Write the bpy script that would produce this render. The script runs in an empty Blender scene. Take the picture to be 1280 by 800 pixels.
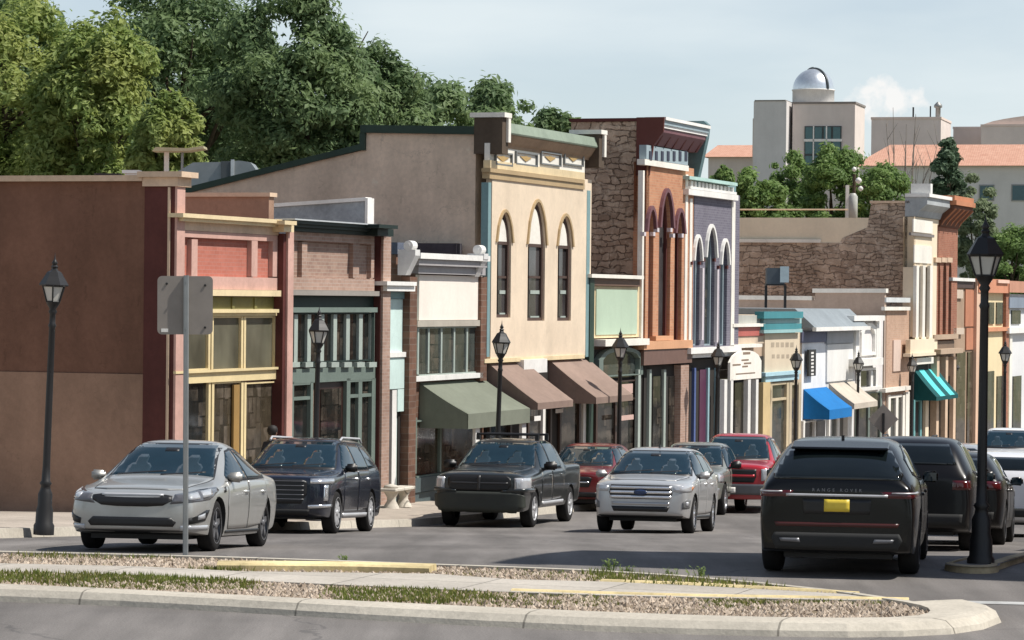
import bpy, bmesh, math, random
from mathutils import Vector, Matrix
from mathutils.bvhtree import BVHTree
R = math.radians
rng = random.Random(7)
scene = bpy.context.scene
col = scene.collection

# ------------------------------------------------------------------ camera
FPX = 3840.0            # focal length in pixels of the 1280 wide photograph (108 mm)
CAMZ = 3.4
PITCH = math.atan(28 / FPX)
ROLL = R(0.6)
CROT = Matrix.Rotation(R(90) - PITCH, 3, 'X') @ Matrix.Rotation(ROLL, 3, 'Z')
cam_data = bpy.data.cameras.new('camera')
cam_data.sensor_width = 36.0
cam_data.lens = FPX / 1280 * 36.0
cam_data.clip_start = 0.5
cam_data.clip_end = 6000
cam = bpy.data.objects.new('camera', cam_data)
cam.matrix_world = Matrix.Translation((0, 0, CAMZ)) @ CROT.to_4x4()
col.objects.link(cam)
scene.camera = cam

# ------------------------------------------------------------------ sky and sun
SUN_EL, SUN_AZ = 55.0, -10.0         # azimuth counted from +X (screen right) towards +Y (away)
world = bpy.data.worlds.new('World')
scene.world = world
world.use_nodes = True
wn, wl = world.node_tree.nodes, world.node_tree.links
wn.clear()
w_out = wn.new('ShaderNodeOutputWorld')
w_bg = wn.new('ShaderNodeBackground')
w_bg.inputs['Strength'].default_value = 0.088
sky = wn.new('ShaderNodeTexSky')
sky.sky_type = 'NISHITA'
sky.sun_disc = False
sky.sun_elevation = R(SUN_EL)
sky.sun_rotation = R(90 - SUN_AZ)
sky.altitude = 1900
sky.air_density = 1.0
sky.dust_density = 1.6
sky.ozone_density = 1.0
# thin high cloud and one cumulus, in world directions
tc = wn.new('ShaderNodeTexCoord')
mp = wn.new('ShaderNodeMapping'); mp.inputs['Scale'].default_value = (3.0, 3.0, 14.0)
wl.new(tc.outputs['Generated'], mp.inputs['Vector'])
ns = wn.new('ShaderNodeTexNoise'); ns.inputs['Scale'].default_value = 2.2; ns.inputs['Detail'].default_value = 6
wl.new(mp.outputs['Vector'], ns.inputs['Vector'])
rp = wn.new('ShaderNodeMapRange'); rp.inputs['From Min'].default_value = 0.32; rp.inputs['From Max'].default_value = 0.72
rp.inputs['To Min'].default_value = 0.45; rp.inputs['To Max'].default_value = 0.85
wl.new(ns.outputs['Fac'], rp.inputs['Value'])
mx = wn.new('ShaderNodeMix'); mx.data_type = 'RGBA'
mx.inputs['B'].default_value = (7.9, 8.6, 8.8, 1)
sz = wn.new('ShaderNodeSeparateXYZ'); wl.new(tc.outputs['Generated'], sz.inputs['Vector'])
hz = wn.new('ShaderNodeMapRange'); hz.inputs['From Min'].default_value = 0.08; hz.inputs['From Max'].default_value = 0.75
hz.inputs['To Min'].default_value = 1.0; hz.inputs['To Max'].default_value = 0.12
wl.new(sz.outputs['Z'], hz.inputs['Value'])
hm = wn.new('ShaderNodeMath'); hm.operation = 'MULTIPLY'
wl.new(rp.outputs['Result'], hm.inputs[0]); wl.new(hz.outputs['Result'], hm.inputs[1])
wl.new(hm.outputs['Value'], mx.inputs['Factor'])
wl.new(sky.outputs['Color'], mx.inputs['A'])
cdir = (CROT @ Vector(((1112 - 640) / FPX, (400 - 128) / FPX, -1))).normalized()
sb = wn.new('ShaderNodeVectorMath'); sb.operation = 'SUBTRACT'; sb.inputs[1].default_value = cdir
wl.new(tc.outputs['Generated'], sb.inputs[0])
ms = wn.new('ShaderNodeVectorMath'); ms.operation = 'MULTIPLY'; ms.inputs[1].default_value = (80, 80, 115)
wl.new(sb.outputs['Vector'], ms.inputs[0])
ln = wn.new('ShaderNodeVectorMath'); ln.operation = 'LENGTH'
wl.new(ms.outputs['Vector'], ln.inputs[0])
n2 = wn.new('ShaderNodeTexNoise'); n2.inputs['Scale'].default_value = 170; n2.inputs['Detail'].default_value = 5
wl.new(tc.outputs['Generated'], n2.inputs['Vector'])
ad = wn.new('ShaderNodeMath'); ad.operation = 'MULTIPLY_ADD'; ad.inputs[1].default_value = 2.6; ad.inputs[2].default_value = -1.3
wl.new(n2.outputs['Fac'], ad.inputs[0])
a2 = wn.new('ShaderNodeMath'); a2.operation = 'ADD'
wl.new(ln.outputs['Value'], a2.inputs[0]); wl.new(ad.outputs['Value'], a2.inputs[1])
r2 = wn.new('ShaderNodeMapRange'); r2.inputs['From Min'].default_value = 0.95; r2.inputs['From Max'].default_value = 0.35
r2.inputs['To Min'].default_value = 0.0; r2.inputs['To Max'].default_value = 0.75
wl.new(a2.outputs['Value'], r2.inputs['Value'])
mc = wn.new('ShaderNodeMix'); mc.data_type = 'RGBA'
mc.inputs['B'].default_value = (9.6, 9.3, 9.0, 1)
wl.new(r2.outputs['Result'], mc.inputs['Factor'])
wl.new(mx.outputs['Result'], mc.inputs['A'])
wl.new(mc.outputs['Result'], w_bg.inputs['Color'])
wl.new(w_bg.outputs['Background'], w_out.inputs['Surface'])

sun_data = bpy.data.lights.new('sun', 'SUN')
sun_data.energy = 4.7
sun_data.angle = R(0.5)
sun_data.color = (1.0, 0.955, 0.88)
sun = bpy.data.objects.new('sun', sun_data)
SUN_DIR = Vector((math.cos(R(SUN_EL)) * math.cos(R(SUN_AZ)), math.cos(R(SUN_EL)) * math.sin(R(SUN_AZ)), math.sin(R(SUN_EL))))
sun.rotation_euler = SUN_DIR.to_track_quat('Z', 'Y').to_euler()
sun.location = (30, 60, 60)
col.objects.link(sun)

scene.view_settings.view_transform = 'Standard'
scene.view_settings.look = 'None'
scene.view_settings.exposure = 0.27
scene.view_settings.gamma = 1.0
scene.view_settings.use_curve_mapping = False
scene.render.engine = 'CYCLES'
scene.cycles.max_bounces = 6
scene.cycles.diffuse_bounces = 3
scene.cycles.glossy_bounces = 3
scene.cycles.transmission_bounces = 4

# ------------------------------------------------------------------ layout of the street
def ray(px, py):
    return CROT @ Vector(((px - 640) / FPX, (400 - py) / FPX, -1))
def at(px, py, Y):
    d = ray(px, py)
    return Vector((0, 0, CAMZ)) + d * (Y / d.y)
def on_z(px, py, z):
    d = ray(px, py)
    return Vector((0, 0, CAMZ)) + d * ((z - CAMZ) / d.z)
def zr(Y):                                     # the road falls away from the camera
    if Y < 38.5: return 0.0
    if Y < 42.5: return -0.06 * (Y - 38.5) ** 2 / 8
    if Y < 65: return -0.12 - 0.06 * (Y - 42.5)
    if Y < 80: return -1.47 - 0.035 * (Y - 65)
    if Y < 150: return -1.995 - 0.028 * (Y - 80)
    return -3.955 + max(0, (Y - 190)) * 0.03
PHI = R(19.5)                                  # direction of the facades, from +Y towards +X
UX = Vector((math.sin(PHI), math.cos(PHI), 0))
LX = Vector((math.cos(PHI), -math.sin(PHI), 0))
F0 = at(207, 400, 60.5); F0.z = 0
def P(t, lat):
    return F0 + UX * t + LX * lat
def tpx(px, py=400, lat=0.0):                  # distance along the facade line at which a sight line meets it
    d = ray(px, py)
    k = (F0.dot(LX) + lat) / d.dot(LX)
    return (d * k - F0).dot(UX)

# ------------------------------------------------------------------ object helpers
def new_obj(name, data=None, parent=None):
    o = bpy.data.objects.new(name, data)
    col.objects.link(o)
    if parent is not None: o.parent = parent
    return o
def tag(o, label=None, cat=None, group=None, kind=None):
    if label: o['label'] = label
    if cat: o['category'] = cat
    if group: o['group'] = group
    if kind: o['kind'] = kind
    return o
def thing(name, label, cat, loc=(0, 0, 0), rz=0.0, group=None):
    o = new_obj(name)
    o.empty_display_size = 0.3
    o.location = loc; o.rotation_euler = (0, 0, rz)
    return tag(o, label, cat, group)
def copy_tree(o, parent=None):
    c = o.copy(); col.objects.link(c)
    if parent is not None: c.parent = parent
    for ch in list(o.children): copy_tree(ch, c)
    return c

class MB:
    """collects shapes into one mesh"""
    def __init__(s): s.v = []; s.f = []; s.sm = []
    def add(s, vs, fs, smooth=False):
        n = len(s.v)
        s.v += [tuple(v) for v in vs]
        s.f += [tuple(i + n for i in f) for f in fs]
        s.sm += [smooth] * len(fs)
        return s
    def box(s, x0, x1, y0, y1, z0, z1):
        if x0 > x1: x0, x1 = x1, x0
        if y0 > y1: y0, y1 = y1, y0
        if z0 > z1: z0, z1 = z1, z0
        return s.add([(x0, y0, z0), (x1, y0, z0), (x1, y1, z0), (x0, y1, z0), (x0, y0, z1), (x1, y0, z1), (x1, y1, z1), (x0, y1, z1)],
                     [(0, 3, 2, 1), (4, 5, 6, 7), (0, 1, 5, 4), (1, 2, 6, 5), (2, 3, 7, 6), (3, 0, 4, 7)])
    def prism(s, poly, axis, a0, a1):
        """poly: points in the plane normal to axis ('x': (y,z), 'y': (x,z), 'z': (x,y))"""
        n = len(poly)
        def mk(p, a):
            return {'x': (a, p[0], p[1]), 'y': (p[0], a, p[1]), 'z': (p[0], p[1], a)}[axis]
        vs = [mk(p, a0) for p in poly] + [mk(p, a1) for p in poly]
        fs = [tuple(range(n)), tuple(range(2 * n - 1, n - 1, -1))]
        fs += [(i, i + n, (i + 1) % n + n, (i + 1) % n) for i in range(n)]
        return s.add(vs, fs)
    def lathe(s, prof, n=16, c=(0, 0, 0), axis='z', smooth=True, caps=True):
        vs = []; fs = []
        for r, h in prof:
            for k in range(n):
                a = 2 * math.pi * k / n
                p = (r * math.cos(a), r * math.sin(a), h)
                if axis == 'y': p = (p[0], p[2], p[1])
                if axis == 'x': p = (p[2], p[0], p[1])
                vs.append((p[0] + c[0], p[1] + c[1], p[2] + c[2]))
        for i in range(len(prof) - 1):
            for k in range(n):
                k2 = (k + 1) % n
                fs.append((i * n + k, i * n + k2, (i + 1) * n + k2, (i + 1) * n + k))
        s.add(vs, fs, smooth)
        if not caps: return s
        s.add([vs[k] for k in range(n)], [tuple(range(n - 1, -1, -1))])
        m = (len(prof) - 1) * n
        s.add([vs[m + k] for k in range(n)], [tuple(range(n))])
        return s
    def tube(s, pts, rad, n=8):
        pts = [Vector(p) for p in pts]
        if not isinstance(rad, (list, tuple)): rad = [rad] * len(pts)
        vs = []; fs = []
        for i, p in enumerate(pts):
            d = (pts[min(i + 1, len(pts) - 1)] - pts[max(i - 1, 0)]).normalized()
            a = d.orthogonal().normalized() if abs(d.z) > .95 else d.cross(Vector((0, 0, 1))).normalized()
            b = d.cross(a)
            for k in range(n):
                t = 2 * math.pi * k / n
                vs.append(p + (a * math.cos(t) + b * math.sin(t)) * rad[i])
        for i in range(len(pts) - 1):
            for k in range(n):
                k2 = (k + 1) % n
                fs.append((i * n + k, (i + 1) * n + k, (i + 1) * n + k2, i * n + k2))
        s.add(vs, fs, True)
        s.add(vs[:n], [tuple(range(n))]); s.add(vs[-n:], [tuple(range(n - 1, -1, -1))])
        return s
    def grid(s, rows, smooth=False):
        m = len(rows[0]); vs = [p for r in rows for p in r]; fs = []
        for i in range(len(rows) - 1):
            for k in range(m - 1):
                fs.append((i * m + k, i * m + k + 1, (i + 1) * m + k + 1, (i + 1) * m + k))
        return s.add(vs, fs, smooth)
    def holed(s, outline, holes, y0, y1):
        """a wall slab in the xz plane from y0 (front) to y1 with holes cut through"""
        def face(lp):
            n = len(lp); k = len(s.v)
            s.v += [(p[0], y0, p[1]) for p in lp] + [(p[0], y1, p[1]) for p in lp]
            s.f += [tuple(range(k, k + n)), tuple(range(k + 2 * n - 1, k + n - 1, -1))]; s.sm += [False, False]
        if len(outline) == 4 and holes:
            x0, x1 = outline[0][0], outline[1][0]; z0, z1 = outline[0][1], outline[2][1]; x = x0
            for h in sorted(holes, key=lambda q: q[0][0]):
                a, b = h[0][0], h[1][0]
                face([(x, z0), (a, z0), (a, z1), (x, z1)])
                if h[0][1] > z0 + 1e-4: face([(a, z0), (b, z0), (b, h[1][1]), (a, h[0][1])])
                cv = h[2:]
                for p, q in zip(cv, cv[1:]): face([(q[0], q[1]), (p[0], p[1]), (p[0], z1), (q[0], z1)])
                x = b
            face([(x, z0), (x1, z0), (x1, z1), (x, z1)])
        else:
            o, h = outline, holes[0]; n = len(o)
            for k in range(n):
                k2 = (k + 1) % n; face([o[k], o[k2], h[k2], h[k]])
        for lp in [outline] + holes:
            n = len(lp)
            s.add([(p[0], y0, p[1]) for p in lp] + [(p[0], y1, p[1]) for p in lp], [(i, (i + 1) % n, (i + 1) % n + n, i + n) for i in range(n)])
        return s
    def build(s, name, mat, parent=None, bevel=0.0, recalc=True):
        me = bpy.data.meshes.new(name)
        me.from_pydata(s.v, [], s.f)
        me.polygons.foreach_set('use_smooth', s.sm)
        bm = bmesh.new(); bm.from_mesh(me)
        if recalc: bmesh.ops.recalc_face_normals(bm, faces=bm.faces)
        if bevel:
            bmesh.ops.bevel(bm, geom=bm.edges[:], offset=bevel, segments=1, affect='EDGES', clamp_overlap=True)
        bm.to_mesh(me); bm.free()
        me.materials.append(mat)
        return new_obj(name, me, parent)

# ------------------------------------------------------------------ materials
def mat_base(name):
    m = bpy.data.materials.new(name); m.use_nodes = True
    nt = m.node_tree
    b = nt.nodes['Principled BSDF']
    return m, nt.nodes, nt.links, b
def noise(n, l, vec, scale, detail=5, rough=.55):
    t = n.new('ShaderNodeTexNoise'); t.inputs['Scale'].default_value = scale; t.inputs['Detail'].default_value = detail
    t.inputs['Roughness'].default_value = rough
    l.new(vec, t.inputs['Vector']); return t
def mrange(n, l, v, a, b, c, d):
    t = n.new('ShaderNodeMapRange'); l.new(v, t.inputs['Value'])
    for k, x in zip(('From Min', 'From Max', 'To Min', 'To Max'), (a, b, c, d)): t.inputs[k].default_value = x
    return t.outputs['Result']
def mulc(n, l, c, f):
    t = n.new('ShaderNodeMix'); t.data_type = 'RGBA'; t.blend_type = 'MULTIPLY'; t.inputs['Factor'].default_value = 1
    if isinstance(c, tuple): t.inputs['A'].default_value = (*c, 1)
    else: l.new(c, t.inputs['A'])
    l.new(f, t.inputs['B']); return t.outputs['Result']
def mixc(n, l, f, a, b):
    t = n.new('ShaderNodeMix'); t.data_type = 'RGBA'
    if isinstance(f, float): t.inputs['Factor'].default_value = f
    else: l.new(f, t.inputs['Factor'])
    for k, c in (('A', a), ('B', b)):
        if isinstance(c, tuple): t.inputs[k].default_value = (*c[:3], 1)
        else: l.new(c, t.inputs[k])
    return t.outputs['Result']
def bump(n, l, b, h, strength, dist=.02):
    t = n.new('ShaderNodeBump'); t.inputs['Strength'].default_value = strength; t.inputs['Distance'].default_value = dist
    l.new(h, t.inputs['Height']); l.new(t.outputs['Normal'], b.inputs['Normal'])
def wear(n, l, vec, c, amt):
    """broad blotches and vertical rain streaks"""
    big = mrange(n, l, noise(n, l, vec, .55, 6, .6).outputs['Fac'], .3, .7, 1 - amt, 1 + amt * .6)
    mp = n.new('ShaderNodeMapping'); mp.inputs['Scale'].default_value = (1.1, 1.1, .16); l.new(vec, mp.inputs['Vector'])
    st = mrange(n, l, noise(n, l, mp.outputs['Vector'], 1.6, 3, .55).outputs['Fac'], .45, .8, 1 + amt * .1, 1 - amt * .55)
    fine = mrange(n, l, noise(n, l, vec, 9, 5, .7).outputs['Fac'], .3, .7, 1 - amt * .45, 1 + amt * .3)
    return mulc(n, l, mulc(n, l, mulc(n, l, c, big), st), fine)
def stucco(name, c, amt=.22, rough=.9, bs=.25, stains=0.0):
    m, n, l, b = mat_base(name)
    tc = n.new('ShaderNodeTexCoord')
    w_ = wear(n, l, tc.outputs['Object'], c, amt)
    if stains:
        tc2, v2 = wallvec(n, l)
        mp = n.new('ShaderNodeMapping'); mp.inputs['Scale'].default_value = (1.3, .5, 1); l.new(v2, mp.inputs['Vector'])
        w_ = mixc(n, l, mrange(n, l, noise(n, l, mp.outputs['Vector'], 1.5, 7, .72).outputs['Fac'], .60, .72, 0, stains), w_, tuple(x * .35 for x in c))
        w_ = mixc(n, l, mrange(n, l, noise(n, l, v2, .9, 6, .7).outputs['Fac'], .60, .70, 0, stains * .6), w_, tuple(min(.8, x * 1.5) for x in c))
        vo = n.new('ShaderNodeTexVoronoi'); vo.voronoi_dimensions = '2D'; vo.feature = 'DISTANCE_TO_EDGE'; vo.inputs['Scale'].default_value = .38
        av = n.new('ShaderNodeVectorMath'); av.operation = 'MULTIPLY_ADD'; l.new(noise(n, l, v2, 1.6, 4).outputs['Color'], av.inputs[0]); av.inputs[1].default_value = (1.6, 1.6, 0); l.new(v2, av.inputs[2]); l.new(av.outputs['Vector'], vo.inputs['Vector'])
        w_ = mixc(n, l, mrange(n, l, vo.outputs['Distance'], .002, .006, stains * .45, 0), w_, tuple(x * .4 for x in c))
    l.new(w_, b.inputs['Base Color'])
    b.inputs['Roughness'].default_value = rough
    b.inputs['Specular IOR Level'].default_value = .2
    bump(n, l, b, noise(n, l, tc.outputs['Object'], 28, 4).outputs['Fac'], bs, .01)
    return m
def paint(name, c, rough=.55, amt=.12):
    return stucco(name, c, amt + .05, rough, .12, .24)
def wallvec(n, l):  # wall plane coordinates whichever way the wall faces
    tc = n.new('ShaderNodeTexCoord')
    sx = n.new('ShaderNodeSeparateXYZ'); l.new(tc.outputs['Object'], sx.inputs['Vector'])
    a = n.new('ShaderNodeMath'); a.operation = 'ADD'; l.new(sx.outputs['X'], a.inputs[0]); l.new(sx.outputs['Y'], a.inputs[1])
    cb = n.new('ShaderNodeCombineXYZ'); l.new(a.outputs['Value'], cb.inputs['X']); l.new(sx.outputs['Z'], cb.inputs['Y'])
    return tc, cb.outputs['Vector']
def brick(name, c1, c2, mortar, bw=.22, bh=.075, amt=.25, msize=.008):
    m, n, l, b = mat_base(name)
    tc, v = wallvec(n, l)
    t = n.new('ShaderNodeTexBrick'); l.new(v, t.inputs['Vector'])
    t.inputs['Scale'].default_value = 1; t.inputs['Brick Width'].default_value = bw; t.inputs['Row Height'].default_value = bh
    t.inputs['Mortar Size'].default_value = msize; t.inputs['Mortar Smooth'].default_value = .2; t.inputs['Bias'].default_value = 0
    t.inputs['Color1'].default_value = (*c1, 1); t.inputs['Color2'].default_value = (*c2, 1); t.inputs['Mortar'].default_value = (*mortar, 1)
    l.new(wear(n, l, tc.outputs['Object'], t.outputs['Color'], amt), b.inputs['Base Color'])
    b.inputs['Roughness'].default_value = .9; b.inputs['Specular IOR Level'].default_value = .2
    bump(n, l, b, t.outputs['Fac'], -.4, .01)
    return m
def stone(name, c1, c2, c3, mortar, bw=.52, bh=.2):
    """rough coursed rubble"""
    m, n, l, b = mat_base(name)
    tc, v = wallvec(n, l)
    av = n.new('ShaderNodeVectorMath'); av.operation = 'MULTIPLY_ADD'
    l.new(noise(n, l, v, 1.3, 4, .6).outputs['Color'], av.inputs[0]); av.inputs[1].default_value = (.8, .55, 0); l.new(v, av.inputs[2])
    cols = []
    for w_, h_, off in ((bw, bh, .5), (bw * 1.55, bh * 1.7, .35)):
        t = n.new('ShaderNodeTexBrick'); l.new(av.outputs['Vector'], t.inputs['Vector'])
        t.offset = off; t.squash = .6; t.squash_frequency = 3
        t.inputs['Scale'].default_value = 1; t.inputs['Brick Width'].default_value = w_; t.inputs['Row Height'].default_value = h_
        t.inputs['Mortar Size'].default_value = .022; t.inputs['Mortar Smooth'].default_value = .6; t.inputs['Bias'].default_value = 0
        t.inputs['Color1'].default_value = (*c1, 1); t.inputs['Color2'].default_value = (*c2, 1); t.inputs['Mortar'].default_value = (*mortar, 1)
        cols.append(t)
    pick = mrange(n, l, noise(n, l, v, .5, 2).outputs['Fac'], .49, .52, 0, 1)
    c = mixc(n, l, pick, cols[0].outputs['Color'], cols[1].outputs['Color'])
    c = mixc(n, l, mrange(n, l, noise(n, l, v, 2.4, 5, .7).outputs['Fac'], .50, .66, 0, .9), c, c3)
    c = mixc(n, l, mrange(n, l, noise(n, l, v, 3.1, 4, .7).outputs['Fac'], .40, .26, 0, .85), c, mortar)
    l.new(wear(n, l, tc.outputs['Object'], c, .3), b.inputs['Base Color'])
    b.inputs['Roughness'].default_value = .95; b.inputs['Specular IOR Level'].default_value = .15
    h = mixc(n, l, pick, cols[0].outputs['Fac'], cols[1].outputs['Fac'])
    ad = n.new('ShaderNodeMath'); ad.operation = 'MULTIPLY_ADD'; ad.inputs[1].default_value = -1.0
    l.new(h, ad.inputs[0]); l.new(noise(n, l, v, 6, 5, .7).outputs['Fac'], ad.inputs[2])
    bump(n, l, b, ad.outputs['Value'], .8, .06)
    return m
def shop_glass(name, c=(.022, .024, .022), rough=.06, goods=.0):
    """dark shop window with dim goods and blinds behind it"""
    m, n, l, b = mat_base(name)
    tc, v = wallvec(n, l)
    mp = n.new('ShaderNodeMapping'); mp.inputs['Scale'].default_value = (1.0, .6, 1); l.new(v, mp.inputs['Vector'])
    f = mrange(n, l, noise(n, l, mp.outputs['Vector'], .9, 3, .5).outputs['Fac'], .35, .7, .6, 1.5)
    col_ = mulc(n, l, c, f)
    if goods:
        cols = []
        for w_, h_ in ((.37, .55), (.62, .31)):
            t = n.new('ShaderNodeTexBrick'); l.new(v, t.inputs['Vector']); t.offset = .37; t.squash = .55; t.squash_frequency = 3
            t.inputs['Scale'].default_value = 1; t.inputs['Brick Width'].default_value = w_; t.inputs['Row Height'].default_value = h_; t.inputs['Mortar Size'].default_value = .02; t.inputs['Bias'].default_value = -.15
            t.inputs['Color1'].default_value = (*[x * .5 for x in c], 1); t.inputs['Color2'].default_value = (goods * 1.25, goods * 1.02, goods * .8, 1); t.inputs['Mortar'].default_value = (*[x * .4 for x in c], 1)
            cols.append(t.outputs['Color'])
        pk = mrange(n, l, noise(n, l, v, 1.1, 2).outputs['Fac'], .47, .53, 0, 1)
        gd = mulc(n, l, mixc(n, l, pk, cols[0], cols[1]), mrange(n, l, noise(n, l, v, 6, 4, .7).outputs['Fac'], .3, .7, .5, 1.4))
        col_ = mixc(n, l, mrange(n, l, noise(n, l, mp.outputs['Vector'], 1.4, 3).outputs['Fac'], .42, .6, .1, .85), col_, gd)
    l.new(col_, b.inputs['Base Color'])
    b.inputs['Roughness'].default_value = rough; b.inputs['IOR'].default_value = 1.45
    bump(n, l, b, noise(n, l, tc.outputs['Object'], .9, 2).outputs['Fac'], .06, .1)
    return m
def plain(name, c, rough=.5, metal=0.0, coat=0.0, spec=.5):
    m, n, l, b = mat_base(name)
    tc = n.new('ShaderNodeTexCoord')
    f = mrange(n, l, noise(n, l, tc.outputs['Object'], 4, 4).outputs['Fac'], .3, .7, .9, 1.08)
    l.new(mulc(n, l, c, f), b.inputs['Base Color'])
    b.inputs['Roughness'].default_value = rough; b.inputs['Metallic'].default_value = metal
    b.inputs['Coat Weight'].default_value = coat; b.inputs['Coat Roughness'].default_value = .05
    b.inputs['Specular IOR Level'].default_value = spec
    return m
def car_paint(name, c, metal=.35, rough=.32, dust=1.0):
    m, n, l, b = mat_base(name)
    tc = n.new('ShaderNodeTexCoord')
    sx = n.new('ShaderNodeSeparateXYZ'); l.new(tc.outputs['Object'], sx.inputs['Vector'])
    dn = noise(n, l, tc.outputs['Object'], 2.3, 6, .65)
    # road dust kicked up over the sills
    d1 = mrange(n, l, sx.outputs['Z'], .25, .75, .4 * dust, 0.02 * dust)
    d2 = n.new('ShaderNodeMath'); d2.operation = 'MULTIPLY'; l.new(d1, d2.inputs[0]); l.new(mrange(n, l, dn.outputs['Fac'], .3, .7, .3, 1.2), d2.inputs[1])
    l.new(mixc(n, l, d2.outputs['Value'], c, (.25, .21, .17)), b.inputs['Base Color'])
    b.inputs['Metallic'].default_value = metal
    l.new(mrange(n, l, d2.outputs['Value'], 0, .5, rough, .7), b.inputs['Roughness'])
    b.inputs['Coat Weight'].default_value = .7 if max(c) > .006 else .15; b.inputs['Coat Roughness'].default_value = .06
    if max(c) <= .006: b.inputs['Specular IOR Level'].default_value = .3
    return m
def leaf_mat(name, c1, c2, c3, trans=.35):
    m, n, l, b = mat_base(name)
    g = n.new('ShaderNodeNewGeometry')
    tc = n.new('ShaderNodeTexCoord')
    nz = noise(n, l, tc.outputs['Object'], .55, 3)
    c = mixc(n, l, g.outputs['Random Per Island'], c1, c2)
    c = mixc(n, l, mrange(n, l, nz.outputs['Fac'], .42, .66, 0, .8), c, c3)
    l.new(c, b.inputs['Base Color']); b.inputs['Roughness'].default_value = .55
    b.inputs['Specular IOR Level'].default_value = .3
    tr = n.new('ShaderNodeBsdfTranslucent'); l.new(c, tr.inputs['Color'])
    ms = n.new('ShaderNodeMixShader'); ms.inputs['Fac'].default_value = trans
    out = [x for x in n if x.type == 'OUTPUT_MATERIAL'][0]
    l.new(b.outputs['BSDF'], ms.inputs[1]); l.new(tr.outputs['BSDF'], ms.inputs[2]); l.new(ms.outputs['Shader'], out.inputs['Surface'])
    return m

M = {}
# ------------------------------------------------------------------ ground
def asphalt():
    m, n, l, b = mat_base('asphalt')
    tc = n.new('ShaderNodeTexCoord'); v = tc.outputs['Object']
    rot = n.new('ShaderNodeMapping'); rot.inputs['Rotation'].default_value = (0, 0, PHI); rot.inputs['Scale'].default_value = (1.3, .12, 1)
    l.new(v, rot.inputs['Vector'])
    lane = mrange(n, l, noise(n, l, rot.outputs['Vector'], 1.0, 4, .6).outputs['Fac'], .35, .65, .78, 1.18)
    blot = mrange(n, l, noise(n, l, v, .22, 5, .6).outputs['Fac'], .35, .65, .80, 1.16)
    fine = mrange(n, l, noise(n, l, v, 42, 3, .8).outputs['Fac'], .3, .7, .72, 1.28)
    c = mulc(n, l, mulc(n, l, mulc(n, l, (.165, .152, .143), lane), blot), fine)
    # tar sealed cracks
    wob = noise(n, l, v, .8, 4)
    av = n.new('ShaderNodeVectorMath'); av.operation = 'MULTIPLY_ADD'; l.new(wob.outputs['Color'], av.inputs[0]); av.inputs[1].default_value = (1.2, 1.2, 0); l.new(v, av.inputs[2])
    vo = n.new('ShaderNodeTexVoronoi'); vo.voronoi_dimensions = '2D'; vo.feature = 'DISTANCE_TO_EDGE'; vo.inputs['Scale'].default_value = .16
    l.new(av.outputs['Vector'], vo.inputs['Vector'])
    cr = mrange(n, l, vo.outputs['Distance'], .002, .006, .38, 0)
    c = mixc(n, l, cr, c, (.05, .05, .052))
    l.new(c, b.inputs['Base Color']); b.inputs['Roughness'].default_value = .88; b.inputs['Specular IOR Level'].default_value = .25
    bump(n, l, b, noise(n, l, v, 55, 3).outputs['Fac'], .5, .01)
    return m
def concrete(name, c=(.43, .40, .355), joint=1.6, amt=.2):
    m, n, l, b = mat_base(name)
    tc = n.new('ShaderNodeTexCoord'); v = tc.outputs['Object']
    rot = n.new('ShaderNodeMapping'); rot.inputs['Rotation'].default_value = (0, 0, PHI); l.new(v, rot.inputs['Vector'])
    t = n.new('ShaderNodeTexBrick'); t.offset = 0; l.new(rot.outputs['Vector'], t.inputs['Vector']); t.inputs['Scale'].default_value = 1
    t.inputs['Brick Width'].default_value = joint; t.inputs['Row Height'].default_value = joint; t.inputs['Mortar Size'].default_value = .012
    t.inputs['Color1'].default_value = (*c, 1); t.inputs['Color2'].default_value = (*[x * .9 for x in c], 1); t.inputs['Mortar'].default_value = (*[x * .45 for x in c], 1)
    big = mrange(n, l, noise(n, l, v, .7, 6, .65).outputs['Fac'], .3, .7, 1 - amt, 1 + amt * .6)
    fine = mrange(n, l, noise(n, l, v, 14, 5, .75).outputs['Fac'], .3, .7, .84, 1.12)
    l.new(mulc(n, l, mulc(n, l, t.outputs['Color'], big), fine), b.inputs['Base Color'])
    b.inputs['Roughness'].default_value = .9; b.inputs['Specular IOR Level'].default_value = .2
    bump(n, l, b, noise(n, l, v, 30, 4).outputs['Fac'], .4, .01)
    return m
def dirt(name, c1, c2, s=3.0):
    m, n, l, b = mat_base(name)
    tc = n.new('ShaderNodeTexCoord'); v = tc.outputs['Object']
    c = mixc(n, l, mrange(n, l, noise(n, l, v, s, 6, .7).outputs['Fac'], .35, .65, 0, 1), c1, c2)
    l.new(c, b.inputs['Base Color']); b.inputs['Roughness'].default_value = 1; b.inputs['Specular IOR Level'].default_value = .1
    bump(n, l, b, noise(n, l, v, s * 8, 5).outputs['Fac'], .7, .03)
    return m
M['asphalt'] = asphalt()
M['kerb'] = concrete('kerb_concrete', (.52, .475, .40), 2.6)
M['walk'] = concrete('walk_concrete', (.47, .43, .375), 1.5)
M['sidewalk'] = concrete('sidewalk_concrete', (.43, .37, .31), 1.5)
M['earth'] = dirt('dry_earth', (.20, .17, .11), (.12, .14, .06), .4)
M['bed'] = dirt('gravel_bed', (.27, .215, .15), (.18, .14, .095), 5)
M['yellow_paint'] = stucco('kerb_yellow', (.70, .57, .31), .5, .8, .25, .5)
M['white_paint'] = stucco('road_white', (.42, .42, .41), .3, .8)

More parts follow.
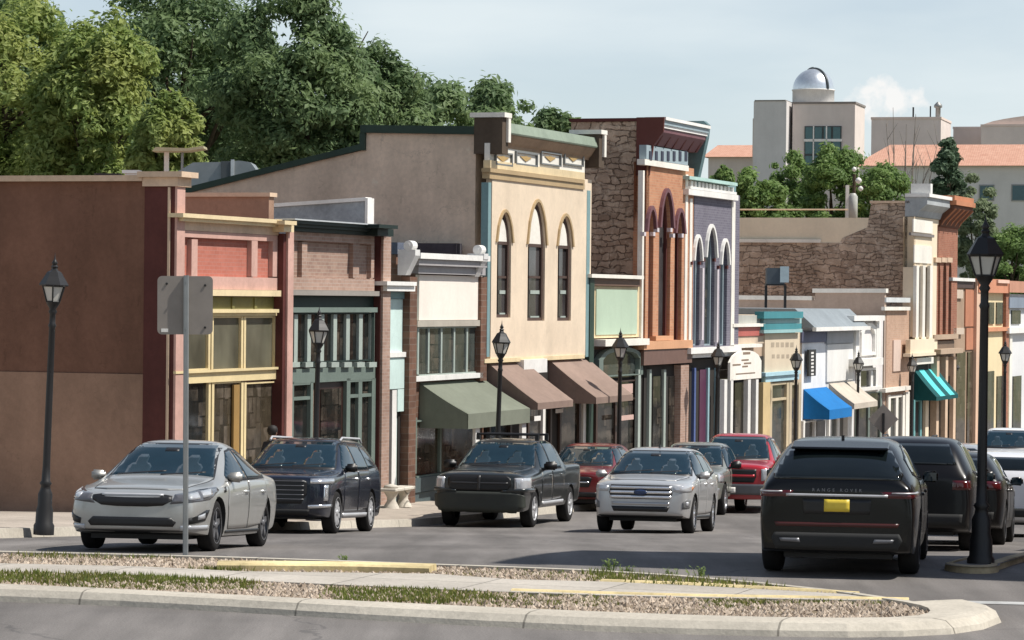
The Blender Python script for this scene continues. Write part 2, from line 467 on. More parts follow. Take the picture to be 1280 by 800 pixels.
ys = [-30, 0, 10, 20, 30, 35] + list(range(36, 84, 1)) + list(range(84, 196, 8)) + list(range(200, 720, 40))
g = MB().grid([[(x, y, zr(y) - .12) for x in (-400, -150, -60, 0, 60, 150, 400)] for y in ys])
tag(g.build('ground', M['earth']), kind='structure')
ys = [6, 20, 30, 35] + list(range(36, 84, 1)) + list(range(84, 190, 6))
g = MB().grid([[(x, y, zr(y)) for x in (-60, -20, 0, 20, 60, 90)] for y in ys])
tag(g.build('road', M['asphalt']), kind='structure')

def strip(name, lats, dz, t0, t1, m, step=2.0):
    rows = []
    t = t0
    while t <= t1:
        r = []
        for la, d in zip(lats, dz):
            p = P(t, la); r.append((p.x, p.y, zr(p.y) + d))
        if not rows: rows.append([(x_, y_, zr(y_) - .12) for x_, y_, z_ in r])
        rows.append(r); t += step
    return tag(MB().grid(rows).build(name, m), kind='structure')
strip('sidewalk', (-24, -6, 0, 1.4, 2.82), (.28, .28, .27, .21, .145), -34, 104, M['sidewalk'])
strip('kerb', (2.82, 2.85, 2.97, 3.02), (.06, .155, .15, -.1), -34, 104, M['kerb'])
RK = 18.6
strip('sidewalk', (RK + .18, 24, 40), (.145, .25, .25), -9, 104, M['sidewalk'])
strip('kerb', (RK + .2, RK + .17, RK + .05, RK), (.06, .155, .15, -.1), -9, 104, M['kerb'])
# the near end of the right hand kerb curls round, yellow paint worn, its colour also dulled to stand for shadow
nose_c = at(1214, 700, 39.0); nose_c.z = 0
ex = Vector((1, 0, 0)); fw = UX
pts = []
for k in range(13):
    a = math.pi * k / 12
    pts.append(nose_c - ex * .36 * math.cos(a) - Vector((0, 1, 0)) * .55 * math.sin(a))
pts = [pts[0] + UX * 2.6, pts[0] + UX * 1.3] + pts + [pts[-1] + UX * 1.3, pts[-1] + UX * 2.6]
rows = []
for i, q in enumerate(pts):
    d = (pts[min(i + 1, len(pts) - 1)] - pts[max(i - 1, 0)]).normalized()
    nrm = Vector((d.y, -d.x, 0))
    if i < 2: nrm = -LX
    elif i > len(pts) - 3: nrm = LX
    else: nrm = (q - nose_c - Vector((0, .2, 0))).normalized()
    rows.append([(q.x + nrm.x * o, q.y + nrm.y * o, zr(q.y) + h) for o, h in ((.0, -.1), (-.04, .09), (-.14, .10), (-.16, .02))])
tag(MB().grid(rows).build('kerb', stucco('worn_shaded_kerb', (.46, .37, .24), .45, .85)), kind='structure')
fan = MB()
fan.add([(q.x, q.y, zr(q.y) + .085) for q in pts], [tuple(range(len(pts)))])
tag(fan.build('sidewalk', M['asphalt']), kind='structure')  # pad top takes the dark asphalt colour to look shadowed

# stop line and lane paint in the cross street
def paint_strip(name, pix, z, m):
    pts = [on_z(px, py, z) for px, py in pix]
    return tag(MB().add(pts, [tuple(range(len(pts)))]).build(name, m), kind='structure')
paint_strip('road_marking', [(1168, 750), (1400, 755), (1400, 758.5), (1175, 753.5)], .006, M['white_paint'])

# ------------------------------------------------------------------ traffic island
ring = [((-420, 731), (-420, 711)), ((-200, 742), (-200, 720)), ((0, 752), (0, 729.5)), ((150, 758), (150, 736)), ((300, 766), (300, 743.5)), ((450, 775), (450, 751)),
        ((600, 783), (600, 758)), ((730, 789), (730, 763.5)), ((850, 793), (850, 768)), ((960, 795.5), (960, 771)), ((1060, 797), (1050, 772)), ((1130, 796), (1110, 771.5)),
        ((1190, 793), (1148, 769)), ((1230, 787), (1160, 766)), ((1253, 778), (1163, 763)), ((1249, 770), (1160, 759.5)), ((1215, 762), (1150, 756)), ((1165, 753), (1130, 752)),
        ((1110, 744.5), (1090, 745.5)), ((1060, 737), (1045, 739)), ((960, 726.5), (950, 729)), ((850, 717), (845, 719.5)), ((740, 710.5), (740, 713)), ((640, 706.5), (640, 709)),
        ((540, 703), (540, 705.5)), ((420, 698.5), (420, 701)), ((300, 694.5), (300, 697)), ((150, 690.5), (150, 693)), ((0, 687), (0, 689.5)), ((-200, 682), (-200, 684.5)), ((-420, 676), (-420, 678.5))]
inner = [on_z(*i, 0.15) for o, i in ring]
outer = []
for k, (o, i) in enumerate(ring):
    if k < 17: outer.append(on_z(*o, 0.0)); continue
    a, b_ = inner[k - 1], inner[min(k + 1, len(inner) - 1)]
    d = (b_ - a).normalized(); q = inner[k] + Vector((d.y, -d.x, 0)) * .2; q.z = 0
    outer.append(q)
rows = []
for o, i in zip(outer, inner):
    v = (i - o); v.z = 0
    rows.append([(o.x, o.y, -.3), (o.x, o.y, -.02), (o.x + v.x * .05, o.y + v.y * .05, .06), (o.x + v.x * .2, o.y + v.y * .2, .132), (o.x + v.x * .4, o.y + v.y * .4, .15), (i.x, i.y, .15), (i.x, i.y, .05)])
tag(MB().grid(rows, False).build('kerb', M['kerb']), kind='structure')
bedp = [(p.x, p.y, .105) for p in inner]
bedm = MB().add(bedp, [tuple(range(len(bedp)))]).build('ground', M['bed'])
bm = bmesh.new(); bm.from_mesh(bedm.data); bmesh.ops.triangulate(bm, faces=bm.faces); bm.to_mesh(bm_me := bedm.data); bm.free()
tag(bedm, kind='structure')
top = [(-420, 694), (0, 704), (180, 708), (300, 714), (540, 717), (640, 724), (760, 727), (870, 732), (1000, 739), (1075, 743.5), (1134, 748.5)]
bot = [(-420, 700), (0, 714), (180, 719), (300, 725), (540, 736), (640, 740), (760, 744), (870, 746.5), (1000, 749), (1075, 750), (1138, 751)]
WZ = .135
wt = [on_z(*p, WZ) for p in top]; wb = [on_z(*p, WZ) for p in bot]
w = MB().grid([[(a.x, a.y, WZ), (b.x, b.y, WZ), (b.x, b.y, .05)] for a, b in zip(wt, wb)])
tag(w.build('path', M['walk']), kind='structure')
walk_poly = [(p.x, p.y) for p in wt] + [(p.x, p.y) for p in reversed(wb)]
bed_poly = [(p.x, p.y) for p in inner]
def kerb_bar(name, pa, wid, h, m, label):
    pts = [on_z(px, py, .12) for px, py in pa]
    rows = []
    for i, p in enumerate(pts):
        d = (pts[min(i + 1, len(pts) - 1)] - pts[max(i - 1, 0)]).normalized(); nr = Vector((-d.y, d.x, 0))
        rows.append([tuple(p + nr * o + Vector((0, 0, z))) for o, z in ((-wid / 2, -.06), (-wid / 2, h - .025), (-wid / 2 + .03, h), (wid / 2 - .03, h), (wid / 2, h - .025), (wid / 2, -.06))])
    mb = MB().grid(rows)
    mb.add(rows[0], [tuple(range(6))]); mb.add(rows[-1], [tuple(range(5, -1, -1))])
    return tag(mb.build(name, m), label, 'kerb')
kerb_bar('yellow_kerb', [(272, 711), (360, 711.5), (450, 712.5), (541, 715)], .42, .085, M['yellow_paint'], 'short straight yellow painted kerb behind the walkway on the island, near the silver sedan')
kerb_bar('yellow_kerb', [(752, 727.5), (870, 732), (1000, 739), (1072, 743.5)], .14, .034, M['yellow_paint'], 'thin yellow kerb along the far edge of the island walkway, below the black hatch')
kerb_bar('yellow_kerb', [(640, 739.5), (760, 743.5), (870, 746.5), (1000, 748.5), (1136, 751)], .14, .034, M['yellow_paint'], 'long yellow kerb along the near edge of the walkway, ending at the island tip')

def in_poly(x, y, poly):
    c = False; j = len(poly) - 1
    for i in range(len(poly)):
        xi, yi = poly[i]; xj, yj = poly[j]
        if (yi > y) != (yj > y) and x < (xj - xi) * (y - yi) / (yj - yi) + xi: c = not c
        j = i
    return c
def stone_mat():
    m, n, l, b = mat_base('gravel')
    g = n.new('ShaderNodeNewGeometry')
    c = mixc(n, l, g.outputs['Random Per Island'], (.52, .43, .34), (.22, .165, .12))
    l.new(c, b.inputs['Base Color']); b.inputs['Roughness'].default_value = .9
    return m
def bed_points(n, ylo=0, cond=None):
    out = []
    while len(out) < n:
        x = rng.uniform(-7.5, 5.6); y = rng.uniform(31, 40.5)
        if in_poly(x, y, bed_poly) and not in_poly(x, y, walk_poly) and (cond is None or cond(x, y)): out.append((x, y))
    return out
gm = MB()
for x, y in bed_points(11000):
    s = rng.uniform(.014, .042); a = rng.uniform(0, 6.28)
    vs = []
    for k in range(4):
        t = a + k * 1.571 + rng.uniform(-.3, .3); vs.append((x + s * math.cos(t) * rng.uniform(.7, 1.3), y + s * math.sin(t) * rng.uniform(.7, 1.3), .10 + s * rng.uniform(.1, .5)))
    vs.append((x + rng.uniform(-.3, .3) * s, y + rng.uniform(-.3, .3) * s, .11 + s * rng.uniform(.7, 1.2)))
    vs.append((x, y, .09))
    gm.add(vs, [(0, 1, 4), (1, 2, 4), (2, 3, 4), (3, 0, 4), (1, 0, 5), (2, 1, 5), (3, 2, 5), (0, 3, 5)])
tag(gm.build('gravel', stone_mat(), recalc=False), 'loose tan gravel covering the beds of the traffic island', 'gravel', kind='stuff')

M['grass'] = leaf_mat('grass', (.12, .17, .035), (.28, .25, .08), (.18, .22, .045), .35)
gr = MB()
def blade(x, y, h, z=.1, lean=.5):
    a = rng.uniform(0, 6.28); b = rng.uniform(0, 6.28); w = rng.uniform(.006, .013)
    dx, dy = math.cos(a) * w, math.sin(a) * w; lx, ly = math.cos(b) * h * lean * rng.random(), math.sin(b) * h * lean * rng.random()
    gr.add([(x - dx, y - dy, z), (x + dx, y + dy, z), (x + lx * .4 + dx * .7, y + ly * .4 + dy * .7, z + h * .6), (x + lx, y + ly, z + h)], [(0, 1, 2), (0, 2, 3)])
def pix_patch(px0, px1, py0, py1, n, h):
    for _ in range(n):
        # clumps
        cx, cy = rng.uniform(px0, px1), rng.uniform(py0, py1)
        p = on_z(cx, cy, .1)
        for _ in range(14):
            x, y = p.x + rng.gauss(0, .10), p.y + rng.gauss(0, .06)
            if in_poly(x, y, bed_poly) and not in_poly(x, y, walk_poly): blade(x, y, h * rng.uniform(.5, 1.2))
pix_patch(-100, 310, 714, 732, 560, .085)
pix_patch(60, 330, 722, 740, 260, .05)
pix_patch(420, 610, 738, 756, 260, .07)
pix_patch(610, 760, 743, 758, 90, .045)
pix_patch(880, 940, 748, 760, 40, .05)
pix_patch(20, 440, 689, 700, 300, .08)
pix_patch(740, 1060, 706, 738, 320, .10)
pix_patch(560, 1000, 706, 728, 110, .05)
pix_patch(900, 1110, 752, 757, 60, .05)
pix_patch(0, 1100, 700, 770, 150, .035)
tag(gr.build('grass', M['grass'], recalc=False), 'dry green grass creeping over the gravel beds of the island', 'grass', kind='stuff')
# weeds standing at the back of the island
def weed(px, py, h, n, label):
    p = on_z(px, py, .1)
    r = thing('weed', label, 'weed', (p.x, p.y, .1), 0, 'weeds on the traffic island')
    mb = MB()
    for _ in range(n):
        a = rng.uniform(0, 6.28); le = rng.uniform(.1, .55); hh = h * rng.uniform(.5, 1)
        tip = Vector((math.cos(a) * le * hh, math.sin(a) * le * hh, hh))
        base = Vector((rng.gauss(0, .05), rng.gauss(0, .04), -.02))
        mb.tube([base, base.lerp(base + tip, .5) + Vector((0, 0, .03)), base + tip], [.005, .004, .002], 4)
        for k in range(7):
            q = base + tip * rng.uniform(.25, 1); b = rng.uniform(0, 6.28); s = rng.uniform(.02, .05)
            d = Vector((math.cos(b), math.sin(b), rng.uniform(-.2, .7))) * s; e = d.cross(Vector((0, 0, 1))).normalized() * s * .3
            mb.add([q, q + d * .5 + e, q + d, q + d * .5 - e], [(0, 1, 2, 3)])
    mb.build('foliage', M['weed'], r, recalc=False)
    return r
M['weed'] = leaf_mat('weed_leaf', (.20, .29, .09), (.28, .34, .11), (.15, .23, .07), .45)
weed(762, 716, .20, 22, 'leftmost green weed clump at the back edge of the island')
weed(786, 717, .14, 14, 'low green weed clump second from left at the island back edge')
weed(838, 721, .13, 10, 'thin green weed in the middle of the row behind the walkway')
weed(876, 723, .18, 14, 'rightmost upright green weed, beside the black hatch')
weed(430, 701, .10, 10, 'small weed behind the short straight yellow kerb')
# ------------------------------------------------------------------ building helpers
SEP = {'frieze_slot', 'pilaster', 'post', 'corner_strip', 'column', 'window', 'sash', 'bulkhead', 'notice', 'impost', 'plaque', 'wall_panel', 'shop_front', 'ledge', 'frieze_panel', 'coping'}
class Bld:
    def __init__(s, name, label, px0, px1, cat='building', group=None, base=.28):
        s.t0 = tpx(px0); s.w = tpx(px1) - s.t0
        o = P(s.t0, 0); s.o = Vector((o.x, o.y, zr(o.y) + base))
        s.root = thing(name, label, cat, s.o, R(90) - PHI, group)
    def loc(s, px, py, d=0.0):
        r = ray(px, py); k = (F0.dot(LX) + d) / r.dot(LX); q = r * k
        return ((q - F0).dot(UX) - s.t0, CAMZ + q.z - s.o.z)
    def A(s, px, d=0.0, py=400): return s.loc(px, py, d)[0]
    def Z(s, px, py, d=0.0): return s.loc(px, py, d)[1]
    def side(s, px, py, a=0.0):
        r = ray(px, py); k = (s.t0 + a + F0.dot(UX)) / r.dot(UX); q = r * k
        return (-(q - F0).dot(LX), CAMZ + q.z - s.o.z)
    def rect(s, px0, px1, yt, yb, d):
        pm, ym = (px0 + px1) / 2, (yt + yb) / 2
        return s.A(px0, d, ym), s.A(px1, d, ym), s.Z(pm, yb, d), s.Z(pm, yt, d)
    def add(s, mb, px0, px1, yt, yb, d0, d1):
        a0, a1, z0, z1 = s.rect(px0, px1, yt, yb, d1)
        mb.box(a0, a1, -d1, -d0, z0, z1); return mb
    def part(s, name, m, boxes, parent=None, bevel=0.0, label=None):
        if name in SEP and len(boxes) > 1:
            for b in boxes: o = s.part(name, m, [b], parent, bevel, label)
            return o
        mb = MB()
        for b in boxes: s.add(mb, *b)
        o = mb.build(name, m, parent or s.root, bevel)
        if label: o['label'] = label
        return o
    def raw(s, name, m, boxes, parent=None, bevel=0.0):
        mb = MB()
        for b in boxes: mb.box(*b)
        return mb.build(name, m, parent or s.root, bevel)
    def core(s, m, yt, depth=13.0, name='wall', eps=.012):
        z = s.Z((0 if 0 else s.pxmid()), yt)
        return s.raw(name, m, [(eps, s.w - eps, 0, depth, -1.2, z)])
    def pxmid(s): return s._pm
    def window(s, px0, px1, yt, yb, fm, gm, fw=2.0, mull=(), bars=(), d=.012, t=.06, bw=None, name='window', parent=None):
        fr = MB(); bw = bw or fw
        s.add(fr, px0, px0 + fw, yt, yb, d, d + t); s.add(fr, px1 - fw, px1, yt, yb, d, d + t)
        s.add(fr, px0 + fw, px1 - fw, yt, yt + bw, d, d + t - .004); s.add(fr, px0 + fw, px1 - fw, yb - bw, yb, d, d + t - .004)
        for m_ in mull: s.add(fr, m_ - fw / 2, m_ + fw / 2, yt + bw, yb - bw, d, d + t - .008)
        for y_ in bars: s.add(fr, px0 + fw, px1 - fw, y_ - bw / 2, y_ + bw / 2, d, d + t - .012)
        f = fr.build(name, fm, parent or s.root)
        s.add(MB_ := MB(), px0 + fw * .4, px1 - fw * .4, yt + bw * .4, yb - bw * .4, d - .008, d + .006)
        MB_.build('pane', gm, f)
        return f
    def arch(s, px0, px1, yt, ys, yb, d, p=1.85, n=10):
        """pointed arch outline in facade coordinates"""
        a0, a1 = s.A(px0, d, ys), s.A(px1, d, ys); pm = (px0 + px1) / 2
        zb, zs, zt = s.Z(pm, yb, d), s.Z(pm, ys, d), s.Z(pm, yt, d)
        mid, hw = (a0 + a1) / 2, (a1 - a0) / 2
        pts = [(a0, zb), (a1, zb)]
        for k in range(n + 1):
            u = 1 - 2 * k / n
            pts.append((mid + hw * u, zs + (zt - zs) * max(0, 1 - abs(u) ** p) ** .64))
        return pts
    def awning(s, px0, px1, yt, proj, drop, val, m, name='awning', stripes=None, sides=True):
        """sloping cloth on a frame: px0..px1 along the wall, yt its top edge"""
        a0, a1 = s.A(px0, 0, yt), s.A(px1, 0, yt); z = s.Z((px0 + px1) / 2, yt)
        mb = MB(); n = 10; th = .025
        def yy(i): return -.01 - proj * i / n
        def zz(i): return z - drop * i / n - .03 * math.sin(math.pi * i / n)
        for o, flip in ((0, False), (-th, True)):
            mb.grid([[(a0 + (a1 - a0) * k / 6, yy(i), zz(i) + o) for k in range(7)] for i in range(n + 1)])
        mb.box(a0, a1, -proj - .012, -proj + .012, z - drop - val, z - drop)
        if sides:
            for a in (a0, a1 - .02):
                mb.prism([(-.01, z - th)] + [(yy(i), zz(i) - .005) for i in range(1, n + 1)] + [(-proj, z - drop - val), (-.01, z - drop - val)], 'x', a, a + .02)
        o = mb.build(name, m, s.root)
        return o

def start(name, label, px0, px1, **k):
    b = Bld(name, label, px0, px1, **k); b._pm = (px0 + px1) / 2; return b

GL = {}
GL['dark'] = shop_glass('shop_glass', (.016, .017, .016), .06, .10)
GL['olive'] = shop_glass('blind_glass', (.11, .105, .075), .12)
GL['brown'] = shop_glass('curtain_glass', (.06, .048, .032), .1, .16)
GL['grey'] = shop_glass('grey_glass', (.055, .065, .06), .1, .12)
GL['upper'] = shop_glass('upper_glass', (.06, .055, .055), .08)
M['cream_trim'] = paint('cream_trim', (.72, .58, .36))
M['yellow_trim'] = paint('yellow_trim', (.74, .60, .34))
M['olive'] = paint('olive_paint', (.17, .16, .06))
M['white'] = paint('white_paint', (.78, .76, .72))
M['coping'] = paint('tan_coping', (.62, .46, .33), .8, .2)
M['metal_coping'] = plain('metal_coping', (.55, .57, .58), .45, .3)
M['dark_green'] = paint('dark_green_paint', (.018, .03, .026))
M['grey_green'] = paint('grey_green_paint', (.16, .20, .175))
M['pale_green'] = paint('pale_green_paint', (.36, .41, .37))
M['mint'] = paint('mint_paint', (.58, .72, .68))
M['teal_grey'] = paint('teal_grey_paint', (.19, .30, .31))
M['maroon'] = paint('maroon_paint', (.105, .034, .029), .7, .2)
M['black'] = plain('black_paint', (.012, .011, .011), .5)
M['roof'] = stucco('tar_roof', (.12, .11, .105), .3)
M['dark_in'] = plain('dark_recess', (.022, .018, .015), .9)

# ================================================================== red brick corner shop
b = start('brick_building', 'red fronted corner shop with brown two tone stucco side wall and yellow window frames', 213, 364)
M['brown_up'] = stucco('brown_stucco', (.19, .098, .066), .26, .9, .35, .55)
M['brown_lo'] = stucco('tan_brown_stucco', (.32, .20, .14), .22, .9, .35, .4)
M['pink'] = stucco('pink_stucco', (.54, .335, .28), .22, .9, .25, .3)
M['red_panel'] = brick('red_brick', (.46, .165, .12), (.41, .14, .10), (.42, .19, .15), .23, .078, .16)
zroof = b.Z(290, 296)
b.raw('wall', M['pink'], [(.02, b.w - .012, 0, 16, -1.2, zroof)])
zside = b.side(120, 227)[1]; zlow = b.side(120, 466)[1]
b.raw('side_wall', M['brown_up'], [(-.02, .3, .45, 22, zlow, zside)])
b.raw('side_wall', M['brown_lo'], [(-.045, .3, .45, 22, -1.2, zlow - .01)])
y0, _ = b.side(208, 400); y1, _ = b.side(187, 400)
b.raw('pilaster', M['maroon'], [(-.07, .3, -.11, y1 + .1, -1.2, zside - .06)])
b.raw('coping', M['coping'], [(-.16, .42, y1 + .12, 22, zside + .005, zside + .12)])
b.raw('cornice', M['coping'], [(-.22, .55, -.32, y1 + .2, zside + .08, zside + .19), (-.14, .48, -.2, y1 + .12, zside - .1, zside + .078)])
b.raw('drainpipe', M['coping'], [(-.11, -.071, -.02, .03, -.4, zside - .12)])
# front: corner pilaster
b.part('pilaster', M['pink'], [(219.5, 229.5, 230, 700, .112, .16)])
b.part('cornice', M['cream_trim'], [(229, 353, 270.5, 275.5, 0, .34), (229, 350, 275.7, 280, 0, .26)])
b.part('cornice', M['coping'], [(229, 349, 280.2, 291, 0, .14)])
b.part('frieze', M['pink'], [(226, 347, 291.2, 299, 0, .13), (226, 347, 346, 362, 0, .13)] + [(x0, x1, 299.1, 345.9, 0, .125) for x0, x1 in ((226, 228.5), (239.5, 247), (314.5, 322), (341, 346.8))])
b.part('frieze_panel', M['red_panel'], [(228, 346, 298, 347, 0, .02)])
b.part('moulding', M['cream_trim'], [(228, 353, 362.3, 370, 0, .22)])
b.part('fascia', M['olive'], [(228, 345, 371, 388, 0, .05)] + [(x - 1.5, x + 1.5, 371.5, 387.5, 0, .08) for x in (236, 264, 292, 320)])
b.part('moulding', M['yellow_trim'], [(228, 349, 386.5, 391, 0, .2), (228, 347, 391.2, 395, 0, .13)])
for x0, x1 in ((229, 263), (264.5, 304), (305, 346)):
    b.window(x0, x1, 395.3, 463, M['yellow_trim'], GL['olive'], 2.4, d=.02, t=.07, bw=2)
b.part('spandrel', M['yellow_trim'], [(220, 347, 463.3, 477, 0, .12), (220, 348, 461.5, 464.5, .121, .18)])
for x0, x1, gm in ((221, 263, 'dark'), (305, 346, 'brown')):
    b.window(x0, x1, 477.3, 606, M['yellow_trim'], GL[gm], 2.6, d=.02, t=.07, bw=2)
dr = b.window(264.5, 304, 477.3, 620, M['yellow_trim'], GL['brown'], 2.8, d=.02, t=.07, bw=2, name='door')
b.part('door_frame', paint('ochre_wood', (.33, .20, .07)), [(292, 299, 481, 618, .05, .1)], dr)
b.part('bulkhead', M['olive'], [(221, 262, 606.5, 690, 0, .1), (306, 346, 606.5, 690, 0, .1)])
b.part('pilaster', M['maroon'], [(352.5, 360, 292, 700, 0, .26)])
b.part('pilaster', M['pink'], [(358.5, 365.5, 286, 700, .262, .31)])
b.part('pilaster_cap', M['cream_trim'], [(356, 371, 276, 281, 0, .52), (355, 367.5, 281.3, 290, 0, .4)])
# far party wall standing above the roof
zt = b.side(300, 246, b.w - .3)[1]
ya, _ = b.side(336, 260, b.w - .3)
b.raw('parapet', M['brown_lo'], [(b.w - .3, b.w - .03, ya, 16, zroof - .1, zt)])
b.raw('coping', M['coping'], [(b.w - .36, b.w + .03, ya - .05, 16, zt + .002, zt + .09)])
shop1 = b

# ================================================================== brown brick shop with the dark green front
b = start('brick_building', 'brown brick shop with dark green storefront and tall slatted transom windows', 365, 486)
M['brown_brick'] = brick('brown_brick', (.36, .245, .19), (.29, .185, .145), (.38, .30, .25), .23, .078, .22)
M['pink_brick'] = brick('pink_brick', (.42, .285, .225), (.34, .22, .17), (.42, .33, .28), .23, .078, .2)
zroof = b.Z(425, 302)
b.raw('wall', M['brown_brick'], [(.012, b.w - .012, 0, 16, -1.2, zroof)])
b.part('cornice', M['dark_green'], [(367, 489, 279, 283, 0, .42), (366, 487, 283.2, 287, 0, .34), (366, 482, 287.2, 292, 0, .24)])
b.part('cornice', M['metal_coping'], [(369, 490, 277.2, 278.9, 0, .47)])
b.part('frieze', M['pink_brick'], [(364, 468, 292.2, 303, 0, .13), (364, 468, 347.5, 363, 0, .13)] + [(x0, x1, 303.1, 347.4, 0, .125) for x0, x1 in ((364, 367.5), (377.5, 384), (441.5, 449), (464, 467.8))])
b.part('frieze_panel', M['brown_brick'], [(366, 467, 302, 348, 0, .02)])
b.part('moulding', paint('stone_grey', (.30, .27, .24)), [(366, 475, 363.3, 369.5, 0, .24)])
b.part('fascia', M['dark_green'], [(364, 467, 370, 384, 0, .04)])
b.part('moulding', M['grey_green'], [(364, 472, 384.3, 390.5, 0, .2)])
f = b.window(364, 468, 390.8, 453, M['dark_green'], GL['dark'], 3, d=.02, t=.1, bw=2)
b.part('mullion', M['pale_green'], [(x - 2.2, x + 2.2, 391.2, 452.5, .03, .10) for x in (370, 386.5, 403, 419, 435, 451, 466)], f)
b.part('sill', M['pale_green'], [(x - 4.4, x + 5, 452.8, 459, 0, .2) for x in (370, 386.5, 403, 419, 435, 451, 466)])
b.part('spandrel', M['grey_green'], [(364, 469, 459.3, 477, 0, .12)])
b.window(364, 391, 477.3, 606, M['grey_green'], GL['dark'], 3, bars=(498,), d=.02, t=.1, bw=4)
d_ = b.part('door', plain('dark_wood', (.03, .013, .009), .5), [(393, 432, 474, 640, 0, .03)])
b.part('door_window', GL['dark'], [(401, 426, 486, 590, .031, .05)], d_)
b.window(433, 469, 473, 606, M['grey_green'], GL['dark'], 4.5, mull=(450,), bars=(494.5,), d=.02, t=.1, bw=4)
b.part('bulkhead', M['grey_green'], [(364, 392, 606.3, 690, 0, .1), (433, 470, 606.3, 690, 0, .1)])
b.part('pilaster', M['maroon'], [(474, 480, 292.2, 700, 0, .2)])
b.part('pilaster', M['pink_brick'], [(477.5, 487, 296, 700, .202, .26)])
b.part('pilaster_cap', M['dark_green'], [(474, 497.5, 281, 285.5, .2, .74), (472, 492, 286, 295, .0, .5)])
zt = b.side(420, 253, b.w - .3)[1]
ya, _ = b.side(455.5, 265, b.w - .3)
yb_, zb_ = b.side(345, 259, b.w - .3)
mb = MB().prism([(ya, zroof - .1), (ya, zt + .03), (yb_, zb_), (16, zb_ - .5), (16, zroof - .1)], 'x', b.w - .3, b.w - .03)
mb.build('parapet', stucco('grey_roofing', (.30, .33, .36), .4), b.root)
mb = MB().prism([(ya - .05, zt + .035), (ya - .05, zt + .12), (yb_, zb_ + .09), (16, zb_ - .41), (16, zb_ - .495), (yb_, zb_ + .005)], 'x', b.w - .36, b.w + .03)
mb.build('coping', M['white'], b.root)
b.raw('parapet', M['white'], [(b.w - .4, b.w + .0, ya - .12, ya - .051, zroof - .05, zt + .1)])

# ================================================================== narrow mint shop
b = start('narrow_shop', 'very narrow mint green shop with white cornice beside the brown brick shop', 487, 519)
b.raw('wall', M['mint'], [(.012, b.w - .012, 0, 14, -1.2, b.Z(500, 368))])
b.part('cornice', M['white'], [(484, 521, 352, 357, 0, .42), (484, 519, 357.3, 364, 0, .36)])
b.part('frieze', M['teal_grey'], [(484, 513, 364.3, 373.5, 0, .1)])
b.part('fascia', M['mint'], [(484, 511.5, 374, 440, 0, .06)])
b.part('moulding', M['white'], [(483, 511, 440.3, 446.5, 0, .16)])
sg = b.part('sign_board', M['mint'], [(482, 510, 447, 486, .0, .12), (497, 510, 486.2, 514, 0, .118)])
b.part('post', M['white'], [(489.5, 495, 487, 690, 0, .1)])
b.part('door', M['dark_in'], [(497, 506, 515, 680, 0, .03)])
b.part('window', GL['brown'], [(480, 489, 487, 630, 0, .03)])
b.part('pilaster', M['maroon'], [(513, 517, 372, 700, 0, .2)])

# ================================================================== white panel shop, green awning
b = start('panel_shop', 'single storey shop with blank white sign panel, grey cornice and grey green awning', 519, 606)
M['dark_brick'] = brick('dark_brick', (.20, .11, .075), (.13, .07, .05), (.2, .15, .12), .4, .15, .3)
b.raw('wall', M['dark_brick'], [(.012, b.w - .012, 0, 14, -1.2, b.Z(560, 332))])
b.raw('parapet', M['dark_brick'], [(-.01, .35, .5, 14, b.Z(560, 333), b.side(500, 318)[1])])
b.raw('coping', stucco('slate_coping', (.10, .115, .15), .4), [(-.06, .42, .45, 14, b.side(500, 318)[1] + .002, b.side(500, 303)[1])])
b.raw('parapet', stucco('slate_parapet', (.07, .065, .075), .4), [(b.w - .5, b.w - .1, .6, 14, b.Z(560, 333), b.Z(560, 302))])
b.part('cornice', M['white'], [(526, 613, 318, 325, 0, .42)])
b.part('cornice', paint('grey_moulding', (.36, .34, .34)), [(524, 609, 325.3, 333, 0, .34), (523, 607, 333.3, 343, 0, .22)])
for x0, x1, yt, yb in ((517, 523, 312, 344), (603, 608.5, 317, 346)):
    a0, a1, z0, z1 = b.rect(x0, x1, yt, yb, .4)
    a1 = max(a1, a0 + .3)
    u = MB().prism([(.0, z0), (-.2, z0), (-.26, z0 + .12), (-.44, z1 - .14), (-.44, z1), (.0, z1)], 'x', a0, a1)
    co = u.build('console', paint('console_white', (.66, .65, .63)), b.root)
    MB().lathe([(.05, a0 - .02), (.05, a0), (.12, a0), (.12, a1), (.05, a1), (.05, a1 + .02)], 16, (0, 0, 0), 'x', False).build('scroll', M['white'], co).location = (0, -.26, z1 + .09)
b.part('sign_panel', stucco('white_stucco', (.80, .72, .64), .1), [(524, 603, 344.5, 400, 0, .1)])
b.part('moulding', paint('grey_line', (.42, .38, .32)), [(522, 604, 400.5, 408, 0, .16)])
f = b.window(522, 603, 408.3, 468, M['pale_green'], GL['grey'], 1.8, mull=(536, 552, 568, 584), d=.02, t=.05)
b.part('sill', M['white'], [(520, 604, 468.3, 474.5, 0, .18)])
b.awning(524, 604, 476, 1.25, .72, .36, stucco('green_awning', (.19, .205, .16), .16))
b.window(519, 600, 522, 592, M['grey_green'], GL['brown'], 2, mull=(551,), d=.02, t=.08)
b.part('bulkhead', paint('green_grey_panel', (.085, .11, .115)), [(518, 600, 592.5, 610, 0, .14), (518, 600, 610.4, 690, 0, .1)])
b.part('pilaster', M['dark_brick'], [(511, 520, 346, 700, 0, .24), (601, 609, 346, 476, 0, .18)])
b.part('post', M['white'], [(594, 599, 515, 690, 1.1, 1.18), (652, 657, 515, 690, 1.1, 1.18)])

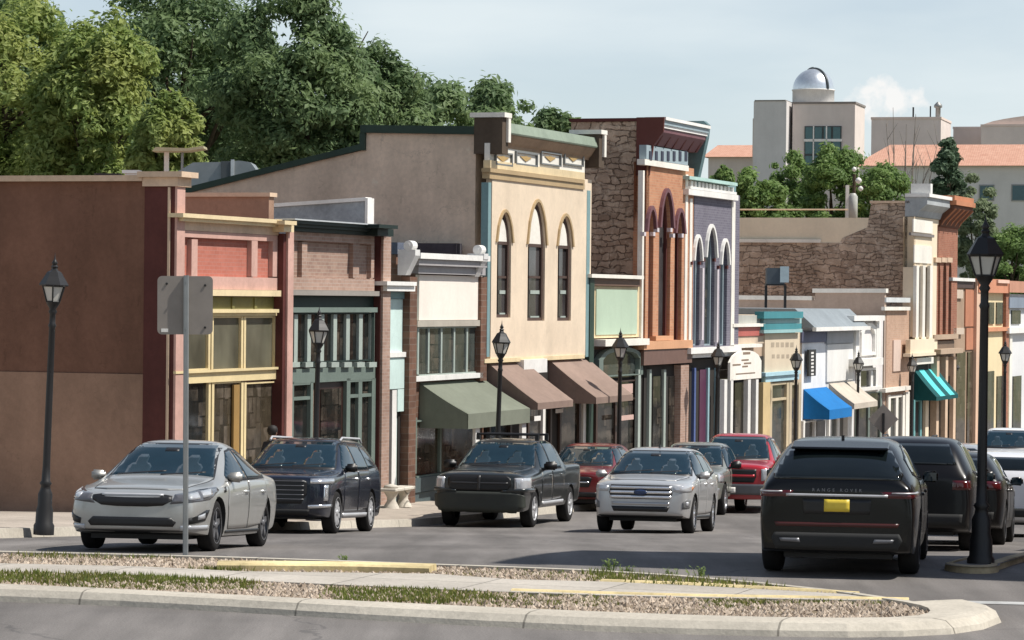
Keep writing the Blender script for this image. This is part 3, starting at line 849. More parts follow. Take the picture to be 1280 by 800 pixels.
# ================================================================== cream two storey building
b = start('cream_building', 'tall cream stucco building with three pointed windows and two brown awnings', 606, 731)
M['cream'] = stucco('cream_stucco', (.70, .575, .435), .14, .9, .3, .22)
M['tan_side'] = stucco('tan_side_stucco', (.72, .57, .44), .24, .9, .3, .6)
M['verdigris'] = stucco('verdigris', (.25, .30, .235), .25, .6)
M['dark_trim'] = paint('dark_green_trim', (.035, .06, .045))
q = [b.side(604, 168), b.side(452, 166), b.side(452, 188), b.side(240, 239), b.side(40, 290)]
prof = [(.3, -1.2), (.3, q[0][1])] + q[1:] + [(q[-1][0], -1.2)]
b_core = MB().prism(prof, 'x', .02, b.w - .02).build('side_wall', M['tan_side'], b.root)
tr = MB()
tr.prism([(.1, q[0][1] + .002), (.1, q[0][1] + .2), (q[1][0], q[1][1] + .2), (q[1][0], q[1][1] + .002)], 'x', -.1, b.w)
tr.prism([(q[2][0] - .12, q[2][1]), (q[2][0] - .12, q[1][1] + .0), (q[2][0] + .03, q[1][1] + .0), (q[2][0] + .03, q[2][1] + .16), (q[4][0], q[4][1] + .16), (q[4][0], q[4][1] + .002), (q[2][0] + .03, q[2][1] + .002)], 'x', -.08, b.w)
tr.build('roof_trim', M['dark_trim'], b.root)
D = .16
ol = [(0.0, b.Z(670, 447, D)), (b.w, b.Z(670, 447, D)), (b.w, b.Z(670, 216, D)), (0.0, b.Z(670, 216, D))]
wins = [(621.5, 639, 265, 303, 397), (660, 681.5, 252, 306, 401), (697.5, 714.5, 270, 308, 401)]
holes = [b.arch(x0, x1, yt, ys, yb, D) for x0, x1, yt, ys, yb in wins]
MB().holed(ol, holes, -D, -.0).build('wall', M['cream'], b.root)
M['win_brown'] = paint('window_brown', (.085, .055, .045))
M['gold'] = paint('gold_trim', (.44, .32, .18))
M['lunette'] = paint('lunette_white', (.80, .76, .68))
for x0, x1, yt, ys, yb in wins:
    outer = b.arch(x0 - .8, x1 + .8, yt - 1, ys, yb, D)
    inner_ = b.arch(x0 + 1.6, x1 - 1.6, yt + 6, ys, yb - 4, D)
    f = MB().holed(outer, [inner_], -.10, -.02).build('window', M['win_brown'], b.root)
    b.part('pane', GL['upper'], [(x0 + 1, x1 - 1, ys, yb - 1, .0, .03)], f)
    b.part('sash', M['win_brown'], [(x0 + 1, x1 - 1, ys - 1, ys + 3, .03, .09), (x0 + 1.5, x1 - 1.5, 345, 348, .03, .07)], f)
    b.part('sash', M['pale_green'], [(x0 + 3, x1 - 3, 363, 367.5, .031, .05), (x0 + 3, x1 - 3, yb - 6, yb - 4, .031, .05)], f)
    lu = b.arch(x0 + 2, x1 - 2, yt + 8, ys, ys - .5, D)
    MB().prism(lu, 'y', -.085, -.03).build('lunette', M['lunette'], f)
    hd = [p for p in b.arch(x0 - 2.2, x1 + 2.2, yt - 3.5, ys, ys - .5, D)]
    hi = [p for p in b.arch(x0 - .6, x1 + .6, yt, ys, ys - .5, D)]
    hd[0] = (hd[0][0], hi[0][1]); hd[1] = (hd[1][0], hi[1][1])
    ringp = hd[1:] + [hd[0]]; ringi = hi[1:] + [hi[0]]
    rm = MB().grid([[(o[0], -D, o[1]), (o[0], -D - .05, o[1]), (i[0], -D - .05, i[1]), (i[0], -D, i[1])] for o, i in zip(ringp, ringi)])
    rm.build('hood_moulding', M['gold'], f)
b.part('corner_strip', M['teal_grey'], [(609.5, 613, 228, 446, .0, .19), (733, 737, 238, 446, .0, .17)])
b.part('moulding', M['gold'], [(612, 731, 222.5, 230, 0, .20), (613, 731, 217.5, 222.3, 0, .24)])
b.part('moulding', M['cream_trim'], [(613, 731, 208, 217.3, 0, .19)])
b.part('frieze', M['lunette'], [(612, 731, 187.5, 209, 0, .14)])
for x0, x1 in ((619, 640), (644.5, 671.5), (676, 701), (705, 729)):
    fp = MB()
    a0, a1, z0, z1 = b.rect(x0, x1, 190.5, 207, .17)
    fp.box(a0, a1, -.20, -.14, z1 - .04, z1); fp.box(a0, a0 + .05, -.20, -.14, z0, z1 - .042); fp.box(a1 - .05, a1, -.20, -.14, z0, z1 - .042); fp.box(a0 + .052, a1 - .052, -.195, -.14, z0, z0 + .04)
    fp.build('frieze_frame', paint('grey_frame', (.19, .20, .20)), b.root)
    c_ = (a0 + a1) / 2; zc = (z0 + z1) / 2
    MB().prism([(c_ - .45, zc + .05), (c_ - .2, zc - .02), (c_, zc - .07), (c_ + .2, zc - .02), (c_ + .45, zc + .05), (c_ + .15, zc + .06), (c_, zc + .08), (c_ - .15, zc + .06)], 'y', -.165, -.13).build('ornament', paint('ornament_gold', (.46, .31, .13)), b.root)
zz0 = b.Z(672, 190.5, .2); zz1 = zz0 + .62
MB().prism([(0, zz0), (-.16, zz0), (-.18, zz0 + .06), (-.24, zz0 + .12), (-.36, zz0 + .3), (-.36, zz0 + .33), (0, zz0 + .33)], 'x', .05, b.w - .05).build('cornice', stucco('cornice_tan', (.35, .25, .17), .3), b.root)
MB().prism([(.0, zz0 + .332), (-.40, zz0 + .332), (-.42, zz0 + .37), (-.34, zz0 + .62), (.0, zz0 + .66)], 'x', .02, b.w - .02).build('cornice_hood', M['verdigris'], b.root)
for a in (-.12, b.w - .30):
    zc = zz1 + .22
    MB().box(a, a + .45, -.46, .3, zz0 - .2, zc - .13).build('corner_block', stucco('block_dark', (.10, .075, .055), .3), b.root)
    MB().box(a - .05, a + .5, -.54, .4, zc - .12, zc).box(a + .28, a + .46, -.53, -.465, zz0 + .1, zc - .122).build('corner_cap', M['lunette'], b.root)
M['brown_awning'] = stucco('brown_awning', (.27, .195, .16), .2)
b.part('beam', M['cream_trim'], [(606, 731, 446, 451, 0, .2)])
b.awning(608, 654, 451, 1.38, 1.02, .17, M['brown_awning'])
b.awning(684, 732, 447, 1.38, 1.02, .17, M['brown_awning'])
b.part('sign', M['white'], [(655, 684, 449, 466, .0, .3)])
b.raw('shop_front', M['dark_in'], [(.05, b.w - .05, -.03, .3, -1.2, b.Z(670, 452))])
for x0, x1 in ((612, 640), (660, 690), (700, 726)):
    b.window(x0, x1, 478, 600, plain('dark_brown_frame', (.05, .028, .02), .5), GL['dark'], 2, bars=(500,), d=.04, t=.07)
b.part('post', M['white'], [(728.5, 732, 500, 690, 0, .12), (734.5, 739.5, 500, 690, 0, .14), (678, 681, 505, 690, 0, .12)])
b.part('notice', M['white'], [(695, 704, 511, 516, .12, .14), (668, 676, 520, 526, .12, .14)])

# ================================================================== small mint panel front squeezed in between
b = start('panel_shop', 'small front with pale mint sign panel between the cream and the orange buildings', 737, 803)
b.raw('wall', M['dark_brick'], [(.012, b.w - .012, 0, 12, -1.2, b.Z(770, 352))])
b.part('cornice', M['lunette'], [(740, 805, 343.5, 348, 0, .3)])
b.part('cornice', plain('brown_board', (.13, .075, .05), .7), [(740, 802, 348.3, 357.5, 0, .18)])
b.part('corner_strip', M['dark_trim'], [(736, 741.5, 343.5, 700, 0, .2)])
b.part('sign_panel', M['cream_trim'], [(742, 799, 358, 422, 0, .08)])
b.part('sign_panel', stucco('mint_panel', (.42, .52, .40), .1), [(745.5, 796.5, 362, 418, .081, .11)])
b.part('ledge', M['lunette'], [(757, 812, 424, 432, 0, .42)])
b.raw('shop_front', M['dark_in'], [(.05, b.w - .05, -.03, .3, -1.2, b.Z(770, 436))])
hd = b.arch(745, 800, 434, 448, 470, .1, 2.4)
hi = b.arch(750, 796, 440, 450, 470, .1, 2.4)
MB().holed(hd, [[(x, z + .03) for x, z in hi]], -.2, -.02).build('arch_window', M['grey_green'], b.root)
b.part('pane', GL['grey'], [(748, 798, 440, 472, .0, .05)])
b.window(745, 797, 476, 600, plain('dark_brown_frame', (.05, .028, .02), .5), GL['dark'], 2, mull=(770,), bars=(500,), d=.04, t=.07)
b.part('notice', stucco('pinkish_board', (.55, .38, .33), .1), [(777, 791, 480, 492, .3, .33), (776, 792, 519, 525, .3, .33)])

# ================================================================== orange brick building with stone flank
b = start('brick_building', 'tall orange brick building with rough stone side wall and projecting maroon cornice', 804, 860)
M['stone'] = stone('brown_stone', (.56, .42, .31), (.35, .25, .18), (.68, .54, .41), (.17, .12, .085), .46, .19)
M['orange_brick'] = brick('orange_brick', (.52, .26, .15), (.44, .20, .115), (.46, .29, .19), .23, .078, .15)
M['blue_grey'] = paint('blue_grey_paint', (.30, .37, .40))
zs = b.side(770, 152)[1]
ye = b.side(714, 150)[0]
MB().prism([(.25, -1.2), (.25, zs), (ye, zs), (ye, zs - 1.5), (13, zs - 1.9), (13, -1.2)], 'x', 0, .5).build('side_wall', M['stone'], b.root)
b.raw('coping', M['maroon'], [(-.05, .55, .2, ye + .04, zs + .002, zs + .1)])
b.raw('wall', M['orange_brick'], [(.51, b.w - .02, 0.25, 13, -1.2, zs - 2.0)])
b.raw('parapet', M['orange_brick'], [(.51, b.w - .02, 0.252, ye, zs - 1.99, zs - .3)])
D = .14
ol = [(0.02, b.Z(830, 431, D)), (b.w, b.Z(830, 431, D)), (b.w, b.Z(830, 205, D)), (.02, b.Z(830, 205, D))]
wins = [(807.5, 817, 262, 290, 426), (824, 838.5, 240, 285, 426), (843.5, 852.5, 265, 292, 426)]
MB().holed(ol, [b.arch(*w_, D) for w_ in wins], -D, .25).build('wall', M['orange_brick'], b.root)
M['purple'] = paint('plum_paint', (.16, .075, .085))
M['pale_lilac'] = paint('lilac_paint', (.62, .56, .58))
for x0, x1, yt, ys, yb in wins:
    f = MB().holed(b.arch(x0 - .3, x1 + .3, yt, ys, yb, D), [b.arch(x0 + 1.2, x1 - 1.2, yt + 5, ys, yb - 2, D)], -.03, .1).build('window', M['maroon'], b.root)
    b.part('pane', GL['upper'], [(x0 - 1, x1 + 1, yt + 8, yb - 1, -.12, -.06)], f)
    hd = b.arch(x0 - 2.2, x1 + 2.2, yt - 5, ys, ys - .5, D); hi = b.arch(x0 - .2, x1 + .2, yt, ys, ys - .5, D)
    ro, ri = hd[1:] + [hd[0]], hi[1:] + [hi[0]]
    MB().grid([[(o[0], -D, o[1]), (o[0], -D - .10, o[1]), (i[0], -D - .10, i[1]), (i[0], -D, i[1])] for o, i in zip(ro, ri)]).build('hood_moulding', M['purple'], f)
    b.part('impost', M['pale_lilac'], [(x0 - 2.2, x0 + .2, ys, ys + 5, D, D + .12), (x1 - .2, x1 + 2.2, ys, ys + 5, D, D + .12)], f)
b.part('corner_strip', M['lunette'], [(802.8, 804.8, 213, 425, .0, .15), (856.5, 859.5, 218, 425, .0, .17)])
b.part('moulding', M['lunette'], [(806, 861, 203, 210, 0, .24)])
b.part('frieze', M['blue_grey'], [(808, 860, 185.5, 202.7, 0, .22)])
b.part('frieze_slot', plain('slot_navy', (.03, .035, .06), .7), [(812 + k * 7.4, 815 + k * 7.4, 189, 201, .221, .24) for k in range(7)])
zA, zB_ = b.Z(850, 155, .6), b.Z(840, 185, .3)
MB().prism([(0, zB_), (-.24, zB_), (-.50, zA - .32), (-.50, zA - .2), (0, zA - .2)], 'x', .0, b.w).build('cornice', M['purple'], b.root)
MB().box(-.01, b.w + .08, -.54, 0, zA - .197, zA - .11).box(-.01, b.w + .1, -.64, 0, zA + .03, zA + .12).build('cornice_edge', M['white'], b.root)
MB().box(0, b.w + .09, -.58, 0, zA - .108, zA + .028).build('cornice_edge', M['blue_grey'], b.root)
bk = MB()
for k in range(6):
    a = .3 + k * (b.w - .6) / 5
    bk.prism([(-.2, zB_ + .0), (-.27, zB_ - .0), (-.48, zA - .34), (-.2, zA - .34)], 'x', a, a + .1)
bk.build('bracket', M['maroon'], b.root)
MB().prism([(.25, zB_ - .9), (-.16, zB_ - .9), (-.28, zB_), (-.58, zA - .3), (-.60, zA + .11), (.25, zA + .11)], 'x', -.08, .0).build('cornice_end', paint('cornice_end_maroon', (.13, .045, .036), .7), b.root)
b.part('ledge', stucco('orange_ledge', (.60, .33, .19), .15), [(805, 866, 426, 436, 0, .34), (820, 842, 420, 425.6, 0, .25)])
b.part('fascia', plain('brown_fascia', (.15, .085, .065), .6), [(805, 865, 436.4, 455, 0, .3)])
b.raw('shop_front', M['dark_in'], [(.05, b.w - .05, -.03, .3, -1.2, b.Z(830, 456))])
b.part('post', M['pale_green'], [(797, 800, 462, 690, .1, .2), (811, 813.5, 462, 690, 0, .12), (829, 831.5, 462, 690, 0, .12)])
b.part('pilaster', M['pink_brick'], [(850, 860, 456, 690, 0, .25)])
b.part('window', GL['dark'], [(816, 828, 470, 600, .0, .06), (836, 848, 470, 600, 0, .06)])

# ================================================================== purple grey building
b = start('brick_building', 'purple grey brick building with white balustrade on top, tallest of the grey fronts', 861, 918)
M['purple_brick'] = brick('purple_brick', (.175, .165, .20), (.14, .13, .165), (.22, .21, .24), .23, .078, .12)
zt = b.Z(890, 236)
b.raw('wall', M['purple_brick'], [(.012, b.w - .012, 0.3, 13, -1.2, zt)])
D = .14
ol = [(0.02, b.Z(890, 436, D)), (b.w, b.Z(890, 436, D)), (b.w, b.Z(890, 240, D)), (.02, b.Z(890, 240, D))]
wins = [(866.5, 875, 297, 320, 432), (881.5, 893.5, 284, 316, 432), (900.5, 909, 302, 325, 432)]
MB().holed(ol, [b.arch(*w_, D) for w_ in wins], -D, .3).build('wall', M['purple_brick'], b.root)
for x0, x1, yt, ys, yb in wins:
    f = MB().holed(b.arch(x0 - .3, x1 + .3, yt, ys, yb, D), [b.arch(x0 + 1.2, x1 - 1.2, yt + 5, ys, yb - 2, D)], -.03, .1).build('window', M['blue_grey'], b.root)
    b.part('pane', GL['grey'], [(x0 - 1, x1 + 1, yt + 8, yb - 1, -.12, -.06)], f)
    hd = b.arch(x0 - 1.6, x1 + 1.6, yt - 4, ys + 6, ys + 5.5, D); hi = b.arch(x0 - .2, x1 + .2, yt, ys + 6, ys + 5.5, D)
    ro, ri = hd[1:] + [hd[0]], hi[1:] + [hi[0]]
    MB().grid([[(o[0], -D, o[1]), (o[0], -D - .09, o[1]), (i[0], -D - .09, i[1]), (i[0], -D, i[1])] for o, i in zip(ro, ri)]).build('hood_moulding', M['white'], f)
    b.part('impost', M['maroon'], [(x0 - 1.6, x0 + .2, ys + 7, ys + 11, D, D + .08), (x1 - .2, x1 + 1.6, ys + 7, ys + 11, D, D + .08)], f)
b.part('column', M['pale_lilac'], [(878, 880, 335, 425, D, D + .1), (896.5, 898.3, 337, 428, D, D + .1)])
b.part('moulding', M['white'], [(861, 923, 240, 247, 0, .32)])
b.part('balustrade', M['white'], [(863, 921, 236.5, 239.7, .02, .3)] + [(864 + k * 4.6, 866.6 + k * 4.6, 226 + k * .75, 236.8 + k * .4, .08, .22) for k in range(12)])
b.part('balustrade_rail', paint('sea_green_rail', (.42, .60, .55)), [(862, 893, 222, 226, .0, .36), (893, 922, 226.5, 230.5, .0, .36)])
b.part('parapet', M['teal_grey'], [(863, 920, 226, 240, -.2, .03)])
zp = b.side(862, 152, 0)[1]
MB().prism([(.3, zt - .6), (-.1, zt - .6), (-.2, zt + .1), (-.5, zp - .5), (-.54, zp - .1), (-.4, zp + .02), (.3, zp + .02)], 'x', .02, .32).build('corner_pier', stucco('pier_teal', (.12, .19, .20), .25), b.root)
b.part('corner_strip', M['lunette'], [(862, 865, 248, 430, .0, .17), (914.5, 918.5, 252, 436, .0, .17)])
b.part('ledge', M['white'], [(864, 927, 434, 441, 0, .42), (866, 924, 441.3, 446, 0, .3)])
b.raw('shop_front', M['dark_in'], [(.05, b.w - .05, -.03, .3, -1.2, b.Z(890, 448))])
b.part('door', plain('plum_door', (.09, .025, .06), .4), [(874, 882, 462, 640, 0, .06)])
b.part('post', paint('blue_post', (.09, .13, .30)), [(867, 869, 460, 690, 0, .12)])
b.part('post', paint('aqua_post', (.30, .45, .50)), [(884, 886, 460, 690, 0, .12), (895, 897.5, 460, 690, 0, .12)])
b.part('window', GL['dark'], [(899, 913, 462, 600, 0, .06)])
# ================================================================== far low shops
b = start('small_shop', 'low shop with red fascia band and rounded white sign over a pillared porch', 918, 956)
b.raw('wall', stucco('tan_stucco', (.50, .37, .27), .15), [(.012, b.w - .012, 0, 12, -1.2, b.Z(936, 396))])
b.part('parapet', paint('grey_board', (.42, .42, .38)), [(917, 955, 394, 404, 0, .08)])
b.part('moulding', M['lunette'], [(917, 957, 404.3, 408.5, 0, .2)])
b.part('fascia', paint('dusty_red', (.42, .12, .10)), [(917, 955, 409, 420, 0, .1)])
b.part('fascia', stucco('tan_band', (.52, .42, .32), .15), [(917, 955, 420.4, 430, 0, .06)])
b.part('ledge', M['lunette'], [(918, 953, 430.4, 434.5, 0, .3)])
sp = b.arch(911, 950, 438, 452, 474, .5, 2.2)
sg = MB().prism(sp, 'y', -.55, -.47).build('sign', paint('sign_white', (.85, .80, .72)), b.root)
b.part('sign_lettering', paint('sign_ink', (.25, .18, .13)), [(929, 938, 440, 443, .551, .556), (927, 936, 449, 451, .551, .556), (930, 939, 453, 455, .551, .556), (928, 935, 457, 459, .551, .556), (916, 926, 455, 457, .551, .556), (920, 944, 466, 467.5, .551, .556)], sg)
b.raw('shop_front', M['dark_in'], [(.05, b.w - .05, -.03, .3, -1.2, b.Z(936, 446))])
b.part('column', M['white'], [(904.5, 908, 474.5, 690, .4, .55), (912.5, 915.5, 474.5, 690, .4, .55), (934, 937.5, 474.5, 690, .4, .55), (944, 947, 474.5, 690, .4, .55)])
b.part('window', GL['brown'], [(918, 933, 478, 600, 0, .06)])

b = start('small_shop', 'low shop with teal cornice above a blank beige sign panel', 956, 1003)
b.raw('wall', stucco('beige_wall', (.55, .44, .32), .15), [(.012, b.w - .012, 0, 12, -1.2, b.Z(980, 394))])
b.part('cornice', paint('teal_paint', (.06, .24, .27)), [(955, 1004, 389.5, 398, 0, .32), (955, 1002, 404.5, 411.5, 0, .22)])
b.part('cornice', paint('pale_teal', (.30, .48, .48)), [(955, 1002, 398.3, 404.2, 0, .2), (955, 1003, 411.8, 416, 0, .26)])
sg = b.part('sign_panel', stucco('beige_panel', (.62, .52, .39), .1), [(956, 999, 416.5, 464, 0, .1)])
b.part('sign_lettering', stucco('faded_ink', (.40, .33, .25), .2), [(964 + k * 6, 968 + k * 6, 428, 434, .101, .104) for k in range(5)] + [(965 + k * 6, 968.5 + k * 6, 443, 448, .101, .104) for k in range(5)], sg)
b.part('moulding', paint('sky_blue_trim', (.42, .62, .70)), [(957, 1001, 464.5, 469, 0, .26), (957, 999, 469.3, 476, 0, .18)])
b.part('pilaster', paint('straw_paint', (.62, .47, .25)), [(953, 962, 478, 690, 0, .2)])
b.window(962, 986, 478, 600, paint('straw_frame', (.55, .45, .30)), GL['grey'], 3, bars=(499,), d=.02, t=.1, bw=3)
b.window(986.5, 1001, 478, 600, paint('straw_frame2', (.50, .42, .30)), GL['brown'], 3, d=.02, t=.1)

b = start('small_shop', 'white shop with grey mansard roof, dark vertical sign and bright blue awning', 1003, 1034)
b.raw('wall', paint('bright_white', (.84, .84, .84)), [(-.012, b.w - .012, 0, 10, -1.2, b.Z(1018, 408))])
zt, ze = b.Z(1030, 386), b.Z(1030, 409)
w2 = tpx(1070) - b.t0
MB().prism([(-.5, ze), (.25, zt), (4, zt), (9, zt - .2), (9, ze)], 'x', -.1, w2).build('mansard_roof', stucco('grey_shingle', (.24, .27, .29), .2), b.root)
b.raw('eave', M['white'], [(-.2, w2 + .05, -.56, -.42, ze - .12, ze + .02)])
b.part('fascia', paint('slate_blue', (.12, .13, .20)), [(1003, 1033, 414, 428, 0, .08)])
b.part('sign', M['black'], [(1011, 1020, 437, 470, .1, .17)], label='narrow vertical dark sign with pale lettering')
b.part('sign_lettering', M['white'], [(1014, 1017.2, 440 + k * 4.4, 442.4 + k * 4.4, .171, .176) for k in range(7)])
b.awning(1004, 1033, 485, .95, .72, .34, paint('blue_awning', (.012, .17, .46), .7))
b.window(1004, 1020, 526, 600, M['white'], GL['dark'], 2, d=.02, t=.1)
b.part('door', GL['dark'], [(1021, 1031, 526, 620, 0, .05)])

b = start('small_shop', 'blank white fronted shop under the mansard with a cream awning', 1034, 1068)
b.raw('wall', stucco('greyish_white', (.66, .67, .66), .12), [(.012, b.w - .012, 0, 10, -1.2, b.Z(1050, 415))])
b.part('fascia', paint('grey_fascia', (.36, .37, .39)), [(1034, 1067, 412, 429, 0, .1)])
b.part('wall_panel', stucco('white_panel', (.72, .71, .68), .12), [(1034, 1066, 430, 476, 0, .06)])
b.awning(1036, 1066, 478, .95, .72, .2, stucco('cream_awning', (.55, .49, .41), .2))
b.window(1036, 1060, 512, 600, M['white'], GL['grey'], 3, mull=(1048,), d=.02, t=.08)
b.part('post', M['white'], [(1059, 1064, 505, 690, 0, .2)])

b = start('small_shop', 'white victorian shop front with ornate oval panel above a dark window', 1068, 1104)
b.raw('wall', paint('chalk_white', (.74, .70, .68)), [(.012, b.w - .012, 0, 10, -1.2, b.Z(1086, 398))])
b.part('cornice', M['white'], [(1068, 1106, 394.5, 401, 0, .35)])
b.part('pilaster', M['white'], [(1070, 1074.5, 401.4, 448, 0, .14), (1096, 1101, 401.4, 448, 0, .14)])
MB().holed(b.arch(1075, 1095, 404, 415, 444, .05, 2.4), [[(x * .7 + b.A(1085, .05) * .3, z * .76 + b.Z(1085, 426, .05) * .24) for x, z in b.arch(1075, 1095, 404, 415, 444, .05, 2.4)]], -.12, 0).build('oval_panel', M['white'], b.root)
b.part('bay', M['white'], [(1072, 1104, 448, 457, 0, .4)])
b.window(1073, 1098, 460, 490, M['white'], GL['dark'], 3, mull=(1090,), d=.02, t=.1)
b.part('ledge', M['white'], [(1072, 1103, 484, 488, .1, .3)])
b.window(1070, 1102, 490, 610, M['grey_green'], GL['dark'], 2, mull=(1086,), d=.02, t=.06)

b = start('brick_building', 'tan brick shop with one slim white plaque, beige stucco side wall over low roofs', 1106, 1137)
M['tan_brick'] = brick('tan_brick', (.50, .33, .235), (.43, .27, .19), (.46, .34, .26), .23, .078, .15)
M['beige_side'] = stucco('beige_side', (.43, .33, .265), .2)
zt = b.Z(1121, 384)
b.raw('wall', M['tan_brick'], [(.3, b.w - .012, 0, 12, -1.2, zt)])
y1, z1 = b.side(1019, 366); y2, z2 = b.side(880, 374)
z0 = b.side(1100, 366)[1]
MB().prism([(.02, -1.2), (.02, z0), (y1, z1), (y1, z2), (y2 + 4, z2), (y2 + 4, -1.2)], 'x', -.0, .298).build('side_wall', M['beige_side'], b.root)
MB().prism([(-.05, z0 + .002), (-.05, z0 + .17), (y1 + .1, z1 + .17), (y1 + .1, z1 + .002)], 'x', -.08, .35).prism([(y1 + .12, z2 + .002), (y1 + .12, z2 + .17), (y2 + 4, z2 + .17), (y2 + 4, z2 + .002)], 'x', -.08, .35).build('coping', M['lunette'], b.root)
b.part('coping', paint('grey_white', (.6, .62, .62)), [(1108, 1138, 372, 378, -.2, .05)])
b.part('coping', M['lunette'], [(1106, 1138, 383.5, 388, 0, .14)])
b.part('plaque', stucco('plaque_pink', (.62, .48, .40), .12), [(1117, 1126, 425, 464, 0, .05)])
b.part('ledge', M['lunette'], [(1107, 1139, 484, 489, 0, .24)])
b.window(1110, 1131, 494, 610, M['lunette'], GL['grey'], 3, mull=(1121,), d=.02, t=.08)
b.part('pilaster', M['lunette'], [(1131.5, 1136, 490, 690, 0, .12)])

b = start('cream_building', 'slim cream two storey front with tall slit windows and a long rubble stone flank', 1139, 1168)
M['cream2'] = stucco('pale_cream', (.76, .64, .48), .1)
zt = b.side(1115, 254)[1]; y1, zz = b.side(1089, 254); y2, zl = b.side(915, 303)
MB().prism([(.2, -1.2), (.2, zt), (y1, zt), (y1 + .15, zt - 1.0), (y1 + 1.2, zl + .2), (y1 + 1.3, zl), (y2 + 4, zl), (y2 + 4, -1.2)], 'x', 0, .5).build('side_wall', stone('grey_brown_stone', (.50, .39, .30), (.31, .23, .175), (.64, .52, .42), (.19, .145, .11), .44, .165), b.root)
b.raw('coping', M['coping'], [(-.05, .55, .1, y1 + .05, zt + .002, zt + .1)])
b.raw('coping', M['lunette'], [(-.08, .55, y1 + 2.1, y2 + 4, zl + .002, zl + .14)])
b.raw('wall', M['cream2'], [(.02, b.w - .02, .3, 12, -1.2, zt - .6)])
y3, z3 = b.side(1092, 284, 6.0); y4, _ = b.side(915, 284, 6.0)
bk = b.raw('parapet', stucco('rear_parapet', (.21, .145, .10), .25), [(6, 6.3, y3, y4 + 4, 0, z3)])
b.raw('coping', M['lunette'], [(5.92, 6.38, y3 - .05, y4 + 4, z3 + .002, z3 + .08)], bk)
rail = MB()
for x in (958, 1016):
    yy, zz_ = b.side(x, 276, 5.0); rail.box(4.95, 5.09, yy - .07, yy + .07, zl - .5, zz_)
y5 = b.side(960, 262, 5.0); y6 = b.side(1060, 262, 5.0)
rail.tube([(5.0, y5[0] + 3, y5[1]), (5.0, y6[0], y6[1])], .035, 6)
rail.build('roof_rail', M['coping'], b.root)
D = .14
ol = [(0.0, b.Z(1152, 442, D)), (b.w, b.Z(1152, 442, D)), (b.w, b.Z(1152, 272, D)), (0, b.Z(1152, 272, D))]
def rh(x0, x1, y0, y1):
    a0, a1, z0, z1 = b.rect(x0, x1, y0, y1, D); return [(a0, z0), (a1, z0), (a1, z1), (a0, z1)]
slits = [(1141.5, 1144.5), (1148.5, 1152), (1156.5, 1160)]
MB().holed(ol, [rh(x0, x1, 334, 421) for x0, x1 in slits], -D, .3).build('wall', M['cream2'], b.root)
for x0, x1 in slits:
    f = b.part('window', GL['dark'], [(x0 - 1, x1 + 1, 333, 422, -.2, -.12)])
    b.part('mullion', M['cream2'], [(x0 - 1, x1 + 1, 344, 347, -.12, -.05)], f)
b.part('frieze_panel', M['lunette'], [(1142, 1166, 275, 291, D, D + .05), (1143, 1165, 307, 329, D, D + .05)])
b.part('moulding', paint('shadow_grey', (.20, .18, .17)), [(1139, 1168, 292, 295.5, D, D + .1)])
b.part('column', M['lunette'], [(x - 1.6, x + 1.6, 332, 422, D, D + .14) for x in (1147, 1155, 1164)])
M['grey_cornice'] = stucco('grey_cornice', (.36, .38, .39), .25)
zA, zB_ = b.Z(1158, 246, .6), b.Z(1152, 271, .3)
MB().prism([(.3, zB_), (-.2, zB_), (-.3, zB_ + .25), (-.62, zA - .3), (-.62, zA), (.3, zA)], 'x', -.05, b.w).build('cornice', M['grey_cornice'], b.root)
MB().box(-.1, b.w, -.72, .3, zA + .002, zA + .14).box(.1, .5, -.72, .1, zA + .142, zA + .55).build('cornice_edge', M['white'], b.root)
b.part('ledge', M['cream2'], [(1138, 1168, 424, 441, D, D + .2), (1138, 1170, 441.3, 445, D, D + .3)])
b.raw('shop_front', M['dark_in'], [(.05, b.w - .05, -.03, .3, -1.2, b.Z(1152, 447))])
b.part('sign', M['lunette'], [(1146, 1167, 447, 455, .0, .25)])
b.awning(1142, 1170, 461, .95, 1.1, .16, paint('dark_teal_awning', (.008, .085, .088), .7))
a0, a1 = b.A(1142, 0, 461), b.A(1170, 0, 461); z = b.Z(1156, 461); st = MB(); wd = (a1 - a0) / 4.6
for k in (.9, 2.9):
    s0 = a0 + wd * k; n = 10
    st.grid([[(s0 + wd * c, -.01 - .95 * i / n, z - 1.1 * i / n - .03 * math.sin(math.pi * i / n) + .004) for c in (0, 1)] for i in range(n + 1)])
st.build('awning_stripe', paint('turquoise_stripe', (.12, .62, .62), .7), b.root)
b.window(1142, 1152, 500, 610, paint('teal_frame', (.15, .35, .36)), GL['dark'], 2, d=.02, t=.08)
b.part('post', M['cream2'], [(1156, 1160, 500, 690, .0, .15)])

b = start('brick_building', 'dark red brick front with heavy orange bracketed cornice, farthest of the tall fronts', 1168, 1192)
M['rust_brick'] = brick('rust_brick', (.36, .155, .10), (.29, .115, .075), (.33, .2, .14), .23, .078, .2)
b.raw('wall', M['rust_brick'], [(.012, b.w - .012, .2, 1.6, -1.2, b.Z(1180, 262)), (.013, b.w - .013, 1.61, 12, -1.2, b.Z(1180, 330))])
D = .14
ol = [(0.0, b.Z(1180, 425, D)), (b.w, b.Z(1180, 425, D)), (b.w, b.Z(1180, 282, D)), (0, b.Z(1180, 282, D))]
MB().holed(ol, [b.arch(x0, x1, 326, 340, 421, D) for x0, x1 in ((1171, 1175.5), (1179, 1183), (1186, 1189.5))], -D, .2).build('wall', M['rust_brick'], b.root)
for x0, x1 in ((1171, 1175.5), (1179, 1183), (1186, 1189.5)):
    f = b.part('window', GL['dark'], [(x0 - .5, x1 + .5, 328, 421, -.15, -.08)])
    b.part('hood_moulding', M['coping'], [(x0 - 1.3, x1 + 1.3, 322, 328, D, D + .1)], f)
zA, zB_ = b.Z(1195, 250, .9), b.Z(1184, 284, .3)
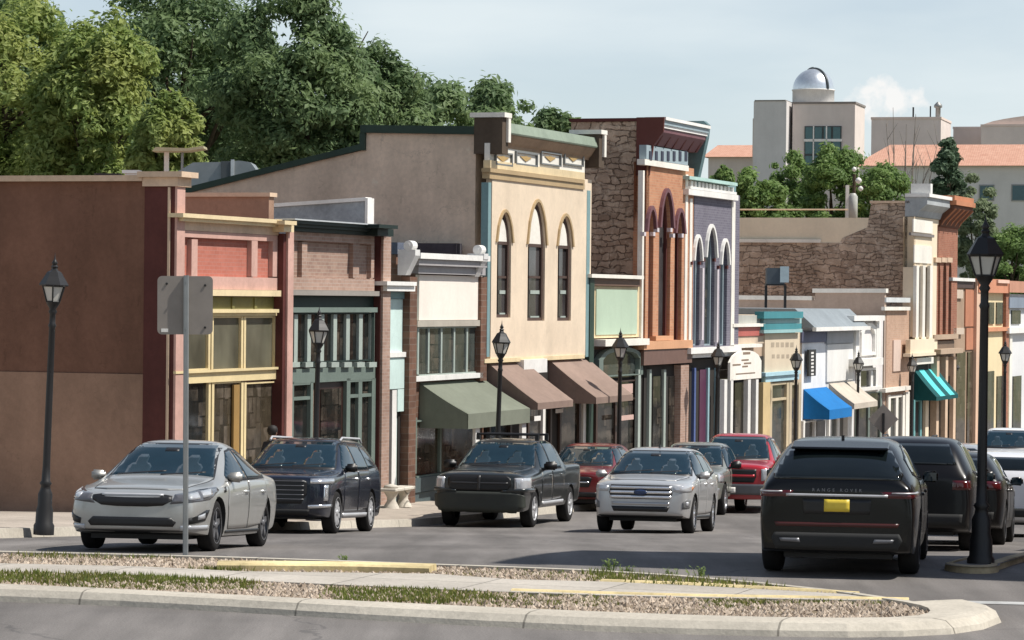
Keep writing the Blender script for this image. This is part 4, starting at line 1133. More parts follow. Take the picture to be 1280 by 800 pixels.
M['rust'] = stucco('rust_cornice', (.46, .20, .11), .2)
MB().prism([(.2, zB_), (-.2, zB_), (-.3, zB_ + .25), (-.8, zA - .35), (-.8, zA - .2), (.2, zA - .2)], 'x', .0, b.w).build('cornice', stucco('dark_rust', (.13, .06, .04), .2), b.root)
MB().box(-.05, b.w + .05, -.9, .2, zA - .198, zA).box(-.05, b.w + .05, -.82, .2, zA + .002, zA + .2).build('cornice_edge', M['rust'], b.root)
bk = MB()
for k in range(5):
    a = .15 + k * (b.w - .4) / 4; bk.prism([(-.21, zB_ + .05), (-.36, zB_ + .26), (-.86, zA - .36), (-.74, zA - .34), (-.31, zB_ + .4)], 'x', a, a + .14)
bk.build('bracket', M['rust'], b.root)
b.part('ledge', stucco('sand_ledge', (.44, .33, .24), .2), [(1168, 1198, 418, 424, 0, .2), (1176, 1204, 436, 442, 0, .5)])
b.raw('shop_front', plain('dull_brown_front', (.16, .11, .075), .7), [(.05, b.w - .05, -.05, .3, -1.2, b.Z(1180, 426))])
b.part('post', M['coping'], [(1170, 1173, 446, 690, .0, .3), (1181, 1184, 446, 690, .0, .3), (1191, 1194, 446, 690, 0, .3)])
b.part('window', GL['dark'], [(1174, 1180, 470, 610, .05, .12), (1186, 1191, 470, 610, .05, .12)])

b = start('small_shop', 'low brown shop with white parapet cap beyond the dark red brick front', 1192, 1224)
b.raw('wall', stucco('sandy_brown', (.36, .255, .18), .2), [(.012, b.w - .012, 0, 12, -1.2, b.Z(1206, 352))])
b.part('coping', M['white'], [(1191, 1219, 347.5, 351.5, -.1, .2)])
b.part('fascia', plain('dark_band', (.06, .035, .03), .7), [(1191, 1219, 352, 360, 0, .1)])
b.part('plaque', stucco('pale_block', (.55, .45, .36), .1), [(1192, 1204, 362, 373, 0, .1), (1192, 1205, 410, 418, 0, .14)])
b.part('wall_panel', stucco('terracotta', (.46, .20, .12), .15), [(1207, 1219, 362, 408, 0, .06), (1208, 1219, 410, 437, 0, .06)])
b.part('pilaster', stucco('pale_terracotta', (.66, .45, .33), .1), [(1219.5, 1224, 350, 690, 0, .2)])
b.part('shop_front', GL['brown'], [(1195, 1206, 440, 640, 0, .06), (1209, 1217, 440, 640, 0, .06)])

b = start('small_shop', 'pale yellow far shop with terracotta scalloped parapet, seen past the big street lamp', 1224, 1262)
b.raw('wall', stucco('pale_yellow', (.72, .60, .38), .1), [(.012, b.w - .012, 0, 12, -1.2, b.Z(1243, 356))])
b.part('parapet', stucco('terracotta2', (.58, .26, .16), .15), [(1224, 1262, 349, 366, 0, .25)])
b.part('coping', stucco('pale_peach', (.72, .5, .4), .1), [(1224, 1240, 347, 352, .25, .34), (1248, 1262, 350, 354, .25, .34)])
b.part('window', GL['grey'], [(1237, 1243, 378, 405, 0, .06), (1246, 1254, 378, 405, 0, .06)])
b.part('ledge', stucco('terracotta3', (.6, .28, .16), .15), [(1234, 1262, 409, 414, 0, .2)])
b.part('shop_front', GL['grey'], [(1234, 1242, 464, 640, 0, .06), (1246, 1255, 470, 640, 0, .06)])
b.part('pilaster', M['rust_brick'], [(1256, 1260, 352, 690, 0, .15)])

b = start('small_shop', 'pale grey white shop at the far right end of the row', 1262, 1305)
b.raw('wall', stucco('grey_white', (.66, .66, .66), .1), [(.012, b.w - .012, 0, 12, -1.2, b.Z(1280, 368))])
b.part('parapet', stucco('terracotta4', (.5, .26, .18), .15), [(1262, 1305, 352, 366, 0, .3)])
b.part('fascia', paint('slate_fascia', (.22, .26, .32)), [(1262, 1305, 372, 385, 0, .2)])
b.part('window', GL['grey'], [(1265, 1276, 388, 405, 0, .06)])
b.part('ledge', M['white'], [(1262, 1305, 409, 416, 0, .3)])
b.part('shop_front', GL['grey'], [(1266, 1276, 470, 640, 0, .06)])
b.part('pilaster', M['lunette'], [(1261, 1264, 420, 690, 0, .12)])

# ================================================================== other side of the street (out of frame, but it shades the road and shows in the glass)
def right_block(t0, t1, h, m, label, lat=RK + 3.4, depth=12):
    o = P(t0, lat)
    r = thing('brick_building', label, 'building', (o.x, o.y, zr(o.y) + .2), R(90) - PHI, 'shops across the street')
    w_ = t1 - t0
    MB().box(0.01, w_ - .01, -depth, 0, -1.5, h).build('wall', m, r)
    MB().box(0.02, w_ - .02, -.3, .35, h + .002, h + .3).build('cornice', M['lunette'], r)
    n = max(2, int(w_ / 3)); fr = MB()
    for k in range(n):
        a = w_ * (k + .5) / n; fr.box(a - 1.1, a + 1.1, 0, .05, .6, 2.8)
    fr.build('shop_window', GL['dark'], r)
    return r
right_block(-7.5, 4, 4.4, M['tan_brick'], 'low tan brick shop across the street from the red corner shop')
right_block(4, 20, 4.9, M['brown_brick'], 'brown brick shop across the street from the cream building')
right_block(20, 36, 4.6, M['pink_brick'], 'pink brick shop across the street from the orange building')
right_block(36, 70, 4.8, M['orange_brick'], 'long orange brick shop across the street from the low shops')
# ------------------------------------------------------------------ trees
M['bark'] = dirt('bark', (.11, .085, .06), (.06, .045, .03), 6)
M['leaf_dark'] = leaf_mat('leaf_dark', (.12, .19, .085), (.20, .28, .13), (.23, .31, .13), .5)
M['leaf_yellow'] = leaf_mat('leaf_yellow', (.19, .27, .08), (.33, .40, .12), (.42, .45, .14), .5)
M['leaf_bright'] = leaf_mat('leaf_bright', (.17, .27, .08), (.26, .36, .12), (.13, .22, .07), .5)
M['leaf_grey'] = leaf_mat('leaf_grey', (.20, .25, .14), (.28, .33, .19), (.16, .21, .11), .45)
M['leaf_fir'] = leaf_mat('leaf_fir', (.07, .12, .065), (.12, .18, .10), (.08, .13, .07), .3)
def crown_mesh(name, seed, rx, rz, nblob, nleaf, leaf, m, taper=0.0, droop=0.0, squash=.75):
    """leaf clumps spread over many small uneven lobes; centre at z=0"""
    r = random.Random(seed); v = []; f = []
    def unit():
        while True:
            p = Vector((r.uniform(-1, 1), r.uniform(-1, 1), r.uniform(-1, 1)))
            if .05 < p.length < 1: return p
    blobs = []
    lob = [(unit().normalized(), r.uniform(.10, .42)) for _ in range(7)]
    for k in range(int(nblob * 1.7)):
        u = unit(); u = u.normalized() * (u.length ** .5)
        d = u.normalized()
        env = .72 + sum(a * max(0, d.dot(q)) ** 5 for q, a in lob)
        s = (1 - taper * (u.z + 1) / 2) * env
        br = r.uniform(.09, .25) * rx * (1 if u.length > .6 else 1.35)
        blobs.append((Vector((u.x * rx * .95 * s, u.y * rx * .95 * s, u.z * rz * .95 * min(1.08, env + .12))), br))
    tot = sum(b[1] ** 2 for b in blobs)
    for c, br in blobs:
        # sprigs sticking out of each lobe
        for _ in range(int(nleaf * br * br / tot)):
            d = unit().normalized(); rad = br * (r.random() ** .35) * (1.0 + .55 * max(0, r.gauss(0, .55)))
            p = c + Vector((d.x, d.y, d.z * squash)) * rad
            p.z -= droop * (d.x ** 2 + d.y ** 2) * br
            s = leaf * r.uniform(.4, 1.35)
            n_ = (d + unit() * .9 + Vector((0, 0, .35))).normalized()
            a = n_.orthogonal().normalized(); a.rotate(Matrix.Rotation(r.uniform(0, 6.28), 3, n_)); b_ = n_.cross(a)
            k = len(v)
            v += [p - a * s, p + b_ * s * .45 + n_ * s * .12, p + a * s, p - b_ * s * .45 + n_ * s * .12]
            f.append((k, k + 1, k + 2, k + 3))
    me = bpy.data.meshes.new(name); me.from_pydata([tuple(x) for x in v], [], f); me.materials.append(m)
    return me
def trunk_mesh(seed, h, r0, spread, rz):
    """trunk from z=-h (ground) up into the crown centred at 0, with limbs"""
    r = random.Random(seed); mb = MB()
    mb.tube([(0, 0, -h), (r.uniform(-.1, .1), 0, -h * .6), (r.uniform(-.2, .2), r.uniform(-.2, .2), -rz * .4), (r.uniform(-.3, .3), 0, rz * .4)], [r0 * 1.3, r0, r0 * .75, r0 * .2], 10)
    for k in range(9):
        a = k * 2.4 + r.uniform(-.3, .3); z0 = -rz * r.uniform(.15, .85)
        e = Vector((math.cos(a) * spread * r.uniform(.5, .8), math.sin(a) * spread * r.uniform(.5, .8), z0 + rz * r.uniform(.4, .9)))
        s = Vector((0, 0, z0)); mid = s.lerp(e, .5) + Vector((0, 0, -rz * .06))
        mb.tube([s, mid, e], [r0 * .45, r0 * .3, r0 * .08], 7)
    return mb
CROWNS = {}
def tree(label, px, yt, yb, wpx, Y, kind, seed, cat='tree', group=None, name='tree'):
    """crown between image heights yt and yb, wpx wide, standing at distance Y"""
    s_ = FPX / Y
    c = at(px, (yt + yb) / 2, Y)
    rx, rz = wpx / 2 / s_, (yb - yt) / 2 / s_
    m, leafs, nb, nl, tp, dr, sq = KIND[kind]
    g = zr(Y) - .1
    root = thing(name, label, cat, (c.x, c.y, g), 0, group)
    h = c.z - g
    cm = crown_mesh('crown', seed, rx, rz, nb, nl, leafs, m, tp, dr, sq)
    o = new_obj('crown', cm, root); o.location = (0, 0, h)
    t = trunk_mesh(seed + 1, h, max(.07, rx * .06), rx * .8, rz).build('trunk', M['bark'], root); t.location = (0, 0, h)
    return root
KIND = {'dark': (M['leaf_dark'], .145, 74, 42000, .25, .2, .8), 'yellow': (M['leaf_yellow'], .14, 64, 34000, .1, .7, .95),
        'bright': (M['leaf_bright'], .125, 44, 22000, .2, .1, .8), 'grey': (M['leaf_grey'], .14, 36, 12000, .3, .1, .8), 'fir': (M['leaf_fir'], .17, 50, 9000, .6, .3, .6),
        'far': (M['leaf_dark'], .22, 40, 11000, .3, .2, .8)}
BG = 'big trees behind the shops on the left'
tree('tall yellow green tree with hanging foliage at far left behind the brown stucco wall', 112, 8, 270, 190, 108, 'yellow', 41, group=BG)
tree('yellow green tree cut by the left edge, left of the taller yellow green one', 8, -8, 270, 230, 112, 'yellow', 43, group=BG)
tree('dark tree cut by the left edge of the picture beside the yellow green tree', 0, -50, 270, 300, 124, 'dark', 12, group=BG)
tree('large dark green tree directly right of and behind the yellow green tree', 225, -60, 280, 340, 128, 'dark', 13, group=BG)
tree('tallest broad dark green tree above the sloping brown wall, its top against the sky', 385, -12, 280, 250, 118, 'dark', 14, group=BG)
tree('small yellowish tree low in front of the dark trees behind the roof vents', 205, 118, 262, 110, 104, 'yellow', 15, group=BG)
tree('dark green tree with rounded top left of the cream building cornice', 476, 52, 280, 190, 126, 'dark', 16, group=BG)
tree('dark tree whose crown rises between the tall trees and the cream building roof', 312, 14, 260, 190, 136, 'dark', 17, group=BG)
tree('distant dark tree just above the flat roof trim of the cream building', 545, 82, 270, 210, 150, 'far', 18, group=BG)
tree('distant dark tree over the cream building cornice, left of the stone wall', 622, 98, 260, 190, 158, 'far', 19, group=BG)
tree('smallest distant dark treetop between the cream cornice and the stone wall', 690, 128, 240, 120, 170, 'far', 20, group=BG)
tree('dark tree filling the gap below the left dark crown near the antenna', 130, 40, 280, 290, 140, 'dark', 21, group=BG)
BR = 'green trees in front of the observatory'
tree('bright green tree at left of the observatory tower foot', 946, 214, 340, 100, 150, 'bright', 31, group=BR)
tree('tall bright green tree in front of the observatory window', 1040, 168, 330, 112, 152, 'bright', 32, group=BR)
tree('bright green tree right of the tall one, behind the utility pole', 1102, 198, 330, 104, 150, 'bright', 33, group=BR)
tree('bright low tree left of the tall one, under the observatory tower', 990, 196, 330, 90, 156, 'bright', 34, group=BR)
tree('small bright tree peeping over the purple grey balustrade', 905, 204, 290, 44, 160, 'bright', 35, group=BR)
tree('pointed dark evergreen tree before the red tiled roof', 1184, 160, 300, 66, 170, 'fir', 36)
tree('pale grey green tree right of the rust cornice', 1218, 220, 370, 76, 165, 'grey', 37, group='trees at the right end of the street')
tree('green tree behind the big lamp at the right edge', 1266, 278, 375, 100, 160, 'bright', 38, group='trees at the right end of the street')
tree('grey green tree low between the big lamp and the rust cornice', 1238, 288, 385, 80, 175, 'grey', 39, group='trees at the right end of the street')
# the plaza park behind the camera, which darkens what faces that way
for i, (x, y, sc) in enumerate(((-40, -34, 1.0), (-20, -26, .9), (4, -34, .9), (26, -28, .9), (46, -32, 1.0), (-66, -6, 1.0))):
    if i == 0:
        pt_ = thing('tree', 'leafy shade tree standing in the plaza park behind the camera', 'tree', (x, y, 0), 0, 'plaza park trees')
        new_obj('crown', crown_mesh('crown', 77, 8.2, 6.4, 50, 9000, .42, M['leaf_dark'], .2, .2, .8), pt_).location = (0, 0, 7.4)
        trunk_mesh(78, 7.4, .45, 6, 6).build('trunk', M['bark'], pt_).location = (0, 0, 7.4)
    else:
        c_ = copy_tree(pt_); c_.location = (x, y, 0); c_.rotation_euler = (0, 0, i * 1.7); c_.scale = (sc, sc, sc)
# bare tree
c = at(1128, 300, 175); g = zr(175) - .1
bt = thing('bare_tree', 'leafless tree with thin upright branches before the red tiled roof', 'tree', (c.x, c.y, g))
mb = MB(); rr = random.Random(5); S = FPX / 175
H0 = c.z - g
mb.tube([(0, 0, 0), (0, 0, H0 + 1)], [.12, .09], 8); mb.build('trunk', M['bark'], bt)
mb = MB()
for k in range(16):
    a = rr.uniform(0, 6.28); le = rr.uniform(.4, 2.0); h = rr.uniform(3.5, 8.6)
    b0 = Vector((0, 0, H0 - 2 + rr.uniform(0, 2.6))); e = Vector((math.cos(a) * le, math.sin(a) * le, H0 - 1 + h)); md = b0.lerp(e, .5) + Vector((math.cos(a) * .25, math.sin(a) * .25, -.4))
    mb.tube([b0, md, e], [.05, .035, .012], 5)
    for _ in range(4):
        q = md.lerp(e, rr.random()); d = Vector((rr.uniform(-.6, .6), rr.uniform(-.6, .6), rr.uniform(.5, 1.4)))
        mb.tube([q, q + d], [.02, .008], 4)
mb.build('branches', plain('pale_bark', (.20, .17, .14), .9), bt)

# ------------------------------------------------------------------ observatory and the tiled buildings behind
M['obs'] = stucco('obs_stucco', (.68, .60, .55), .08)
M['obs_dark'] = stucco('obs_grey', (.64, .61, .59), .08)
M['obs_pink'] = stucco('obs_pink', (.70, .58, .51), .08)
def tile_mat():
    m, n, l, b = mat_base('roof_tile')
    tc = n.new('ShaderNodeTexCoord')
    w = n.new('ShaderNodeTexWave'); w.inputs['Scale'].default_value = 1.6; w.inputs['Distortion'].default_value = 1.5; l.new(tc.outputs['Object'], w.inputs['Vector'])
    c = mixc(n, l, noise(n, l, tc.outputs['Object'], 2.2, 5, .8).outputs['Fac'], (.34, .12, .07), (.72, .46, .34))
    l.new(mulc(n, l, c, mrange(n, l, w.outputs['Fac'], 0, 1, .9, 1.04)), b.inputs['Base Color']); b.inputs['Roughness'].default_value = .9
    return m
M['tile'] = tile_mat()
YO = 280.0; SO = FPX / YO
OR = R(-15)
def obs_thing(name, label, px, Y=YO):
    c = at(px, 380, Y); g = zr(Y) - 1.5
    return thing(name, label, 'building', (c.x, c.y, g), OR, None), c, g
def zpx(py, Y, px=1050): return at(px, py, Y).z
ob, c0, g = obs_thing('observatory', 'grey stucco observatory tower with silver dome rising behind the shops', 1066)
# local x runs left(-)/right(+) along the front, y goes back; front right corner at origin
k = 1 / SO / math.cos(OR)
def zo(py, px=1020): return zpx(py, YO, px) - g
MB().box(-(1066 - 990) * k, 0, 0, 6.0, 0, zo(129)).build('tower', M['obs'], ob)
MB().box(-(1066 - 946) * k, -(1066 - 986) * k, -1.6, 5, 0, zo(126, 960)).build('stair_tower', M['obs_dark'], ob)
MB().box(-(1066 - 941) * k, -(1066 - 946.5) * k, 0, 5, 0, zo(146, 940)).build('wing', M['obs'], ob)
MB().box(-(1066 - 990) * k - .05, .08, -.08, 6.08, zo(129) + .002, zo(126.5)).build('coping', paint('obs_coping', (.25, .22, .2)), ob)
MB().box(-(1066 - 947) * k, -(1066 - 985) * k, -1.66, 4, zo(126, 960) + .002, zo(124.5, 960)).build('coping', paint('obs_coping2', (.25, .22, .2)), ob)
f = MB(); x0, x1 = -(1066 - 1005) * k, -(1066 - 1050) * k; z0, z1 = zo(211), zo(157)
f.box(x0, x1, -.12, .05, z0, z1)
wf = f.build('window', paint('obs_window_frame', (.07, .08, .08)), ob)
pn = MB()
for i in range(4):
    for j in range(3):
        if j == 1 and i % 2: pass
        w_ = (x1 - x0) / 4; h_ = (z1 - z0) / 3
        pn.box(x0 + i * w_ + .1, x0 + (i + 1) * w_ - .1, -.15, -.125, z0 + j * h_ + .1, z0 + (j + 1) * h_ - .1)
pn.build('pane', plain('teal_pane', (.05, .13, .14), .1), wf)
fr = MB(); fr.box(x0 - .05, x1 + .05, -.2, -.126, z0 + (z1 - z0) * .64, z0 + (z1 - z0) * .70); fr.box(x0 + (x1 - x0) * .25 - .06, x0 + (x1 - x0) * .25 + .06, -.2, -.127, z0, z1); fr.box(x0 + (x1 - x0) * .6 - .06, x0 + (x1 - x0) * .6 + .06, -.2, -.127, z0, z1 - .01)
fr.build('mullion', M['white'], wf)
dx, dy = -(1066 - 1018) * k - .75, 3.2
dr_ = 26.5 / SO
zb, zs = zo(129), zo(110)
MB().lathe([(dr_, zb - .3), (dr_, zs), (dr_ + .06, zs + .02), (dr_ + .06, zs + .12), (dr_ * .99, zs + .13)], 40, (dx, dy, 0)).build('drum', M['white'], ob)
dome = MB().lathe([(dr_ * .99 * math.cos(a), zs + .13 + dr_ * 1.0 * math.sin(a)) for a in [i * math.pi / 2 / 14 for i in range(15)]][:-1] + [(.02, zs + .13 + dr_)], 40, (dx, dy, 0)).build('dome', plain('silver_dome', (.75, .78, .80), .28, .75), ob)
sl = MB()
pts = [(dx + .8 * math.cos(a) * dr_ * 1.0, dy - .62 * math.cos(a) * dr_, zs + .13 + dr_ * math.sin(a) * 1.01) for a in [i * math.pi / 2 / 12 for i in range(13)]]
sl.tube([Vector(p) for p in pts], .13, 6)
pts2 = [(dx - .55 * math.cos(a) * dr_, dy - .1 * math.cos(a) * dr_, zs + .16 + dr_ * math.sin(a) * 1.0) for a in [math.pi / 5 + i * (math.pi / 2 - math.pi / 5) / 8 for i in range(9)]]
sl.tube([Vector(p) for p in pts2], .17, 6)
sl.build('dome_shutter', plain('dark_shutter', (.05, .06, .065), .4), dome)

def hall(label, px0, px1, yroof_t, yroof_e, Y, win=(), back=None, m=None, name='hall', ang=OR, hip=.0):
    c = at((px0 + px1) / 2, 380, Y); g = zr(Y) - 1.5; S = FPX / Y
    r = thing(name, label, 'building', (c.x, c.y, g), ang)
    w = (px1 - px0) / S / math.cos(ang); ze = at(px0, yroof_e, Y).z - g; zt = at(px0, yroof_t, Y).z - g; dp = 9
    MB().box(-w / 2, w / 2, 0, dp, 0, ze).build('wall', m or M['obs_dark'], r)
    mb = MB(); e = .5
    v = [(-w / 2 - e, -e, ze + .003), (w / 2 + e, -e, ze + .003), (w / 2 + e, dp + e, ze + .003), (-w / 2 - e, dp + e, ze + .003), (-w / 2 + hip, dp / 2, zt), (w / 2 - hip, dp / 2, zt)]
    mb.add(v, [(0, 1, 5, 4), (1, 2, 5), (2, 3, 4, 5), (3, 0, 4), (3, 2, 1, 0)])
    mb.build('roof', M['tile'], r)
    for a, b_, y0, y1 in win:
        xa, xb = ((a - (px0 + px1) / 2) / S, (b_ - (px0 + px1) / 2) / S)
        f = MB().box(xa, xb, -.06, .1, at(a, y1, Y).z - g, at(a, y0, Y).z - g).build('window', paint('hall_frame', (.3, .3, .29)), r)
        MB().box(xa + .1, xb - .1, -.08, -.061, at(a, y1, Y).z - g + .1, at(a, y0, Y).z - g - .1).build('pane', plain('hall_pane', (.04, .10, .12), .1), f)
    return r
hall('long grey hall with terracotta tiled roof right of the observatory', 1076, 1330, 176, 206, 262, ((1222, 1241, 231, 251), (1262, 1282, 231, 252), (1190, 1204, 232, 251)), name='tiled_hall', hip=2)
hall('short tiled roof wing left of the observatory tower', 884, 950, 178, 196, 290, (), name='tiled_hall', m=M['obs'])
def slab(label, px0, px1, yt, Y, m, extra=None):
    c = at((px0 + px1) / 2, 380, Y); g = zr(Y) - 1.5; S = FPX / Y
    r = thing('stucco_building', label, 'building', (c.x, c.y, g), OR)
    w = (px1 - px0) / S / math.cos(OR); z = at((px0 + px1) / 2, yt, Y).z - g
    MB().box(-w / 2, w / 2, 0, 8, 0, z).build('wall', m, r)
    MB().box(-w / 2 - .06, w / 2 + .06, -.06, 8.06, z + .002, z + .22).build('coping', M['obs_pink'], r)
    if extra: extra(r, w, z, S)
    return r
def stub(r, w, z, S):
    MB().box(w * .05, w * .05 + .15, 2, 2.15, z + .22, z + 1.3).box(w * .3, w * .3 + .12, 2, 2.12, z + .22, z + 1.4).build('mast', M['black'], r)
    MB().lathe([(.25, z + .22), (.25, z + 1.2), (.4, z + 1.25), (.4, z + 1.5), (.1, z + 1.8)], 10, (w * .42, 2, 0)).build('vent', plain('vent_metal', (.3, .3, .29), .5, .5), r)
slab('pinkish stucco block with roof vents, right of the observatory', 1088, 1172, 149, 300, M['obs'], stub)
slab('low pinkish stucco block behind the tiled hall', 1190, 1236, 161, 310, M['obs_pink'])
def curve(r, w, z, S):
    pts = [(-w / 2, z + .1)] + [(-w / 2 + w * i / 8, z + .2 + 1.1 * math.sin(i / 8 * math.pi * .5) ** .7) for i in range(9)] + [(w / 2, z + .1)]
    MB().prism(pts, 'y', .5, 7).build('curved_roof', M['obs_pink'], r)
slab('stucco block with gently curved roof at the right edge', 1226, 1330, 158, 300, M['obs'], curve)

# ------------------------------------------------------------------ street lamps
M['lamp_glass'] = plain('lamp_glass', (.55, .53, .48), .25)
def make_lamp():
    r = thing('street_lamp', '', 'street lamp', (0, 0, 0))
    p = MB().lathe([(.165, -.1), (.165, .05), (.14, .09), (.135, .30), (.115, .36), (.115, .55), (.085, .62), (.075, .68), (.10, .72), (.07, .76), (.06, 1.0), (.055, 2.2), (.05, 3.2), (.065, 3.24), (.048, 3.28), (.048, 3.42), (.07, 3.46), (.05, 3.50), (.10, 3.58), (.115, 3.62)], 16)
    for k in range(12):
        pass
    p.build('post', M['black'], r)
    n = 6; fr = MB(); gl = MB()
    def hexp(rad, z, o=0): return [(rad * math.cos(2 * math.pi * (k + .5) / n), rad * math.sin(2 * math.pi * (k + .5) / n), z) for k in range(n)]
    a, b_ = hexp(.115, 3.62), hexp(.195, 3.87)
    for k in range(n): fr.tube([a[k], b_[k]], .013, 5); fr.tube([b_[k], b_[(k + 1) % n]], .014, 5); fr.tube([a[k], a[(k + 1) % n]], .013, 5)
    g1, g2 = hexp(.108, 3.622), hexp(.186, 3.87)
    gl.add(g1 + g2, [(k, (k + 1) % n, n + (k + 1) % n, n + k) for k in range(n)])
    gl.build('lamp_glass', M['lamp_glass'], r)
    fr.build('lantern_frame', M['black'], r)
    rf = MB().lathe([(.225, 3.87), (.235, 3.89), (.20, 3.95), (.155, 4.02), (.115, 4.09), (.06, 4.12), (.045, 4.15), (.06, 4.18), (.03, 4.21)], 6, smooth=False).build('lantern_roof', M['black'], r)
    MB().lathe([(.025, 4.2), (.05, 4.235), (.03, 4.27), (.012, 4.31), (.002, 4.40)], 10).build('finial', M['black'], rf)
    return r
LG = 'black street lamps'
lamp0 = make_lamp()
lamps = [(56.5, 49.0, .15, 'black lantern street lamp in front of the brown stucco side wall', 1.0),
         (393.5, 61.0, .17, 'black street lamp in front of the dark green shop front', .97),
         (620.5, 71.5, .17, 'black street lamp before the cream building and grey green awning', 1.0),
         (774.5, 83.0, .17, 'black street lamp in front of the small mint panel front', 1.03),
         (895, 94.0, .17, 'black street lamp in front of the purple grey building', 1.0),
         (994.5, 104.0, .17, 'black street lamp beside the blue awning', 1.0),
         (1072, 115.0, .17, 'black street lamp beside the cream awning', 1.0),
         (1140, 124.0, .17, 'black street lamp beside the turquoise striped awning', 1.0),
         (1193, 135.0, .17, 'distant black street lamp right of the turquoise striped awning', 1.0),
         (1228.5, 39.1, .09, 'largest and nearest black street lamp, right foreground beside the parked black cars', 1.0),
         (1256, 118.0, .17, 'distant street lamp right of the big lamp post, the higher of two', 1.12),
         (1243, 150.0, .17, 'small distant street lamp just right of the big lamp post, the lower of two', 1.0)]
for i, (px, Y, dz, lab, sc) in enumerate(lamps):
    o = lamp0 if i == 0 else copy_tree(lamp0)
    c = at(px, 480, Y)
    o.location = (c.x, c.y, zr(Y) + dz); o.scale = (sc * (1.06 if i == 9 else 1), sc * (1.06 if i == 9 else 1), sc * (1.01 if i == 9 else 1))
    o.rotation_euler = (0, R([1.8, 1.2, 1.6, .3, .8, .3, .4, 0, 0, .2, 0, 0][i]), R(rng.uniform(0, 60)))
    o['label'] = lab; o['group'] = LG

# ------------------------------------------------------------------ traffic sign seen from behind, on the island
M['galv'] = plain('galvanised', (.30, .31, .31), .45, .6)
M['sign_back'] = plain('sign_back', (.25, .22, .195), .5, .1)
c = on_z(232, 686, .1); Ys = c.y; S = FPX / Ys
sg = thing('traffic_sign', 'back of a square traffic sign on a grey post standing on the island', 'sign', (c.x, c.y, .1))
ztop = at(228, 345, Ys).z - .1
MB().prism([(-.035, -.02), (-.02, -.03), (.02, -.03), (.035, -.02), (.03, .02), (-.03, .02)], 'z', -.2, ztop + .01).build('post', M['galv'], sg)
x0, x1 = (193 - 229) / S, (262 - 229) / S; z0, z1 = at(228, 418, Ys).z - .1, ztop; r_ = .06
pts = []
for cx, cz, a0 in ((x1 - r_, z1 - r_, 0), (x0 + r_, z1 - r_, 90), (x0 + r_, z0 + r_, 180), (x1 - r_, z0 + r_, 270)):
    for k in range(5): a = R(a0 + k * 22.5); pts.append((cx + r_ * math.cos(a), cz + r_ * math.sin(a)))
MB().prism(pts, 'y', .025, .033).build('sign_plate', M['sign_back'], sg)
bl = MB()
for z in (z1 - .07, z0 + .07): bl.lathe([(.014, -.045), (.014, -.03)], 8, (0, 0, z), 'y')
bl.build('bolt', M['galv'], sg)
for bx_, bz_ in ((x1 - .10, z0 + .09), (x0 + .12, z1 - .1), (x1 - .1, z1 - .12)):
    MB().lathe([(.016, .012), (.016, .024)], 8, (bx_, 0, bz_), 'y').build('rivet', M['black'], sg)
MB().box(x0 + .05, x0 + .14, .021, .0245, z0 + .03, z0 + .075).build('sticker', M['white'], sg)
sg.rotation_euler = (0, R(-.4), R(4))
# diamond sign further along
c = at(1104, 540, 103); 
ds = thing('traffic_sign', 'back of a diamond traffic sign on a dark post, far down the row of shops', 'sign', (c.x, c.y, zr(103) + .1))
h0 = at(1104, 524, 103).z - zr(103) - .1
MB().box(-.04, .04, -.03, .03, -.1, h0 + .2).build('post', M['black'], ds)
s_ = 19 * 103 / FPX
MB().prism([(s_, h0), (0, h0 + s_), (-s_, h0), (0, h0 - s_)], 'y', .035, .045).build('sign_plate', M['sign_back'], ds)

# ------------------------------------------------------------------ bench
pb = P(tpx(497, 620, .9), .9); bn = thing('bench', 'pale concrete bench with flared legs on the sidewalk beside the mint shop', 'bench', (pb.x, pb.y, zr(pb.y) + .235), R(90) - PHI)
M['bench'] = concrete('bench_concrete', (.62, .57, .49), 9, .12)
MB().box(-.62, .62, -.2, .2, .39, .47).build('seat', M['bench'], bn, .02)
for x in (-.38, .38):
    MB().lathe([(.19, 0), (.17, .06), (.10, .18), (.10, .25), (.17, .37), (.18, .388)], 14, (x, 0, 0)).build('leg', M['bench'], bn)
MB().lathe([(.02, .47), (.17, .475), (.15, .53), (.02, .56)], 12, (-.42, 0, 0)).build('finial', M['bench'], bn)

# ------------------------------------------------------------------ things on the roofs
b = shop1
def roof_obj(name, label, cat, px, py, Y):
    c = at(px, py, Y); return thing(name, label, cat, (c.x, c.y, c.z), 0)
Yr = 68.0; S = FPX / Yr
r = roof_obj('roof_antenna', 'flat panel antenna on a white post on the brown corner shop roof', 'antenna', 208, 226, Yr)
MB().box(-.05, .05, -.05, .05, -.6, 36 / S).build('post', M['white'], r)
MB().box(.32, .37, -.03, .03, -.6, 36 / S).build('post', M['galv'], r)
MB().prism([(-.28, 36 / S), (-.2, 41 / S), (.5, 40 / S), (.85, 43 / S), (.86, 40 / S), (.5, 36.5 / S)], 'y', -.4, .4).build('panel', stucco('tan_panel', (.40, .36, .24), .2), r)
r = roof_obj('roof_vent', 'small white box vent on the roof, left of the antenna', 'vent', 165, 226, Yr)
MB().box(-.14, .14, -.14, .14, -.8, 9 / S).box(-.2, .2, -.2, .2, 9 / S + .002, 13 / S).build('vent', M['metal_coping'], r)
r = roof_obj('roof_vent', 'flat dark hatch on the roof near the left tree', 'vent', 135, 226, Yr)
MB().box(-.25, .25, -.2, .2, -.8, 7 / S).box(-.28, .28, -.23, .23, 7 / S + .002, 9 / S).build('vent', M['black'], r)
r = roof_obj('roof_unit', 'grey humped air handling unit on the roof behind the corner shop', 'roof unit', 270, 232, 82)
S2 = FPX / 82
